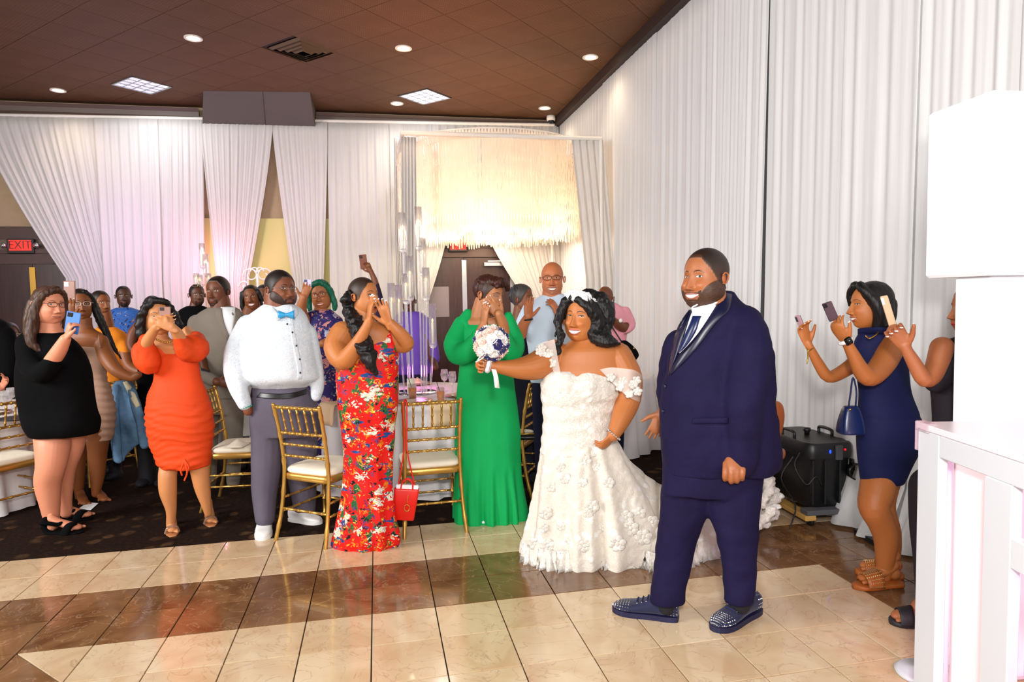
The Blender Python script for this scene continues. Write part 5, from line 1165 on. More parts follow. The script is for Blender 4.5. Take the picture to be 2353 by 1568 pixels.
f.cloth('shirt', M_PAIS, [[(606, 676, 700, .8), (590, 690, 712, .75), (562, 706, 734, .66), (548, 718, 770, .66), (546, 727, 815, .7), (556, 735, 855, .74), (566, 736, 872, .70), (578, 712, 886, .60), (584, 704, 894, .5)]],
    [[(572, 750, -.02, 27), (552, 790, -.06, 29), (541, 840, -.1, 27), (548, 890, -.13, 22), (562, 928, -.14, 15)], [(708, 765, .02, 20), (724, 830, .02, 18), (729, 885, .0, 15), (726, 912, -.02, 12)]], voxel=.010, smooth=4, disp=wrk(.008, 6, 4, (1, 1, .8)), keep=True)
f.patch('placket', M_PAIS, [(664, 730), (672, 790), (684, 845), (684, 872)], [(672, 730), (682, 790), (694, 845), (693, 872)], off=.006)
for u, v in ((660, 745), (672, 764), (681, 795), (689, 826), (690, 857)): MB().ball(f.hit(u, v, .012), .007, 8).build('button', M_BLK, f.root)
for pts in (([(628, 692), (632, 712), (646, 728)], [(604, 694), (614, 722), (640, 738)]), ([(668, 704), (668, 716), (664, 726)], [(682, 708), (686, 722), (672, 734)])): f.patch('collar', M_PAIS, pts[0], pts[1], off=.016)
M_BOW = mat('blue_satin', '#2e93c8', .3); c = f.hit(658, 724, .03)
for sx in (-1, 1):
    G = [[c+EX*sx*(.004+.052*q)+EZ*((.012+.020*q)*s_-.0*q)-EY*.012*(1-s_*s_) for s_ in np.linspace(-1, 1, 5)] for q in np.linspace(0, 1, 6)]; MB().sheet(G, .008, nrm=EY).build('bow_tie_wing', M_BOW, f.root)
MB().box((-.009, -.012, -.012), (.009, .008, .012), M=np.vstack([np.hstack([np.eye(3), c[:, None]]), [0, 0, 0, 1]]), bev=.003).build('bow_tie_knot', M_BOW, f.root)
M_GT = fabric('grey_trouser_cloth', '#57505e', .8, .07)
f.cloth('trousers', M_GT, [[(578, 706, 888, .62), (577, 712, 905, .66), (575, 728, 930, .66), (575, 736, 970, .64), (577, 736, 1000, .6)]], [[(614, 990, -.02, 37), (612, 1060, -.05, 34), (608, 1130, -.12, 29), (608, 1190, -.2, 24)], [(690, 990, .03, 40), (692, 1060, .04, 36), (696, 1120, .05, 31), (700, 1172, .05, 26)]], voxel=.010, smooth=4, disp=wrk(.007, 6, 7, (1, 1, .7)), keep=True)
f.patch('belt', mat('black_leather', '#0c0c0e', .35), [(577, 900), (620, 905), (665, 905), (704, 894)], [(577, 913), (620, 917), (665, 917), (704, 906)], off=.012, thick=.012)
M_WSH = mat('white_leather', '#e9e8e6', .5); shoe(f, (610, 1208), (604, 1243), M_WSH, M_WSH, w=.056, H=.11, name='white_sneaker'); shoe(f, (668, 1196), (738, 1206), M_WSH, M_WSH, w=.052, H=.10, name='white_sneaker')
bb = MB(); a_ = f.P(566, 936, -.14); [bb.ball(a_+EX*.035*math.cos(t)+EY*.035*math.sin(t)+EZ*.01*math.cos(t), .007, 6) for t in np.linspace(0, 2*PI, 16)[:-1]]; bb.build('beaded_bracelet', mat('teal_bead', '#2f9a8a', .3), f.root)['kind'] = 'stuff'
MB().ball(f.HL(-.352, -.06, -.10), .011, 8).build('earring', M_SILVER, f.root)
f.glasses(mat('thin_silver_frame', '#8a8078', .25, .6), lens=(.095, .045), r=.005); f.finish(.009, .006)

# woman with green hair
f = Fig('woman with green hair and brown glasses in a navy floral dress', u=738, h=5.65, skin='#a9663c')
bghead(f, 737, 643, 712, 12, roll=-8, pitch=6, nl=120, nt=110, smile=.5, open=.02, lip_c='#c03a34', fat=.6); f.skin_t([(738, 700, 0, 14), (738, 730, 0, 18)])
f.skin_t([(706, 745, -.05, 14), (692, 720, -.12, 14), (694, 700, -.16, 11), (698, 684, -.18, 9)]); f.hand(697, 688, -.18, (.35, .9, 0), (.2, 0, -1), -1, L=.165, curl=(.2, .2, .25, .3)); f.skin_t([(765, 760, -.02, 15), (764, 785, -.08, 14), (742, 790, -.16, 10)])
f.cloth('floral_dress', floral('navy_floral', '#2b1f5e', [('#d88f92', 10., .36, (1, 1, 1)), ('#b9bcd8', 12., .32, (1, 1, 1)), ('#e8a08c', 18., .28, (1, 1, 1)), ('#3f6f86', 20., .25, (1, 1, 2))]), [[(716, 760, 712, .7), (698, 778, 728, .6), (690, 786, 760, .6), (700, 782, 820, .6), (698, 788, 880, .6), (692, 794, 1000, .6), (690, 796, 1100, .6)]], [[(702, 738, 0, 14), (700, 760, -.02, 14)], [(774, 740, 0, 15), (772, 768, -.03, 15)]], disp=wrk(.006, 7, 2))
GH = hairmat('green_hair', '#03402f', '#0c7a5a'); f.hair(GH, balls=[(0, -.12, .12, .36, .4, .39)], locks=[[(.05, .24, .42, .1), (-.2, .24, .34, .09), (-.34, .14, .1, .10), (-.42, .08, -.15, .11), (-.42, .10, -.42, .08)], [(.1, .2, .42, .1), (.32, .12, .2, .1), (.38, .06, -.1, .1), (.40, .06, -.42, .1), (.36, .08, -.56, .06)]], voxel=.009)
f.glasses(mat('brown_frame2', '#5a2018', .3), lens=(.11, .075), z=.02); f.finish(.009, .0065); phone('phone in a pale lilac case raised beside the green-haired woman', f, 706, 656, -.155, 19, 28, 6, '#c9c2dd', '#4a4a66')
# person raising a brown phone
f = Fig('person hidden behind the shouting woman, only a raised arm showing above her', u=850, h=7.0, skin='#7a4526')
bghead(f, 842, 674, 726, 0); f.skin_t([(842, 715, 0, 12), (842, 750, 0, 20)]); f.skin_t([(868, 690, 0, 9), (862, 650, -.02, 8), (856, 632, -.03, 6), (849, 618, -.04, 6)]); f.hand(852, 626, -.03, (-.35, 1, 0), (-.3, 0, -1), -1, L=.15, curl=(.4, .4, .4, .5))
f.cloth('dark_top', fabric('dark_violet_cloth', '#2a1a33'), [[(822, 866, 738, .6), (810, 880, 760, .6), (812, 878, 1000, .6)]], [[(868, 755, 0, 12), (872, 700, 0, 11), (864, 655, -.02, 8)]]); f.finish(.010, .007); phone('phone in a brown leather case raised high above the shouting woman', f, 835, 602, -.01, 17, 33, -6, '#7a3c20', '#2a1a14')

# shouting woman in the red floral jumpsuit
f = Fig('woman in a red tropical floral jumpsuit shouting through cupped hands', (848, 1255), skin='#b66e38')
f.head(838, 637, 728, yaw=-50, pitch=-2, nl=150, nt=140, fat=.6, open=.07, mw=-.02, lips=1.3, lip_c='#a8504a', eye=.75, lash=.012, brow_up=.01, hair=1, hair_c='#1a1514', hair_h=.008, shadow='#b07850', fade=.85)
f.skin_t([(836, 705, 0, 25), (836, 745, 0, 27)]); f.skin_l([(808, 870, 740, .75), (786, 898, 756, .6), (776, 910, 778, .52), (790, 908, 820, .5), (795, 890, 900, .5), (800, 880, 1050, .5)])
f.skin_t([(788, 768, -.04, 30), (772, 800, -.10, 28), (790, 828, -.18, 24), (815, 800, -.24, 18), (838, 760, -.28, 12), (848, 738, -.29, 10)]); f.skin_t([(900, 775, .0, 22), (922, 792, -.04, 20), (934, 788, -.08, 18), (918, 765, -.12, 15), (900, 745, -.14, 11)])
f.hand(848, 740, -.29, (.12, 1, 0), (.8, 0, .4), 1, L=.18, curl=(.1, .1, .12, .15), spread=.06, thumb=.7, nails='#f4f0f2'); f.hand(893, 745, -.15, (-.28, 1, 0), (-.4, 0, -.9), -1, L=.18, curl=(.08, .08, .1, .12), spread=.12, thumb=.7, nails='#f4f0f2')
M_RED = floral('red_tropical_print', '#d8140f', [('#1c4f96', 8.5, .30, (1, 1, 2.6)), ('#2f6a3c', 10., .34, (1.6, 1, 1)), ('#161622', 12., .28, (1.5, 1, 2)), ('#6a3a78', 14., .24, (1, 2, 1)), ('#e88418', 13., .27, (1, 1.4, 1)), ('#eee6d2', 9., .32, (1, 1, 1.3)), ('#e9c94a', 17., .24, (1, 1, 1.5))], rough=.55)
cf = f.P(845, 1100)
f.cloth('floral_jumpsuit', M_RED, [[(846, 908, 778, .6, -.02), (820, 916, 795, .62, -.02), (784, 917, 815, .62), (774, 916, 850, .64), (773, 916, 880, .64), (775, 916, 920, .66), (780, 912, 960, .64), (786, 905, 1010, .6), (790, 900, 1070, .58), (786, 901, 1130, .58), (776, 908, 1190, .6), (765, 918, 1235, .56), (760, 912, 1258, .5)]],
    [[(892, 745, .05, 10), (896, 770, -.02, 14), (898, 800, -.06, 16)], [(816, 748, .05, 8), (826, 780, -.06, 9), (836, 800, -.1, 14)]], voxel=.010, smooth=4, disp=lambda V, N: pleat(.016, 6, .95, 0, cf, 2., 1.)(V, N)+.006*nz(V, 7., 3.), keep=True)
f.hair(HAIR_BLACK, balls=[], locks=[[(-.36, -.18, .05, .13), (-.40, -.24, -.05, .15)]], pix=[[(804, 690, .02, 16), (806, 715, -.02, 19), (816, 742, -.10, 19), (828, 770, -.2, 19), (838, 800, -.27, 20), (850, 828, -.30, 17), (860, 852, -.30, 9), (864, 860, -.3, 3)], [(800, 700, .02, 10), (803, 730, -.04, 12)]], voxel=.007, strand=.006, wave=.005, freq=60, smooth=1)
MB().tube([f.HL(.34, -.03, -.12), f.HL(.345, -.02, -.22)], .007, 8).build('earring', M_SILVER, f.root); f.finish(.008, .005)

# guest in purple behind the candelabra
f = Fig('guest in a purple shirt standing behind the crystal candelabra', u=950, h=7.1, skin='#5a3018')
bghead(f, 938, 668, 718, 0); f.skin_t([(940, 705, 0, 11), (942, 735, 0, 15)]); f.skin_t([(942, 735, 0, 12), (985, 780, -.05, 9), (992, 820, -.1, 9)]); f.skin_t([(992, 820, -.1, 9), (1000, 845, -.2, 8)])
f.cloth('purple_shirt', fabric('purple_cotton', '#6a4ab0', .7, .1), [[(922, 962, 716, .7), (906, 980, 730, .6), (902, 988, 780, .6), (905, 990, 860, .6)]], [[(976, 740, 0, 14), (992, 790, -.04, 14), (998, 825, -.1, 13)], [(908, 745, 0, 13), (900, 800, 0, 13)]]); f.cloth('trousers', fabric('dark_navy', '#121430'), [[(908, 988, 850, .6), (908, 988, 900, .6)]], [[(928, 900, 0, 18), (928, 1040, 0, 11)], [(968, 900, 0, 18), (968, 1040, 0, 11)]]); f.finish(.011)

# woman in green, hands to her face
f = Fig('woman in a long emerald green dress covering her face with both hands', (1130, 1192), skin='#b4754a')
f.head(1126, 634, 722, yaw=-52, pitch=14, nl=150, nt=140, fat=.3, eye=.2, closed=1, lip_c='#a05048', hair=1, hair_c='#2a1510', shadow='#8a8a98')
f.skin_t([(1112, 695, .02, 22), (1104, 735, .02, 26)]); f.skin_l([(1080, 1160, 730, .55), (1066, 1172, 745, .5), (1075, 1165, 800, .5), (1085, 1160, 1000, .5)])
f.skin_t([(1092, 790, -.2, 14), (1104, 765, -.24, 12), (1112, 745, -.26, 10)]); f.skin_t([(1158, 775, -.16, 15), (1155, 745, -.22, 13), (1146, 722, -.26, 10)])
f.hand(1112, 750, -.27, (.10, 1, -.05), (.8, 0, .5), 1, L=.18, curl=(.1, .1, .12, .15), spread=.05, thumb=.3, nails='#f0e0e0'); f.hand(1150, 728, -.24, (-.62, .8, 0), (-.1, -.2, .9), -1, L=.18, curl=(.12, .12, .15, .18), spread=.1, thumb=.6, nails='#f0e0e0')
M_GRN = fabric('emerald_crepe', '#00a455', .75, .05, bump=.2); cg = f.P(1128, 1000)
f.cloth('green_dress', M_GRN, [[(1072, 1166, 742, .5, .0), (1056, 1176, 756, .6), (1050, 1182, 790, .62), (1056, 1176, 824, .6), (1052, 1182, 870, .64), (1048, 1190, 940, .66), (1044, 1196, 1010, .66), (1044, 1198, 1085, .66), (1042, 1206, 1140, .66), (1041, 1214, 1195, .62)]],
    [[(1076, 724, .02, 14), (1066, 745, 0, 20)], [(1168, 726, .02, 10), (1172, 745, 0, 16)]], voxel=.010, smooth=4, disp=lambda V, N: pleat(.016, 13, .42, 0, cg, 1., .8)(V, N)*1.+pleat(.008, 7, 1.1, 0, cg, 2., 1.)(V, N), keep=True)
f.cloth('puff_sleeve', M_GRN, [], [[(1062, 745, 0, 20), (1044, 790, -.06, 25), (1054, 815, -.12, 26), (1078, 805, -.18, 25), (1096, 780, -.21, 18), (1098, 768, -.22, 13)]], disp=wrk(.006, 9, 2)); f.cloth('puff_sleeve', M_GRN, [], [[(1172, 745, 0, 16), (1186, 785, -.04, 20), (1180, 808, -.1, 23), (1164, 798, -.15, 24), (1158, 772, -.17, 17)]], disp=wrk(.006, 9, 4))
f.hair(hairmat('chestnut_hair', '#1d0d08', '#55281a'), balls=[(0, -.13, .14, .35, .41, .38), (0, .12, .36, .28, .26, .15)], locks=[[(-.05, .30, .44, .10), (.1, .40, .34, .07), (.2, .42, .22, .04)], [(.05, .28, .44, .10), (.2, .32, .34, .08), (.27, .30, .18, .04)], [(-.1, .3, .42, .1), (-.22, .34, .3, .06)]], voxel=.007); f.finish(.008, .005)
MB().ball(atz(1112, 1202)+EZ*.02, (.05, .06, .02), 10).build('shoe_tip', M_WHITE, f.root)
# grey-haired woman in black behind
f = Fig('woman with short grey hair and gold earrings, in black', u=1200, h=5.75, skin='#7a4526')
bghead(f, 1202, 654, 722, -62, hair_c='#3a3836', hair_h=.03, lip_c='#8a4038'); f.skin_t([(1196, 700, 0, 14), (1194, 740, 0, 20)])
f.cloth('black_dress', fabric('black_navy_cloth', '#0c0e20'), [[(1168, 1222, 742, .6), (1160, 1240, 770, .6), (1170, 1238, 820, .6), (1168, 1244, 900, .6), (1166, 1248, 1000, .6), (1166, 1248, 1080, .6)]], [])
f.hair(hairmat('grey_black_hair', '#141414', '#4a4848'), balls=[(0, -.12, .16, .35, .4, .36)], locks=[], voxel=.008, strand=.008, freq=70); MB().tube([f.HL(.36, -.03, -.12), f.HL(.37, -.02, -.34)], .006, 6).build('earring', M_GOLD, f.root); f.finish(.010)
# bald man clapping
f = Fig('bald man with dark glasses and a pale blue shirt, smiling and clapping', (1268, 1150), skin='#b5693f')
bghead(f, 1269, 602, 682, 2, nl=130, nt=120, hair=0, smile=1., open=.026, fat=.3, eye=.7, beard='goatee', beard_a=.25, beard_c='#8a7a70', brow=.006)
f.skin_t([(1268, 665, 0, 21), (1268, 700, 0, 25)]); f.skin_t([(1196, 768, -.1, 15), (1204, 745, -.14, 12), (1214, 728, -.16, 10)]); f.skin_t([(1316, 745, -.1, 15), (1300, 735, -.16, 12), (1284, 724, -.2, 10)])
f.hand(1214, 732, -.17, (.02, 1, 0), (.5, 0, -.8), 1, L=.185, curl=(.1, .1, .12, .15), spread=.1, thumb=.8); f.hand(1284, 728, -.2, (-.35, .9, 0), (-.7, 0, .4), -1, L=.185, curl=(.3, .35, .4, .5), spread=.1, thumb=.6)
f.cloth('blue_shirt', fabric('pale_blue_cotton', '#c9d8ea', .75, .05), [[(1246, 1294, 676, .8), (1226, 1312, 690, .66), (1206, 1330, 710, .6), (1208, 1328, 760, .6), (1218, 1318, 830, .62), (1218, 1318, 880, .6)]], [[(1216, 712, 0, 18), (1202, 745, -.06, 18), (1196, 768, -.1, 15)], [(1322, 715, 0, 18), (1330, 745, -.04, 17), (1318, 748, -.1, 15)]], disp=wrk(.007, 6, 3))
f.cloth('trousers', fabric('dark_navy', '#121430'), [[(1222, 1316, 870, .6), (1222, 1316, 930, .6)]], [[(1246, 930, 0, 24), (1246, 1140, 0, 14)], [(1294, 930, 0, 24), (1294, 1140, 0, 14)]])
wb = MB(); wc = f.P(1213, 735, -.16); wb.tube([wc+EX*.034*math.cos(t)+EY*.03*math.sin(t)+EZ*.004*math.cos(t) for t in np.linspace(0, 2*PI, 14)], .007, 6, res=1); wb.build('bead_bracelet', M_BLK, f.root)
f.glasses(mat('black_frame', '#15100e', .25), lens=(.11, .06)); f.finish(.009, .0058)
# man in pink
f = Fig('man in a pink shirt filming with a black phone behind the bride', u=1400, h=6.3, skin='#6e3a20')
bghead(f, 1390, 658, 716, 10, hair=0); f.skin_t([(1392, 705, 0, 13), (1396, 735, 0, 18)]); f.skin_t([(1442, 752, -.06, 12), (1428, 752, -.12, 11), (1412, 738, -.2, 8), (1402, 728, -.24, 7)]); f.skin_t([(1385, 760, -.06, 12), (1385, 745, -.16, 10), (1392, 728, -.22, 7)])
f.hand(1404, 732, -.24, (-.2, 1, 0), (-.6, 0, .6), 1, L=.17, curl=(.7, .7, .7, .7)); f.hand(1390, 730, -.23, (.2, 1, 0), (.5, 0, .7), -1, L=.17, curl=(.7, .7, .7, .7))
f.cloth('pink_shirt', fabric('pink_linen', '#e59aa6', .75, .06), [[(1380, 1414, 696, .7), (1366, 1434, 710, .6), (1362, 1446, 735, .6), (1372, 1438, 790, .6), (1370, 1440, 850, .6)]], [[(1436, 718, 0, 14), (1448, 745, -.04, 13), (1440, 756, -.08, 12)], [(1374, 722, 0, 14), (1378, 750, -.04, 13)]]); f.cloth('trousers', fabric('dark_navy', '#121430'), [[(1372, 1438, 840, .6), (1374, 1436, 890, .6)]], [[(1390, 890, 0, 17), (1390, 1060, 0, 10)], [(1422, 890, 0, 17), (1422, 1060, 0, 10)]])
mb = MB(); f.T(mb, [(1398, 738, -.2, 1.6), (1415, 765, -.2, 1.6), (1430, 788, -.2, 1.6)], 6); mb.build('bag_strap', M_BLK, f.root)
wt = MB().ball(f.P(1426, 737, -.2), (.02, .012, .02), 10).build('watch_face', mat('white_dial', '#e8e4da', .3), f.root); f.finish(.010, .007)
phone('black phone with a round camera held by the man in pink', f, 1404, 708, -.215, 18, 28, -6, '#1c1618', '#c8c8d0')
r = empty('sling_bag', tuple(f.P(1442, 805, -.2)), 0, 'small black sling bag hanging at the side of the man in pink', 'bag'); c = f.P(1442, 805, -.2); mb = MB(); mb.loft([(c+EZ*.09-EX*.03, .02, .03), (c+EZ*.05-EX*.02, .06, .04), (c-EX*.0, .085, .05), (c-EZ*.05+EX*.03, .075, .05), (c-EZ*.09+EX*.04, .04, .03)], 20); mb.build('pouch', M_BLACKC, r); MB().ball(c+EX*.05-EY*.05+EZ*.02, .01, 8).build('clasp', M_GOLD, r)

# woman in the navy dress, right
f = Fig('woman with a black bob in a navy dress filming beside the smoke machine', (2020, 1340), skin='#b26a34')
f.head(1995, 648, 756, yaw=66, pitch=0, nl=170, nt=160, smile=1., open=.026, eye=.5, lash=.008, lip_c='#a0483c', hair=1, brow=.008, lips=1.1)
f.skin_t([(2006, 725, .02, 22), (2012, 765, .02, 24)]); f.skin_l([(1980, 2050, 772, .7), (1975, 2070, 800, .55), (1990, 2065, 860, .5), (2000, 2080, 1000, .5), (1995, 2055, 1090, .5)])
f.skin_t([(2052, 792, -.06, 28), (2030, 835, -.12, 27), (2000, 866, -.18, 23), (1978, 850, -.2, 19), (1960, 815, -.22, 14), (1946, 788, -.23, 11)]); f.skin_t([(1985, 820, .12, 20), (1940, 852, .12, 16), (1904, 866, .1, 14), (1880, 835, .08, 12), (1862, 800, .06, 9), (1856, 788, .06, 8)])
f.hand(1944, 786, -.23, (-.52, .85, 0), (.7, .3, .5), -1, L=.17, curl=(.45, .5, .55, .6), spread=.08, thumb=.5, nails='#e8d0c8'); f.hand(1856, 790, .06, (-.35, 1, 0), (.2, .1, -.9), 1, L=.165, curl=(.45, .5, .5, .55), spread=.12, thumb=.6, nails='#e8d0c8')
f.leg([(2022, 1060, .02, 34), (2020, 1095, .01, 38), (2015, 1130, -.03, 38), (2008, 1165, -.06, 34), (2024, 1200, -.05, 30), (2036, 1235, -.04, 28), (2034, 1285, -.03, 21), (2030, 1322, -.02, 17)]); f.leg([(2035, 1080, .12, 38), (2025, 1160, .12, 30), (2044, 1225, .12, 25), (2050, 1280, .12, 18), (2048, 1305, .12, 15)])
f.foot((2062, 1344), (1970, 1350), z=.03, w=.044, H=.08); f.foot((2068, 1326), (1974, 1318), z=.03, w=.044, H=.08)
M_NV = fabric('navy_crepe', '#0c1444', .75, .08, bump=.15)
f.cloth('navy_dress', M_NV, [[(1978, 2050, 764, .7), (1966, 2072, 785, .6), (1962, 2082, 820, .62), (1970, 2086, 865, .62), (1976, 2092, 905, .62), (1974, 2108, 950, .64), (1971, 2122, 990, .64), (1971, 2110, 1035, .62), (1974, 2094, 1070, .6), (1979, 2080, 1100, .72), (1982, 2074, 1112, .7)]], [], voxel=.010, smooth=4, disp=lambda V, N: .003*nz(V, 7.)-.004*np.exp(-((V[:, 2]-.93)/.008)**2), keep=True)
mb = MB(); G = [[f.P(1972+q*92+s_*6*q, 772-6*math.sin(q*3)+s_*(-16+4*q), -.12*math.sin(q*2.4)+.02-.02*s_) for s_ in (0, .5, 1)] for q in np.linspace(0, 1, 12)]; mb.sheet(G, .006, nrm=EY); G = [[f.P(2060+q*34, 778+q*8+s_*(18+10*q), .02-.03*s_) for s_ in (-.3, .3, 1)] for q in np.linspace(0, 1, 5)]; mb.sheet(G, .006, nrm=EY); mb.build('collar', M_NV, f.root)
f.hair(HAIR_BLACK, balls=[(0, -.11, .13, .355, .42, .39), (0, -.22, -.08, .33, .30, .36)], locks=[[(.1, .22, .42, .1), (.26, .2, .3, .09), (.34, .02, .05, .12), (.34, -.08, -.2, .15), (.30, -.06, -.42, .12)], [(-.08, .24, .42, .1), (-.24, .28, .26, .07), (-.30, .24, .0, .04)], [(0, -.42, .0, .18), (0, -.42, -.3, .16), (.1, -.3, -.42, .12)]], voxel=.007, strand=.0015)
def slide(fig, heel, toe, m, name='spiked_slide', st=True):
    a = atz(*heel); c_ = atz(*toe); d = c_-a; Ln = np.linalg.norm(d); d /= Ln; la = np.cross(d, EZ); mb = MB()
    mb.loft([(a+d*Ln*t+EZ*.016, w_, .016) for t, w_ in ((-.04, .02), (.02, .04), (.3, .042), (.7, .055), (.93, .045), (1.05, .016))], 20, 3., ax=la, ay=EZ)
    G = [[a+d*Ln*(.48+.36*q)+la*.056*math.cos(t)*1.02+EZ*(.02+(.075-.02*q)*math.sin(t)) for q in np.linspace(0, 1, 5)] for t in np.linspace(0, PI, 13)]; mb.sheet(G, .004, nrm=EZ)
    o = mb.build(name, m, fig.root)
    if st:
        sb = MB(); sv, sf, _ = STUD.arr()
        for t in np.linspace(.12, PI-.12, 11):
            for q in np.linspace(.06, .94, 8):
                n = la*math.cos(t)+EZ*math.sin(t); x = d; y = np.cross(n, x); sb.add(a+d*Ln*(.48+.36*q)+la*.058*math.cos(t)+EZ*(.022+(.077-.02*q)*math.sin(t))+(sv@np.array([x, y, n]))*.0045, sf)
        sb.build('studs', mat('pale_gold_stud', '#e8d49a', .25, .8), o, False)['kind'] = 'stuff'
M_OCH = mat('ochre_leather', '#a5571a', .5); slide(f, (2068, 1348), (1966, 1354), M_OCH); slide(f, (2072, 1330), (1970, 1320), M_OCH)
mb = MB(); wc = f.P(1942, 783, -.23); dv = f.D(-.5, .85, 0); n1 = np.cross(dv, EY); n1 /= np.linalg.norm(n1); mb.tube([wc+n1*.032*math.cos(t)+EY*.03*math.sin(t) for t in np.linspace(0, 2*PI, 16)], .011, 8, res=1, flat=(n1, .4)); mb.build('watch_band', M_WHITE, f.root)
M4 = np.eye(4); M4[:3, 0] = n1; M4[:3, 1] = EY; M4[:3, 2] = dv; M4[:3, 3] = wc-EY*.034; MB().box((-.019, -.006, -.02), (.019, .006, .02), M=M4, bev=.005).build('watch_face', mat('watch_glass', '#06070a', .08), f.root, False)
mb = MB(); f.T(mb, [(1852, 800, .05, 1.5), (1858, 806, .02, 1.5), (1868, 800, .04, 1.5)], 6); f.T(mb, [(1856, 806, .02, 1.6), (1857, 822, .02, 1.8), (1854, 836, .02, 1.2)], 6); mb.build('gold_bracelet', M_GOLD, f.root)
mb = MB(); f.T(mb, [(1990, 772, -.1, 1.8), (1998, 778, -.14, 1.8), (2012, 770, -.12, 1.8), (2020, 760, -.08, 1.8)], 6); mb.build('gold_necklace', M_GOLD, f.root); f.finish(.009, .0048); fn = f
phone('dark glossy phone in the near hand of the woman in navy', f, 1908, 716, -.20, 22, 46, -24, '#5a4650', '#202024', yaw=35); phone('pink-cased phone in the far outstretched hand of the woman in navy', f, 1842, 752, .075, 15, 58, -22, '#a8848c', '#303034', yaw=60)
r = empty('handbag', tuple(f.P(1955, 965, -.12)), 0, 'small navy leather handbag hanging from the arm of the woman in navy', 'bag'); c = f.P(1955, 965, -.14); k = f.k
mb = MB(); mb.loft([(c+EZ*.073, .028, .02), (c+EZ*.06, .04, .03), (c, .058, .045), (c-EZ*.06, .066, .055), (c-EZ*.072, .06, .05)], 24, 3.5); mb.build('bag_body', mat('navy_leather', '#0e1f4c', .3), r)
mb = MB(); f.T(mb, [(1950, 935, -.14, 2), (1955, 900, -.15, 2), (1960, 868, -.16, 2), (1968, 900, -.15, 2), (1966, 935, -.14, 2)], 6); mb.build('bag_handle', mat('navy_leather', '#0e1f4c', .3), r); MB().ball(c+EZ*.06-EX*.02-EY*.03, .006, 6).build('clasp', M_GOLD, r)

# guest behind the booth at the right edge
f = Fig('guest in black behind the white booth holding out a gold phone', (2105, 1440), skin='#9a5a34')
bghead(f, 2232, 652, 770, 60, nl=120, nt=110, lip_c='#c02020'); f.skin_t([(2235, 740, 0, 28), (2235, 780, 0, 32)]); f.skin_t([(2165, 800, -.02, 26), (2150, 850, -.05, 24), (2125, 872, -.08, 19), (2098, 830, -.08, 15), (2078, 795, -.08, 11)])
f.hand(2080, 798, -.08, (-.55, .85, 0), (-.5, -.1, -.8), 1, L=.18, curl=(.6, .65, .65, .7), spread=.1, thumb=.7, nails='#f0e4e0'); f.leg([(2235, 780, 0, 20), (2190, 1000, 0, 20), (2140, 1150, 0, 15), (2125, 1360, 0, 14), (2122, 1415, 0, 13)])
f.foot((2128, 1440), (2052, 1432), z=.02, w=.045, H=.08)
f.cloth('black_shirt', fabric('black_plum', '#17121a', .8), [[(2200, 2270, 772, .7), (2165, 2310, 800, .6), (2142, 2330, 850, .6), (2148, 2330, 960, .6), (2140, 2330, 1100, .6)]], [[(2190, 810, 0, 34), (2165, 860, -.04, 30), (2150, 880, -.05, 24)]]); f.cloth('trousers', fabric('black_plum', '#17121a', .8), [[(2120, 2260, 1090, .6), (2110, 2260, 1150, .6)]], [[(2140, 1120, 0, 48), (2128, 1200, 0, 36), (2125, 1300, 0, 24), (2126, 1385, 0, 20)], [(2215, 1120, .1, 45), (2215, 1380, .1, 22)]])
slide(f, (2136, 1442), (2048, 1434), mat('black_rubber', '#17141a', .6), 'braided_sandal', False); f.finish(.010, .005)
phone('gold-framed phone in the outstretched hand of the guest behind the booth', f, 2042, 718, -.045, 17, 80, -18, '#c8a888', '#e8e0d8', yaw=50)
# guests at the far left edge
f = Fig('man in black cut off by the left edge, one hand at his chest', u=-22, h=6.4, skin='#cf8264')
bghead(f, -35, 640, 715, -40); f.skin_t([(-35, 700, 0, 20), (-35, 740, 0, 26)]); f.skin_t([(-20, 900, -.12, 13), (0, 890, -.16, 12)]); f.hand(2, 892, -.17, (.55, .8, 0), (-.3, 0, -.9), -1, L=.18, curl=(.4, .5, .5, .6), w=1.1)
f.cloth('black_jacket', M_BLACKC, [[(-60, -8, 730, .7), (-90, 18, 752, .6), (-95, 28, 820, .6), (-95, 26, 1000, .6)]], [[(10, 770, 0, 22), (22, 830, -.05, 22), (12, 880, -.1, 20), (-15, 902, -.12, 17)]]); f.cloth('trousers', M_BLACKC, [[(-90, 20, 990, .6), (-90, 20, 1040, .6)]], [[(-60, 1040, 0, 26), (-60, 1170, 0, 16)], [(-10, 1040, 0, 26), (-10, 1170, 0, 16)]]); f.finish(.011, .007)
f = Fig('seated dark-haired guest in shadow behind the far left table', u=28, h=7.2, skin='#5a2e1a')
bghead(f, 22, 742, 800, -20, hair_h=.04); f.skin_t([(22, 790, 0, 13), (20, 815, 0, 18)]); f.cloth('dark_top', M_BLACKC, [[(0, 44, 808, .7), (-16, 58, 826, .6), (-18, 60, 900, .6)]], []); f.glasses(mat('pale_frame', '#c8b8a8', .3)); f.finish(.011)
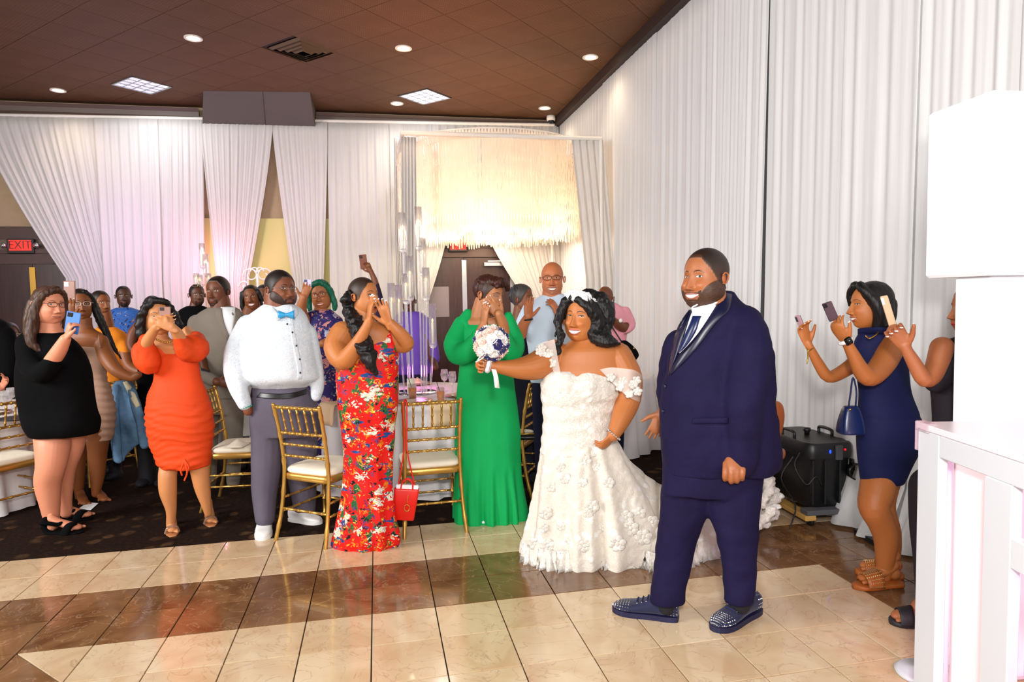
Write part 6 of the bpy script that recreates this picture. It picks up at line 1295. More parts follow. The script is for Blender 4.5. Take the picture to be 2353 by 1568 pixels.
# ------------------------------------------------------------------ chairs
def bamboo(mb, a, b, r, n=5, sides=8):
    a, b = np.array(a, float), np.array(b, float); P_, R_ = [a], [r]
    for i in range(1, n+1):
        t = (i-.5)/n if n > 1 else .5
        for dt, k in ((-.012, 1.), (-.006, 1.35), (.006, 1.35), (.012, 1.)): P_.append(a+(b-a)*(t+dt/np.linalg.norm(b-a)*.6)); R_.append(r*k)
    P_.append(b); R_.append(r); mb.tube(P_, R_, sides, res=1, round_=False); return mb
M_CH = mat('gold_lacquer', '#c69a4c', .32, .75); M_CUSH = fabric('ivory_cushion', '#ece3cf', .8, .04)
def make_chair():
    r = empty('chiavari_chair')
    for sg in (-1, 1):
        mb = MB(); pr = [(.215, -.275, 0), (.200, -.225, .2), (.192, -.195, .44), (.190, -.205, .62), (.193, -.235, .80), (.197, -.265, .93)]
        P_ = catm(np.array([(sg*x, y, z) for x, y, z in pr]), 6); R_ = [.0135*(1.28 if i % 6 == 3 else 1.) for i in range(len(P_))]; mb.tube(P_, R_, 10, res=1); mb.build('back_post', M_CH, r, local=True)
        bamboo(MB(), (sg*.2, .2, 0), (sg*.185, .19, .43), .0125, 4).build('front_leg', M_CH, r, local=True)
        for z in (.19, .28): bamboo(MB(), (sg*.2, -.21, z), (sg*.194, .195, z), .008, 4).build('side_stretcher', M_CH, r, local=True)
    for z in (.17, .26): bamboo(MB(), (-.195, .197, z), (.195, .197, z), .008, 4).build('front_stretcher', M_CH, r, local=True)
    bamboo(MB(), (-.2, -.222, .21), (.2, -.222, .21), .009, 4).build('back_stretcher', M_CH, r, local=True)
    mb = MB(); o_ = [(-.195, -.2), (.195, -.2), (.215, .215), (-.215, .215)]
    mb.loft([((0, .005, z), .205+d, .21+d) for z, d in ((.405, -.006), (.41, 0), (.445, 0), (.45, -.006))], 40, 7., True, 1, ax=np.array([1., 0, 0]), ay=np.array([0, 1., 0])); mb.build('seat_frame', M_CH, r, local=True)
    MB().loft([((0, .01, z), .20+d, .205+d) for z, d in ((.449, -.01), (.462, .004), (.482, .002), (.495, -.02), (.50, -.07))], 40, 6., True, 2, ax=np.array([1., 0, 0]), ay=np.array([0, 1., 0])).build('cushion', M_CUSH, r, local=True)
    for z, y, rr in ((.915, -.262, .0115), (.735, -.224, .010), (.655, -.211, .009), (.575, -.203, .009)): bamboo(MB(), (-.192, y, z), (.192, y, z), rr, 6).build('back_rail', M_CH, r, local=True)
    for x in (-.128, -.064, 0, .064, .128): bamboo(MB(), (x, -.262, .91), (x, -.224, .737), .0065, 3).build('spindle', M_CH, r, local=True)
    return r
CH0 = make_chair(); nch = 0
def chair(u, v, ang, label, group='gold chiavari chairs around the tables', h=None):
    """(u, v) floor pixel midway between the back feet; ang = heading, 0 away from the viewer, + to the picture's right"""
    global nch
    r = CH0 if nch == 0 else copy_tree(CH0); nch += 1
    a = math.radians(ang)+YAW; fx, fy = math.sin(a), math.cos(a); p = atz(u, v) if h is None else np.append(ath(u, v, h)[:2], 0)
    r.location = (p[0]+fx*.275, p[1]+fy*.275, .004 if p[1]+fy*.1 > 0 else 0); r.rotation_euler.z = -a; tag(r, label, 'chair', group); return r
chair(690, 1252, 25, 'gold chiavari chair in front of the man with the blue bow tie')
c2 = chair(1002, 1231, -14, 'gold chiavari chair between the red jumpsuit and the green dress, a red bag on it')
chair(484, 1160, 84, 'gold chiavari chair with napkins on its seat, right of the orange dress')
chair(1240, 1135, -72, 'gold chiavari chair beside the bride with a black clutch on its seat')
chair(58, 1205, -66, 'gold chiavari chair at the far left beside the woman in black')
cj = chair(268, 1110, -50, 'gold chiavari chair behind the tan dress with a denim jacket over its back')
chair(322, 1060, 30, 'gold chiavari chair far back beside the orange puff sleeve', h=6.9)
chair(45, 1060, 160, 'gold chiavari chair far back behind the far left table', h=7.0)
# ------------------------------------------------------------------ tables
M_CLOTH = fabric('white_tablecloth', '#e8e3e4', .7, .03, bump=.1); M_RUN = fabric('peach_runner', '#f0cfa8', .7, .03, bump=.1)
M_GLASS = NT('clear_glass', .04, trans=.85, spec=.6, alpha=.35).color('#ffffff').m; M_CRY = NT('crystal_tube', .05, trans=.6, spec=.8, alpha=.5).color('#f4f2f6').m
M_PLATE = mat('gold_charger', '#b98a4e', .3, .6); M_TEA = mat('iced_tea', '#d87a1c', .1)
def table(c, label, gl, seed=0, R=.80):
    r = empty('round_table', (c[0], c[1], 0), 0, label, 'table', 'round banquet tables')
    MB().lathe([(0, .72), (R-.03, .72), (R-.02, .735), (R-.03, .75), (0, .75)], 40, (c[0], c[1], 0), cap=False).build('tabletop', mat('plywood', '#8a6a4a', .6), r)
    MB().lathe([(0, .01), (.28, .01), (.26, .04), (.04, .06), (.035, .72)], 20, (c[0], c[1], 0), cap=False).build('pedestal', M_BLK, r)
    cl = empty('tablecloth', (c[0], c[1], .76), 0, gl, 'tablecloth', 'floor-length white tablecloths'); n = 160; G = []
    for rr, z, a in ((.02, .768, 0), (.4, .768, 0), (R-.01, .767, 0), (R+.005, .758, 0), (R+.012, .72, .004), (R+.02, .55, .012), (R+.035, .3, .022), (R+.05, .1, .03), (R+.06, .012, .034)):
        row = []
        for i in range(n):
            t = 2*PI*i/n; w = a*(math.sin(t*22+seed)+.5*math.sin(t*37+seed*2)+.4*math.sin(t*9)); row.append((c[0]+(rr+w)*math.cos(t), c[1]+(rr+w)*math.sin(t), z+(.004*math.sin(t*31) if z < .02 else 0)))
        G.append(row)
    MB().sheet(G, 0, closed=True).build('cloth', M_CLOTH, cl); return r, cl
tc = ath(938, 900, 6.02); table(tc, 'round banquet table carrying the crystal candelabra', 'floor-length white cloth under the crystal candelabra', 1.)
tl_ = ath(-172, 900, 5.35); table(tl_, 'round banquet table cut off by the left edge', 'floor-length white cloth at the left edge of the picture', 2.)
t3 = ath(1330, 900, 7.2); table(t3, 'round banquet table mostly hidden behind the bride', 'floor-length white cloth behind the bride', 3.)
t4 = ath(140, 900, 8.1); table(t4, 'round banquet table far back behind the guests on the left', 'floor-length white cloth far back behind the guests on the left', 4.)
ZT_ = .770
def on(c, ang, rad, z=ZT_): a = math.radians(ang); return np.array([c[0], c[1], z])+EX*rad*math.sin(a)-EY*rad*math.cos(a)     # ang 0 = nearest the viewer
def place_setting(c, ang, rad, label, group):
    p = on(c, ang, rad); r = empty('charger_plate', tuple(p), 0, label, 'plate', group); MB().lathe([(0, .002), (.10, .002), (.15, .012), (.152, .015), (.10, .007), (0, .007)], 28, p, cap=False).build('charger', M_PLATE, r)
    MB().lathe([(0, .008), (.09, .009), (.115, .017), (.09, .012), (0, .011)], 24, p, cap=False).build('dinner_plate', mat('porcelain', '#f2ece2', .2), r); return r
def napkin(p, label, group, m=None):
    r = empty('napkin', tuple(p), 0, label, 'napkin', group); mb = MB(); G = [[p+EX*x+EY*y+EZ*(.004+.05*(1-abs(x)/.07)*(1-abs(y)/.09)) for x in np.linspace(-.07, .07, 7)] for y in np.linspace(-.09, .09, 7)]; mb.sheet(G, .004, nrm=EZ); mb.build('folded_cloth', m or M_RUN, r); return r
def tumbler(p, label, s=1.):
    r = empty('tumbler', tuple(p), 0, label, 'drink', 'iced tea glasses'); MB().lathe([(0, 0), (.030*s, 0), (.036*s, .125*s), (.034*s, .125*s), (.028*s, .006), (0, .006)], 20, p, cap=False).build('glass', M_GLASS, r)
    MB().lathe([(0, .007), (.0275*s, .008), (.0325*s, .09*s), (0, .09*s)], 20, p, cap=False).build('iced_tea', M_TEA, r); MB().tube([p+EZ*.01+EX*.015, p+EZ*.17*s-EX*.03], .003, 6).build('straw', M_BLK, r)
def goblet(p, label, group='stemmed water glasses', s=1.):
    r = empty('water_goblet', tuple(p), 0, label, 'glass', group); MB().lathe([(0, 0), (.035*s, .001), (.005, .008), (.0045, .085*s), (.03*s, .11*s), (.037*s, .15*s), (.030*s, .20*s), (.029*s, .20*s), (.035*s, .15*s), (.028*s, .112*s), (0, .092*s)], 20, p, cap=False).build('goblet', M_GLASS, r)
for a, q in ((-32, 'nearest the red jumpsuit'), (14, 'behind the red-bagged chair'), (-70, 'at the left side of the candelabra table'), (60, 'beside the green dress'), (180, 'on the far side of the candelabra table')):
    place_setting(tc, a, .60, 'gold charger with white plate '+q, 'gold charger place settings')
    if a != 14: napkin(on(tc, a, .60, ZT_+.016), 'peach napkin folded on the plate '+q, 'peach napkins on the plates')
tumbler(ath(948, 906, 5.62)*np.array([1, 1, 0])+EZ*ZT_, 'orange iced tea with a straw left of the mirrored candelabra base', 1.05)
tumbler(ath(1013, 920, 5.45)*np.array([1, 1, 0])+EZ*ZT_, 'orange iced tea behind the top rail of the red-bagged chair', .95)
for k, (u, h_, q) in enumerate(((1040, 5.9, 'beside the green dress'), (1022, 6.1, 'second from the green dress'), (878, 6.2, 'behind the red jumpsuit'))): goblet(np.append(ath(u, 900, h_)[:2], ZT_), 'stemmed water glass on the candelabra table, '+q)
for (u, h_, w_) in ((1000, 5.42, .11), (790, 5.55, .12)):
    p = np.append(ath(u, 900, h_)[:2], ZT_); r = empty('peach_napkin_drop', tuple(p), 0, 'square peach cloth hanging over the table edge '+('behind the red-bagged chair' if u == 1000 else 'left of the red jumpsuit'), 'napkin', 'peach cloths over the table edge')
    dv = np.array([p[0]-tc[0], p[1]-tc[1], 0]); dv /= np.linalg.norm(dv); sd = np.cross(dv, EZ); e = np.array([tc[0], tc[1], 0])
    G = [[e+dv*rr+sd*x+EZ*z for x in np.linspace(-w_, w_, 5)] for rr, z in ((.62, .772), (.80, .773), (.822, .765), (.835, .72), (.842, .64), (.848, .60))]; MB().sheet(G, .003, nrm=EZ*.3+dv).build('cloth_square', M_RUN, r)
# crystal candelabra
M_WAX = mat('ivory_wax', '#f6efd8', .4); M_FLAME = mat('led_flame', '#ffd28a', .4, emit=('#ffb348', 9.)); M_MIR = mat('mirror_glass', '#d8d4e0', .03, 1.)
def candelabra(base, items, h, label, name='crystal_candelabra', vb=900):
    r = empty(name, tuple(base), 0, label, 'candelabra', 'tall crystal candelabras')
    MB().lathe([(0, 0), (.19, 0), (.195, .006), (.19, .012), (0, .012)], 36, base, cap=False).build('mirrored_base', M_MIR, r)
    for i, (u, vbot, ch) in enumerate(items):
        dd = (.08*math.sin(i*2.4)); p = ath(u, vbot, h+dd); z = p[2]; q = np.array([p[0], p[1], base[2]+.012]); q2 = base+(q-base)*.8; q2[2] = base[2]+.012
        MB().tube([q2, p-EZ*.02], .0085, 8, res=1).build('crystal_rod', M_CRY, r)
        hp = MB().lathe([(.0085, -.045), (.028, -.03), (.034, -.015), (.032, 0), (.0, .0)], 14, p).build('holder_cup', M_CRY, r)
        H_ = ch*h/F_PX; MB().lathe([(.034, 0), (.036, H_*.5), (.034, H_), (.0325, H_), (.034, H_*.5), (.032, .003)], 20, p, cap=False).build('glass_chimney', M_GLASS, r)
        cd = MB().lathe([(0, .0), (.0115, .0), (.0115, H_*.52), (.006, H_*.54), (0, H_*.54)], 12, p, cap=False).build('candle', M_WAX, r); MB().ball(p+EZ*H_*.58, (.006, .006, .014), 8).build('flame', M_FLAME, cd)
bs = np.append(ath(955, 905, 6.0)[:2], ZT_)
candelabra(bs, [(926, 572, 82), (963, 566, 90), (943, 682, 92), (972, 625, 78), (980, 682, 66), (901, 740, 88), (918, 742, 88), (934, 690, 60), (995, 790, 92), (1004, 736, 10)][:9], 6.0, 'cluster of tall crystal rods topped with candles in glass chimneys, beside the red jumpsuit')
bs2 = np.append(ath(470, 900, 8.0)[:2], ZT_); candelabra(np.array([bs2[0], bs2[1], ZT_]), [(466, 610, 50), (474, 628, 44), (452, 655, 26), (480, 655, 26), (460, 662, 30)], 8.0, 'candelabra of thin glass tubes rising behind the man with sunglasses on his head')
t5 = ath(470, 900, 8.0); table(t5, 'round banquet table hidden behind the grey-suited man', 'floor-length white cloth behind the grey-suited man', 5.)
pc = np.append(ath(945, 900, 5.85)[:2], ZT_); r = empty('pillar_candle', tuple(pc), 0, 'white pillar candle standing at the foot of the crystal candelabra', 'candle'); MB().lathe([(0, 0), (.036, 0), (.036, .15), (.02, .145), (0, .143)], 20, pc, cap=False).build('wax', M_WAX, r); MB().tube([pc+EZ*.14, pc+EZ*.155], .002, 5).build('wick', M_BLK, r)
lamp('magenta_table_light', 'POINT', tuple(np.append(ath(962, 860, 6.25)[:2], .95)), 2.2, (1, .15, .8), .05)
# far left table things
for a, q in ((50, 'right side'), (80, 'far right side')): place_setting(tl_, a, .6, 'gold charger with white plate on the left edge table, '+q, 'plates on the left edge table')
p = np.append(ath(36, 950, 4.95)[:2], ZT_); r = empty('black_plate', tuple(p), 0, 'round black plate on the left edge table', 'plate'); MB().lathe([(0, .002), (.09, .003), (.13, .014), (.132, .017), (.09, .008), (0, .007)], 28, p, cap=False).build('plate', M_BLK, r)
for u, h_ in ((10, 5.3), (26, 5.5)): goblet(np.append(ath(u, 930, h_)[:2], ZT_), 'stemmed water glass on the left edge table, '+('left' if u == 10 else 'right')+' one of two', 'glasses on the left edge table', .9)
# red handbag on the chair back
f = Fig('tmp', u=930, h=hof(atz(940, 1238)), skin='brown'); bpy.data.objects.remove(f.root)
r = empty('red_handbag', tuple(f.P(930, 1150, -.05)), 0, 'small red leather tote hanging by a long strap from the chiavari chair', 'bag'); M_REDL = mat('red_leather', '#dc1408', .4)
c = f.P(931, 1158, -.06); ax_ = f.D(1, -.10, .1); up_ = f.D(.14, 1, 0); M_ = np.eye(4); M_[:3, 0] = ax_; M_[:3, 2] = up_; M_[:3, 1] = np.cross(up_, ax_); M_[:3, 3] = c
mb = MB(); w_ = 27*f.k; h_ = 36*f.k; V = []; 
for z, ww, dd_ in ((-h_, w_*.86, .032), (-h_*.95, w_*.9, .038), (h_*.9, w_*1.05, .022), (h_, w_*1.05, .020)): V.append((np.array([0, 0, z]), ww, dd_))
mb.loft(V, 32, 8., True, 1, ax=np.array([1., 0, 0]), ay=np.array([0, 1., 0])); vv, ff, cc_ = mb.arr(); vv = vv@M_[:3, :3].T+M_[:3, 3]; MB().add(vv, ff).build('bag_body', M_REDL, r)
for q in (-1, 1): mb = MB(); mb.tube([c+up_*h_*.95+ax_*x*w_*.5+up_*z+M_[:3, 1]*q*.014 for x, z in ((-1, 0), (-.85, .045), (0, .07), (.85, .045), (1, 0))], .005, 8); mb.build('top_handle', M_REDL, r)
mb = MB(); tp = f.P(933, 922, .03)
for q in (-1, 1): mb.tube([c+up_*h_+ax_*q*w_*.75, f.P(932+q*6, 1050, -.04), f.P(932+q*2.5, 1020, -.03), f.P(931+q*4, 960, -.02), f.P(931+q*3, 926, -.005), tp+EZ*.012], .0055, 6)
mb.build('long_strap', M_REDL, r); mb = MB(); p = f.P(935, 1168, -.11); mb.tube([p+EX*.018*math.cos(t)+EZ*.022*math.sin(t) for t in np.linspace(0, 2*PI, 14)], .003, 6, res=1); mb.tube([p+EZ*.022, f.P(938, 1138, -.10)], .002, 5); mb.build('gold_charm', M_GOLD, r)
mb = MB(); mb.box((-w_*.9, -.012, h_*.75), (w_*.95, .012, h_*1.25), M=M_); mb.build('white_papers', M_WHITE, r, False)
# clutch and napkins on the seats
p = np.append(ath(1212, 998, hof(atz(1225, 1150))+.02)[:2], .515); r = empty('clutch_bag', tuple(p), 0, 'black and gold clutch lying on the seat behind the bride', 'bag'); mb = MB(); mb.loft([(p+EZ*z, a_, b_) for z, a_, b_ in ((-.02, .09, .05), (0, .10, .06), (.02, .085, .04))], 20, 4.); mb.build('pouch', M_BLK, r); MB().tube([p-EX*.09-EY*.05+EZ*.02, p-EY*.06+EZ*.03, p+EX*.09-EY*.04+EZ*.025], .006, 8).build('gold_chain', M_GOLD, r)
p = np.append(ath(545, 1000, hof(atz(495, 1170))-.02)[:2], .505); napkin(p, 'ivory napkin left on the chair seat beside the orange dress', None, M_CUSH)
# jacket over the chair back
f = Fig('light blue denim jacket hung over a chair back, a cream lanyard over it', u=290, h=5.75, skin='brown', cat='jacket', name='denim_jacket')
f.cloth('jacket_body', M_DENIM, [[(266, 302, 876, .5), (258, 312, 890, .5), (256, 320, 930, .42), (254, 330, 970, .36), (252, 334, 1000, .32), (253, 316, 1022, .3), (255, 292, 1045, .3), (257, 286, 1062, .3)]], [[(304, 900, -.06, 8), (318, 950, -.09, 12), (329, 990, -.10, 12), (334, 1022, -.10, 10)], [(268, 890, -.06, 7), (262, 950, -.1, 10), (268, 1010, -.11, 11), (272, 1056, -.1, 10)]], smooth=3, disp=lambda V, N: .016*nz(V*np.array([1, 1, .5]), 11, 2.)+.004*nz(V, 40.), voxel=.009)
f.patch('lanyard', mat('cream_strap', '#e8dfbc', .7), [(282, 878), (296, 910), (312, 938)], [(294, 876), (308, 900), (322, 932)], off=.012, w=4)
p = atz(205, 1163, .006); r = empty('paper_slip', tuple(p), 0, 'white slip of paper lying on the dark carpet at the far left', 'paper'); MB().add([atz(180, 1170, .008), atz(208, 1173, .008), atz(226, 1157, .012), atz(202, 1154, .008), atz(180, 1170, .006), atz(208, 1173, .006), atz(226, 1157, .010), atz(202, 1154, .006)], [(0, 1, 2, 3), (7, 6, 5, 4), (0, 4, 5, 1), (1, 5, 6, 2), (2, 6, 7, 3), (3, 7, 4, 0)]).build('sheet', M_WHITE, r, False)
# white ornament on the alcove wall
p = aty(592, 640, YB-.35); r = empty('carved_backdrop', (p[0], p[1], 0), 0, 'white scrolled ornament standing before the pale yellow alcove', 'ornament'); mb = MB()
for sg in (-1, 1):
    for k, (rr, zz, xx) in enumerate(((.12, .05, .10), (.09, -.12, .20), (.07, .12, .03))): mb.tube([p+np.array([sg*xx+sg*(rr-a_*.011)*math.cos(a_), 0, zz+(rr-a_*.011)*math.sin(a_)]) for a_ in np.linspace(0, 7, 22)], .012, 6, res=1)
mb.build('scrollwork', M_WTRIM, r); MB().tube([(p[0], p[1], 0), (p[0], p[1], p[2]+.05)], .02, 8).build('stand_post', M_WTRIM, r)
# ------------------------------------------------------------------ smoke machine on its dolly
P1, P2, P0 = atz(1856, 1176, .12), atz(1978, 1168, .12), atz(1782, 1098, .12); d1 = P2-P1; L1 = np.linalg.norm(d1); d1 /= L1; L0 = np.linalg.norm(P0-P1); d0 = np.array([-d1[1], d1[0], 0]); o0 = np.array([P1[0], P1[1], 0])
L1 = max(L1, .42); L0 = min(max(L0, .5), .75)
def LM(o_=o0): M_ = np.eye(4); M_[:3, 0] = d1; M_[:3, 1] = d0; M_[:3, 3] = o_; return M_
r = empty('wooden_dolly', tuple(o0), 0, 'wooden furniture dolly on casters under the black smoke machine', 'dolly')
M_PINE = mat('pine_board', '#c79a52', .6, var=.15)
for y0 in (.0, L0-.09): MB().box((0, y0, .085), (L1, y0+.09, .12), M=LM(), bev=.004).build('carpeted_rail', mat('grey_carpet_pad', '#55555a', .95, bump=(200, .5)), r, False)
for x0 in (.0, L1-.08): MB().box((x0-.015, .0, .05), (x0+.065, L0, .085), M=LM(), bev=.004).build('side_board', M_PINE, r, False)
for x0 in (.05, L1-.05):
    for y0 in (.05, L0-.05):
        c = o0+d1*x0+d0*y0; w = MB(); w.lathe([(0, -.012), (.032, -.012), (.036, -.006), (.036, .006), (.032, .012), (0, .012)], 20, cap=False); vv, ff, _ = w.arr(); R_ = np.array([d0, EZ, d1]); cs = MB().add(vv@R_+c+EZ*.036, ff).build('caster_wheel', M_BLK, r)
        MB().box((x0-.02, y0-.006, .03), (x0-.015, y0+.006, .06), M=LM()).build('fork', M_STEEL, cs, False); MB().box((x0-.03, y0-.03, .045), (x0+.03, y0+.03, .05), M=LM()).build('mount_plate', M_STEEL, cs, False)
r = empty('smoke_machine', tuple(o0+EZ*.12), 0, 'black low-fog smoke machine with round nozzle standing on the dolly', 'smoke machine')
M_MACH = mat('black_moulded_plastic', '#151618', .42, bump=(30, .15)); xa, xb, ya, yb_ = .02, L1-.05, .04, L0-.12; cx_, cy_ = (xa+xb)/2, (ya+yb_)/2
def lb(n_, rings, m, power=6.): mb = MB(); mb.loft([(np.array([cx_, cy_, z]), a_, b_) for z, a_, b_ in rings], 40, power, True, 1, ax=np.array([1., 0, 0]), ay=np.array([0, 1., 0])); vv, ff, _ = mb.arr(); M_ = LM(); return MB().add(vv@M_[:3, :3].T+M_[:3, 3], ff).build(n_, m, r, sharp=.6)
hw, hd_ = (xb-xa)/2, (yb_-ya)/2
lb('tank_body', ((.12, hw*.86, hd_*.9), (.13, hw*.88, hd_*.92), (.45, hw*.97, hd_), (.47, hw*1.0, hd_*1.02)), M_MACH); lb('control_deck', ((.47, hw*1.03, hd_*1.05), (.50, hw*1.04, hd_*1.06), (.56, hw*1.02, hd_*1.04), (.575, hw*.98, hd_)), M_MACH)
for x in (.05, .14, .25, .34): MB().box((x, ya-.016+.0, .15), (x+.012, ya+.02, .46), M=LM(), bev=.003).build('moulded_rib', M_MACH, r, False)
for x in (xa+.03, xb-.03): MB().tube([o0+d1*x+d0*(cy_-.08)+EZ*.575, o0+d1*x+d0*(cy_-.07)+EZ*.615, o0+d1*x+d0*(cy_+.07)+EZ*.615, o0+d1*x+d0*(cy_+.08)+EZ*.575], .011, 8).build('carry_handle', M_BLK, r)
c = o0+d1*(xb-.02)+d0*(ya-.01)+EZ*.38; w = MB(); w.lathe([(.03, .0), (.055, .0), (.058, -.05), (.05, -.05), (.047, -.01), (0, -.005)], 28, cap=False); vv, ff, _ = w.arr(); MB().add(vv@np.array([d1, EZ, d0])+c, ff).build('fog_nozzle', mat('nozzle_black', '#0a0b0c', .25), r)
MB().lathe([(0, 0), (.018, 0), (.018, .02), (.026, .03), (.026, .05), (0, .052)], 16, o0+d1*cx_+d0*cy_+EZ*.575, cap=False).build('filler_cap', M_BLK, r)
MB().ball(o0+d1*(cx_-.02)+d0*(ya-.02)+EZ*.52, (.008, .006, .014), 8).build('blue_indicator', mat('blue_led', '#2040ff', .3, emit=('#1838ff', 3.)), r); MB().ball(o0+d1*(cx_+.09)+d0*(ya-.02)+EZ*.53, .007, 8).build('red_indicator', mat('red_led', '#ff2030', .3, emit=('#ff1020', 2.)), r)
MB().box((cx_+.02, ya-.03, .46), (cx_+.07, ya, .56), M=LM(), bev=.004).build('control_panel', mat('panel_grey', '#4a4c50', .4), r, False)
MB().tube([o0+d1*(xa-.02)+d0*.1+EZ*.5, o0+d1*(xa-.07)+d0*.08+EZ*.42, o0+d1*(xa-.02)+d0*.02+EZ*.3, o0+d1*.06+d0*.0+EZ*.36, o0+d1*.1-d0*.0+EZ*.3], .005, 6).build('hose', M_BLK, r)
MB().tube([o0+d1*(xa-.01)+d0*.2+EZ*.45, o0+d1*(xa-.1)+d0*.2+EZ*.3, o0+d1*(xa-.08)+d0*.05+EZ*.15, o0+d1*(xa-.15)-d0*.0+EZ*.01+EX*.0], .005, 6).build('power_cord', M_BLK, r)
# black floor case behind the navy dress
q = [atz(1962, 1228), atz(2012, 1218), atz(2082, 1262), atz(2040, 1275)]; r = empty('floor_case', tuple(q[0]), 0, 'flat black case lying on the floor behind the spiked slides', 'case'); V = [p_+EZ*.002 for p_ in q]+[p_+EZ*.035 for p_ in q]
MB().add(V, [(3, 2, 1, 0), (4, 5, 6, 7), (0, 1, 5, 4), (1, 2, 6, 5), (2, 3, 7, 6), (3, 0, 4, 7)]).build('case_shell', M_BLK, r, False); MB().tube([q[0]+EZ*.036+EX*.03, q[0]+EZ*.05+EX*.06, q[0]+EZ*.036+EX*.1-EY*.02], .004, 6).build('case_handle', M_STEEL, r)
# tan leather chair behind the groom
f = Fig('tan leather chair almost hidden behind the groom', u=1768, h=4.35, skin='brown', cat='chair', name='leather_chair'); M_TAN = mat('tan_leather', '#9a4e1c', .45)
f.cloth('backrest', M_TAN, [[(1722, 1790, 922, .3), (1714, 1801, 936, .34), (1714, 1803, 965, .36), (1718, 1796, 1000, .36), (1722, 1788, 1018, .3)]], [], smooth=3); f.cloth('seat', M_TAN, [[(1716, 1800, 1030, 1., -.2), (1712, 1802, 1040, 1., -.2), (1716, 1798, 1052, 1., -.2)]], [], smooth=2)
zf = float(f.P(1760, 1045, -.2)[2])
for u_, dd_ in ((1722, 0), (1742, .1), (1720, -.38), (1730, -.38)): p = f.P(u_, 1040, dd_); MB().tube([np.append(p[:2], zf), np.append(p[:2], 0)], [.018, .012], 8, res=1).build('leg', M_BLK, f.root)
p = f.P(1757, 1020, .0); MB().tube([p, p-EY*.05-EZ*.03], .02, 8).build('back_bracket', M_BLK, f.root)
# ------------------------------------------------------------------ white booth and tower at the right
A = atz(2110, 970, 1.125); B = atz(2353, 1047, 1.125); e1 = (B-A); e1[2] = 0; e1 /= np.linalg.norm(e1); nb_ = np.array([e1[1], -e1[0], 0]); nb_ = nb_ if nb_@(CAM-A) > 0 else -nb_; inn = -nb_
def ons(u, v): d = ray(u, v); t = ((A-CAM)@nb_)/(d@nb_); p = CAM+d*t; return float((p-A)@e1), float(p[2])
M_GLOSS = mat('white_gloss_laminate', '#cbced4', .35); M_PINKP = mat('pale_pink_panel', '#fbe4ea', .6); M_ACR = NT('clear_acrylic_edge', .06, trans=.7, spec=.6, alpha=.6).color('#f6d8e6').m
booth = empty('white_booth', (A[0], A[1], 0), 0, 'white open-framed booth with clear top standing close at the right edge', 'booth')
BM = np.eye(4); BM[:3, 0] = e1; BM[:3, 1] = inn; BM[:3, 3] = (A[0], A[1], 0)
s1, z1 = ons(2157, 1052); s2, _ = ons(2262, 1080); s3, z3 = ons(2326, 1105); _, z4 = ons(2340, 1245); _, z5 = ons(2340, 1318); Lb = 1.7; th = .035
for n_, lo, hi in (('corner_stile', (0, 0, 0), (s1, th, 1.10)), ('top_rail', (s1, 0, z1), (Lb, th, 1.10)), ('middle_stile', (s2, 0, 0), (s3, th, z1)), ('cross_rail', (s3, 0, z5), (Lb, th, z4)), ('end_stile', (Lb-.1, 0, 0), (Lb, th, z5)), ('bottom_rail', (s1, 0, 0), (s2, th, .10)), ('bottom_rail', (s3, 0, 0), (Lb-.1, th, .10))):
    MB().box(lo, hi, M=BM, bev=.004).build(n_, M_GLOSS, booth, False)
MB().box((s1-.02, th+.03, .02), (s2+.02, th+.045, z1+.02), M=BM).build('pink_panel', M_PINKP, booth, False); MB().box((s3-.01, th+.03, z4-.01), (Lb, th+.045, z1+.02), M=BM).build('pink_panel', M_PINKP, booth, False)
MB().box((s3-.02, th+.03, .42), (Lb, th+.045, z5*.80), M=BM).build('lilac_panel', mat('lilac_panel', '#d9a6dc', .6), booth, False)
Wb = .62
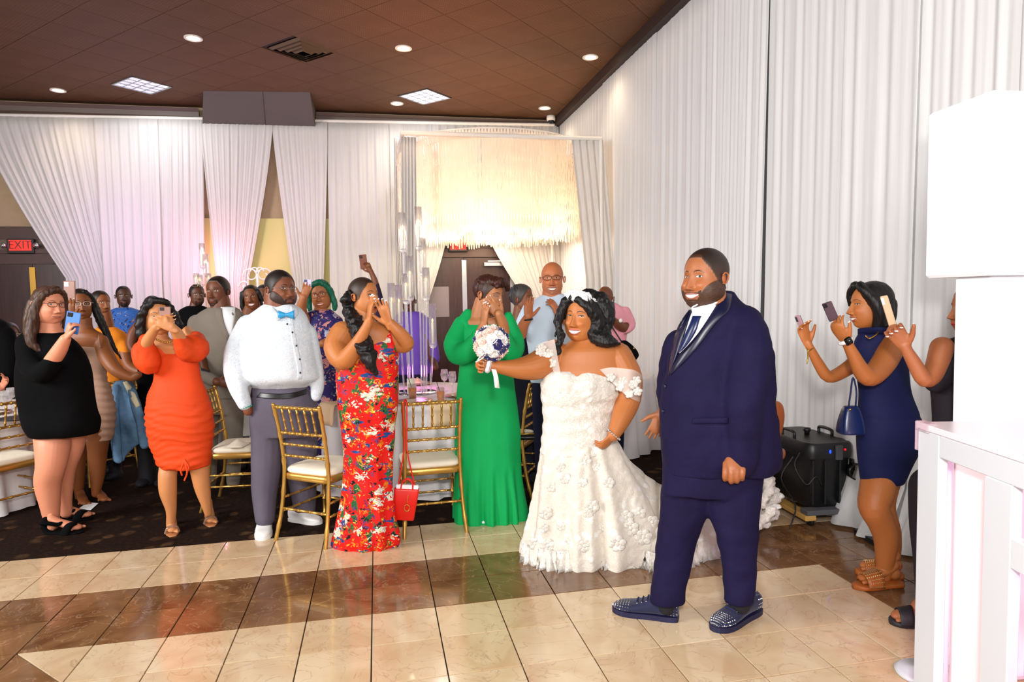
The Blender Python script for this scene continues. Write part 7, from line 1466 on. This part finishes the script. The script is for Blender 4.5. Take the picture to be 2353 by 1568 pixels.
for n_, lo, hi in (('side_stile', (0, th, 0), (.035, .11, 1.10)), ('side_stile', (0, Wb-.08, 0), (.035, Wb, 1.10)), ('side_rail', (0, .11, 1.0), (.035, Wb-.08, 1.10)), ('back_frame', (0, Wb, .0), (.1, Wb+.035, 1.10)), ('back_rail', (.1, Wb, 1.0), (Lb, Wb+.035, 1.10)), ('end_frame', (Lb-.035, th, 0), (Lb, Wb, 1.10))): MB().box(lo, hi, M=BM, bev=.003).build(n_, M_GLOSS, booth, False)
MB().box((-.004, -.004, 1.102), (Lb, Wb+.04, 1.125), M=BM, bev=.003).build('clear_top', NT('frosted_top', .2, trans=.2, spec=.6).color('#fbeef4').m, booth, False)
for lo, hi in (((-.008, -.008, 1.095), (.07, .03, 1.130)), ((-.008, -.008, 1.02), (.004, .02, 1.10)), ((-.008, Wb-.02, 1.095), (.05, Wb+.045, 1.13))): MB().box(lo, hi, M=BM, bev=.003).build('clear_corner_guard', M_ACR, booth, False)
c = atz(2120, 1552); r = empty('pole_foot', tuple(c), 0, 'white round pole base at the foot of the white booth', 'base'); MB().lathe([(0, 0), (.10, 0), (.105, .012), (.09, .024), (.02, .03), (.018, .12), (0, .12)], 32, c, cap=False).build('disc', M_GLOSS, r)
Fh = 2.95; a1 = ath(2123, 640, Fh); zb = a1[2]; ztb = ath(2123, 262, Fh)[2]; n1_ = CAM+ray(2283, 205)*((ztb-CAM[2])/ray(2283, 205)[2]); e = np.array([n1_[0]-a1[0], n1_[1]-a1[1], 0]); Le = np.linalg.norm(e); e /= Le; s_ = np.array([-e[1], e[0], 0]); s_ = s_ if s_@EX > 0 else -s_
TMx = np.eye(4); TMx[:3, 0] = e; TMx[:3, 1] = s_; TMx[:3, 3] = (a1[0], a1[1], 0)
tw = empty('white_box_tower', (a1[0], a1[1], 0), 0, 'tall white column with a big white scrim-covered speaker box on top', 'tower')
M_SCR = mat('white_scrim', '#f6f8fc', .6)
MB().box((0, 0, zb), (Le, .42, ztb), M=TMx, bev=.012).build('scrim_box', M_SCR, tw, False); cL = ath(2180, 700, 2.92)
MB().box((Le*.30, .06, .02), (Le*.85, .36, zb), M=TMx, bev=.01).build('column', M_SCR, tw, False); MB().box((Le*.1, -.02, 0), (Le*1.05, .44, .03), M=TMx, bev=.008).build('base_plate', M_SCR, tw, False)
lamp('booth_pink_light', 'POINT', tuple(A+e1*.5+inn*.35-EZ*.55), 14, (1, .5, .75), .1)
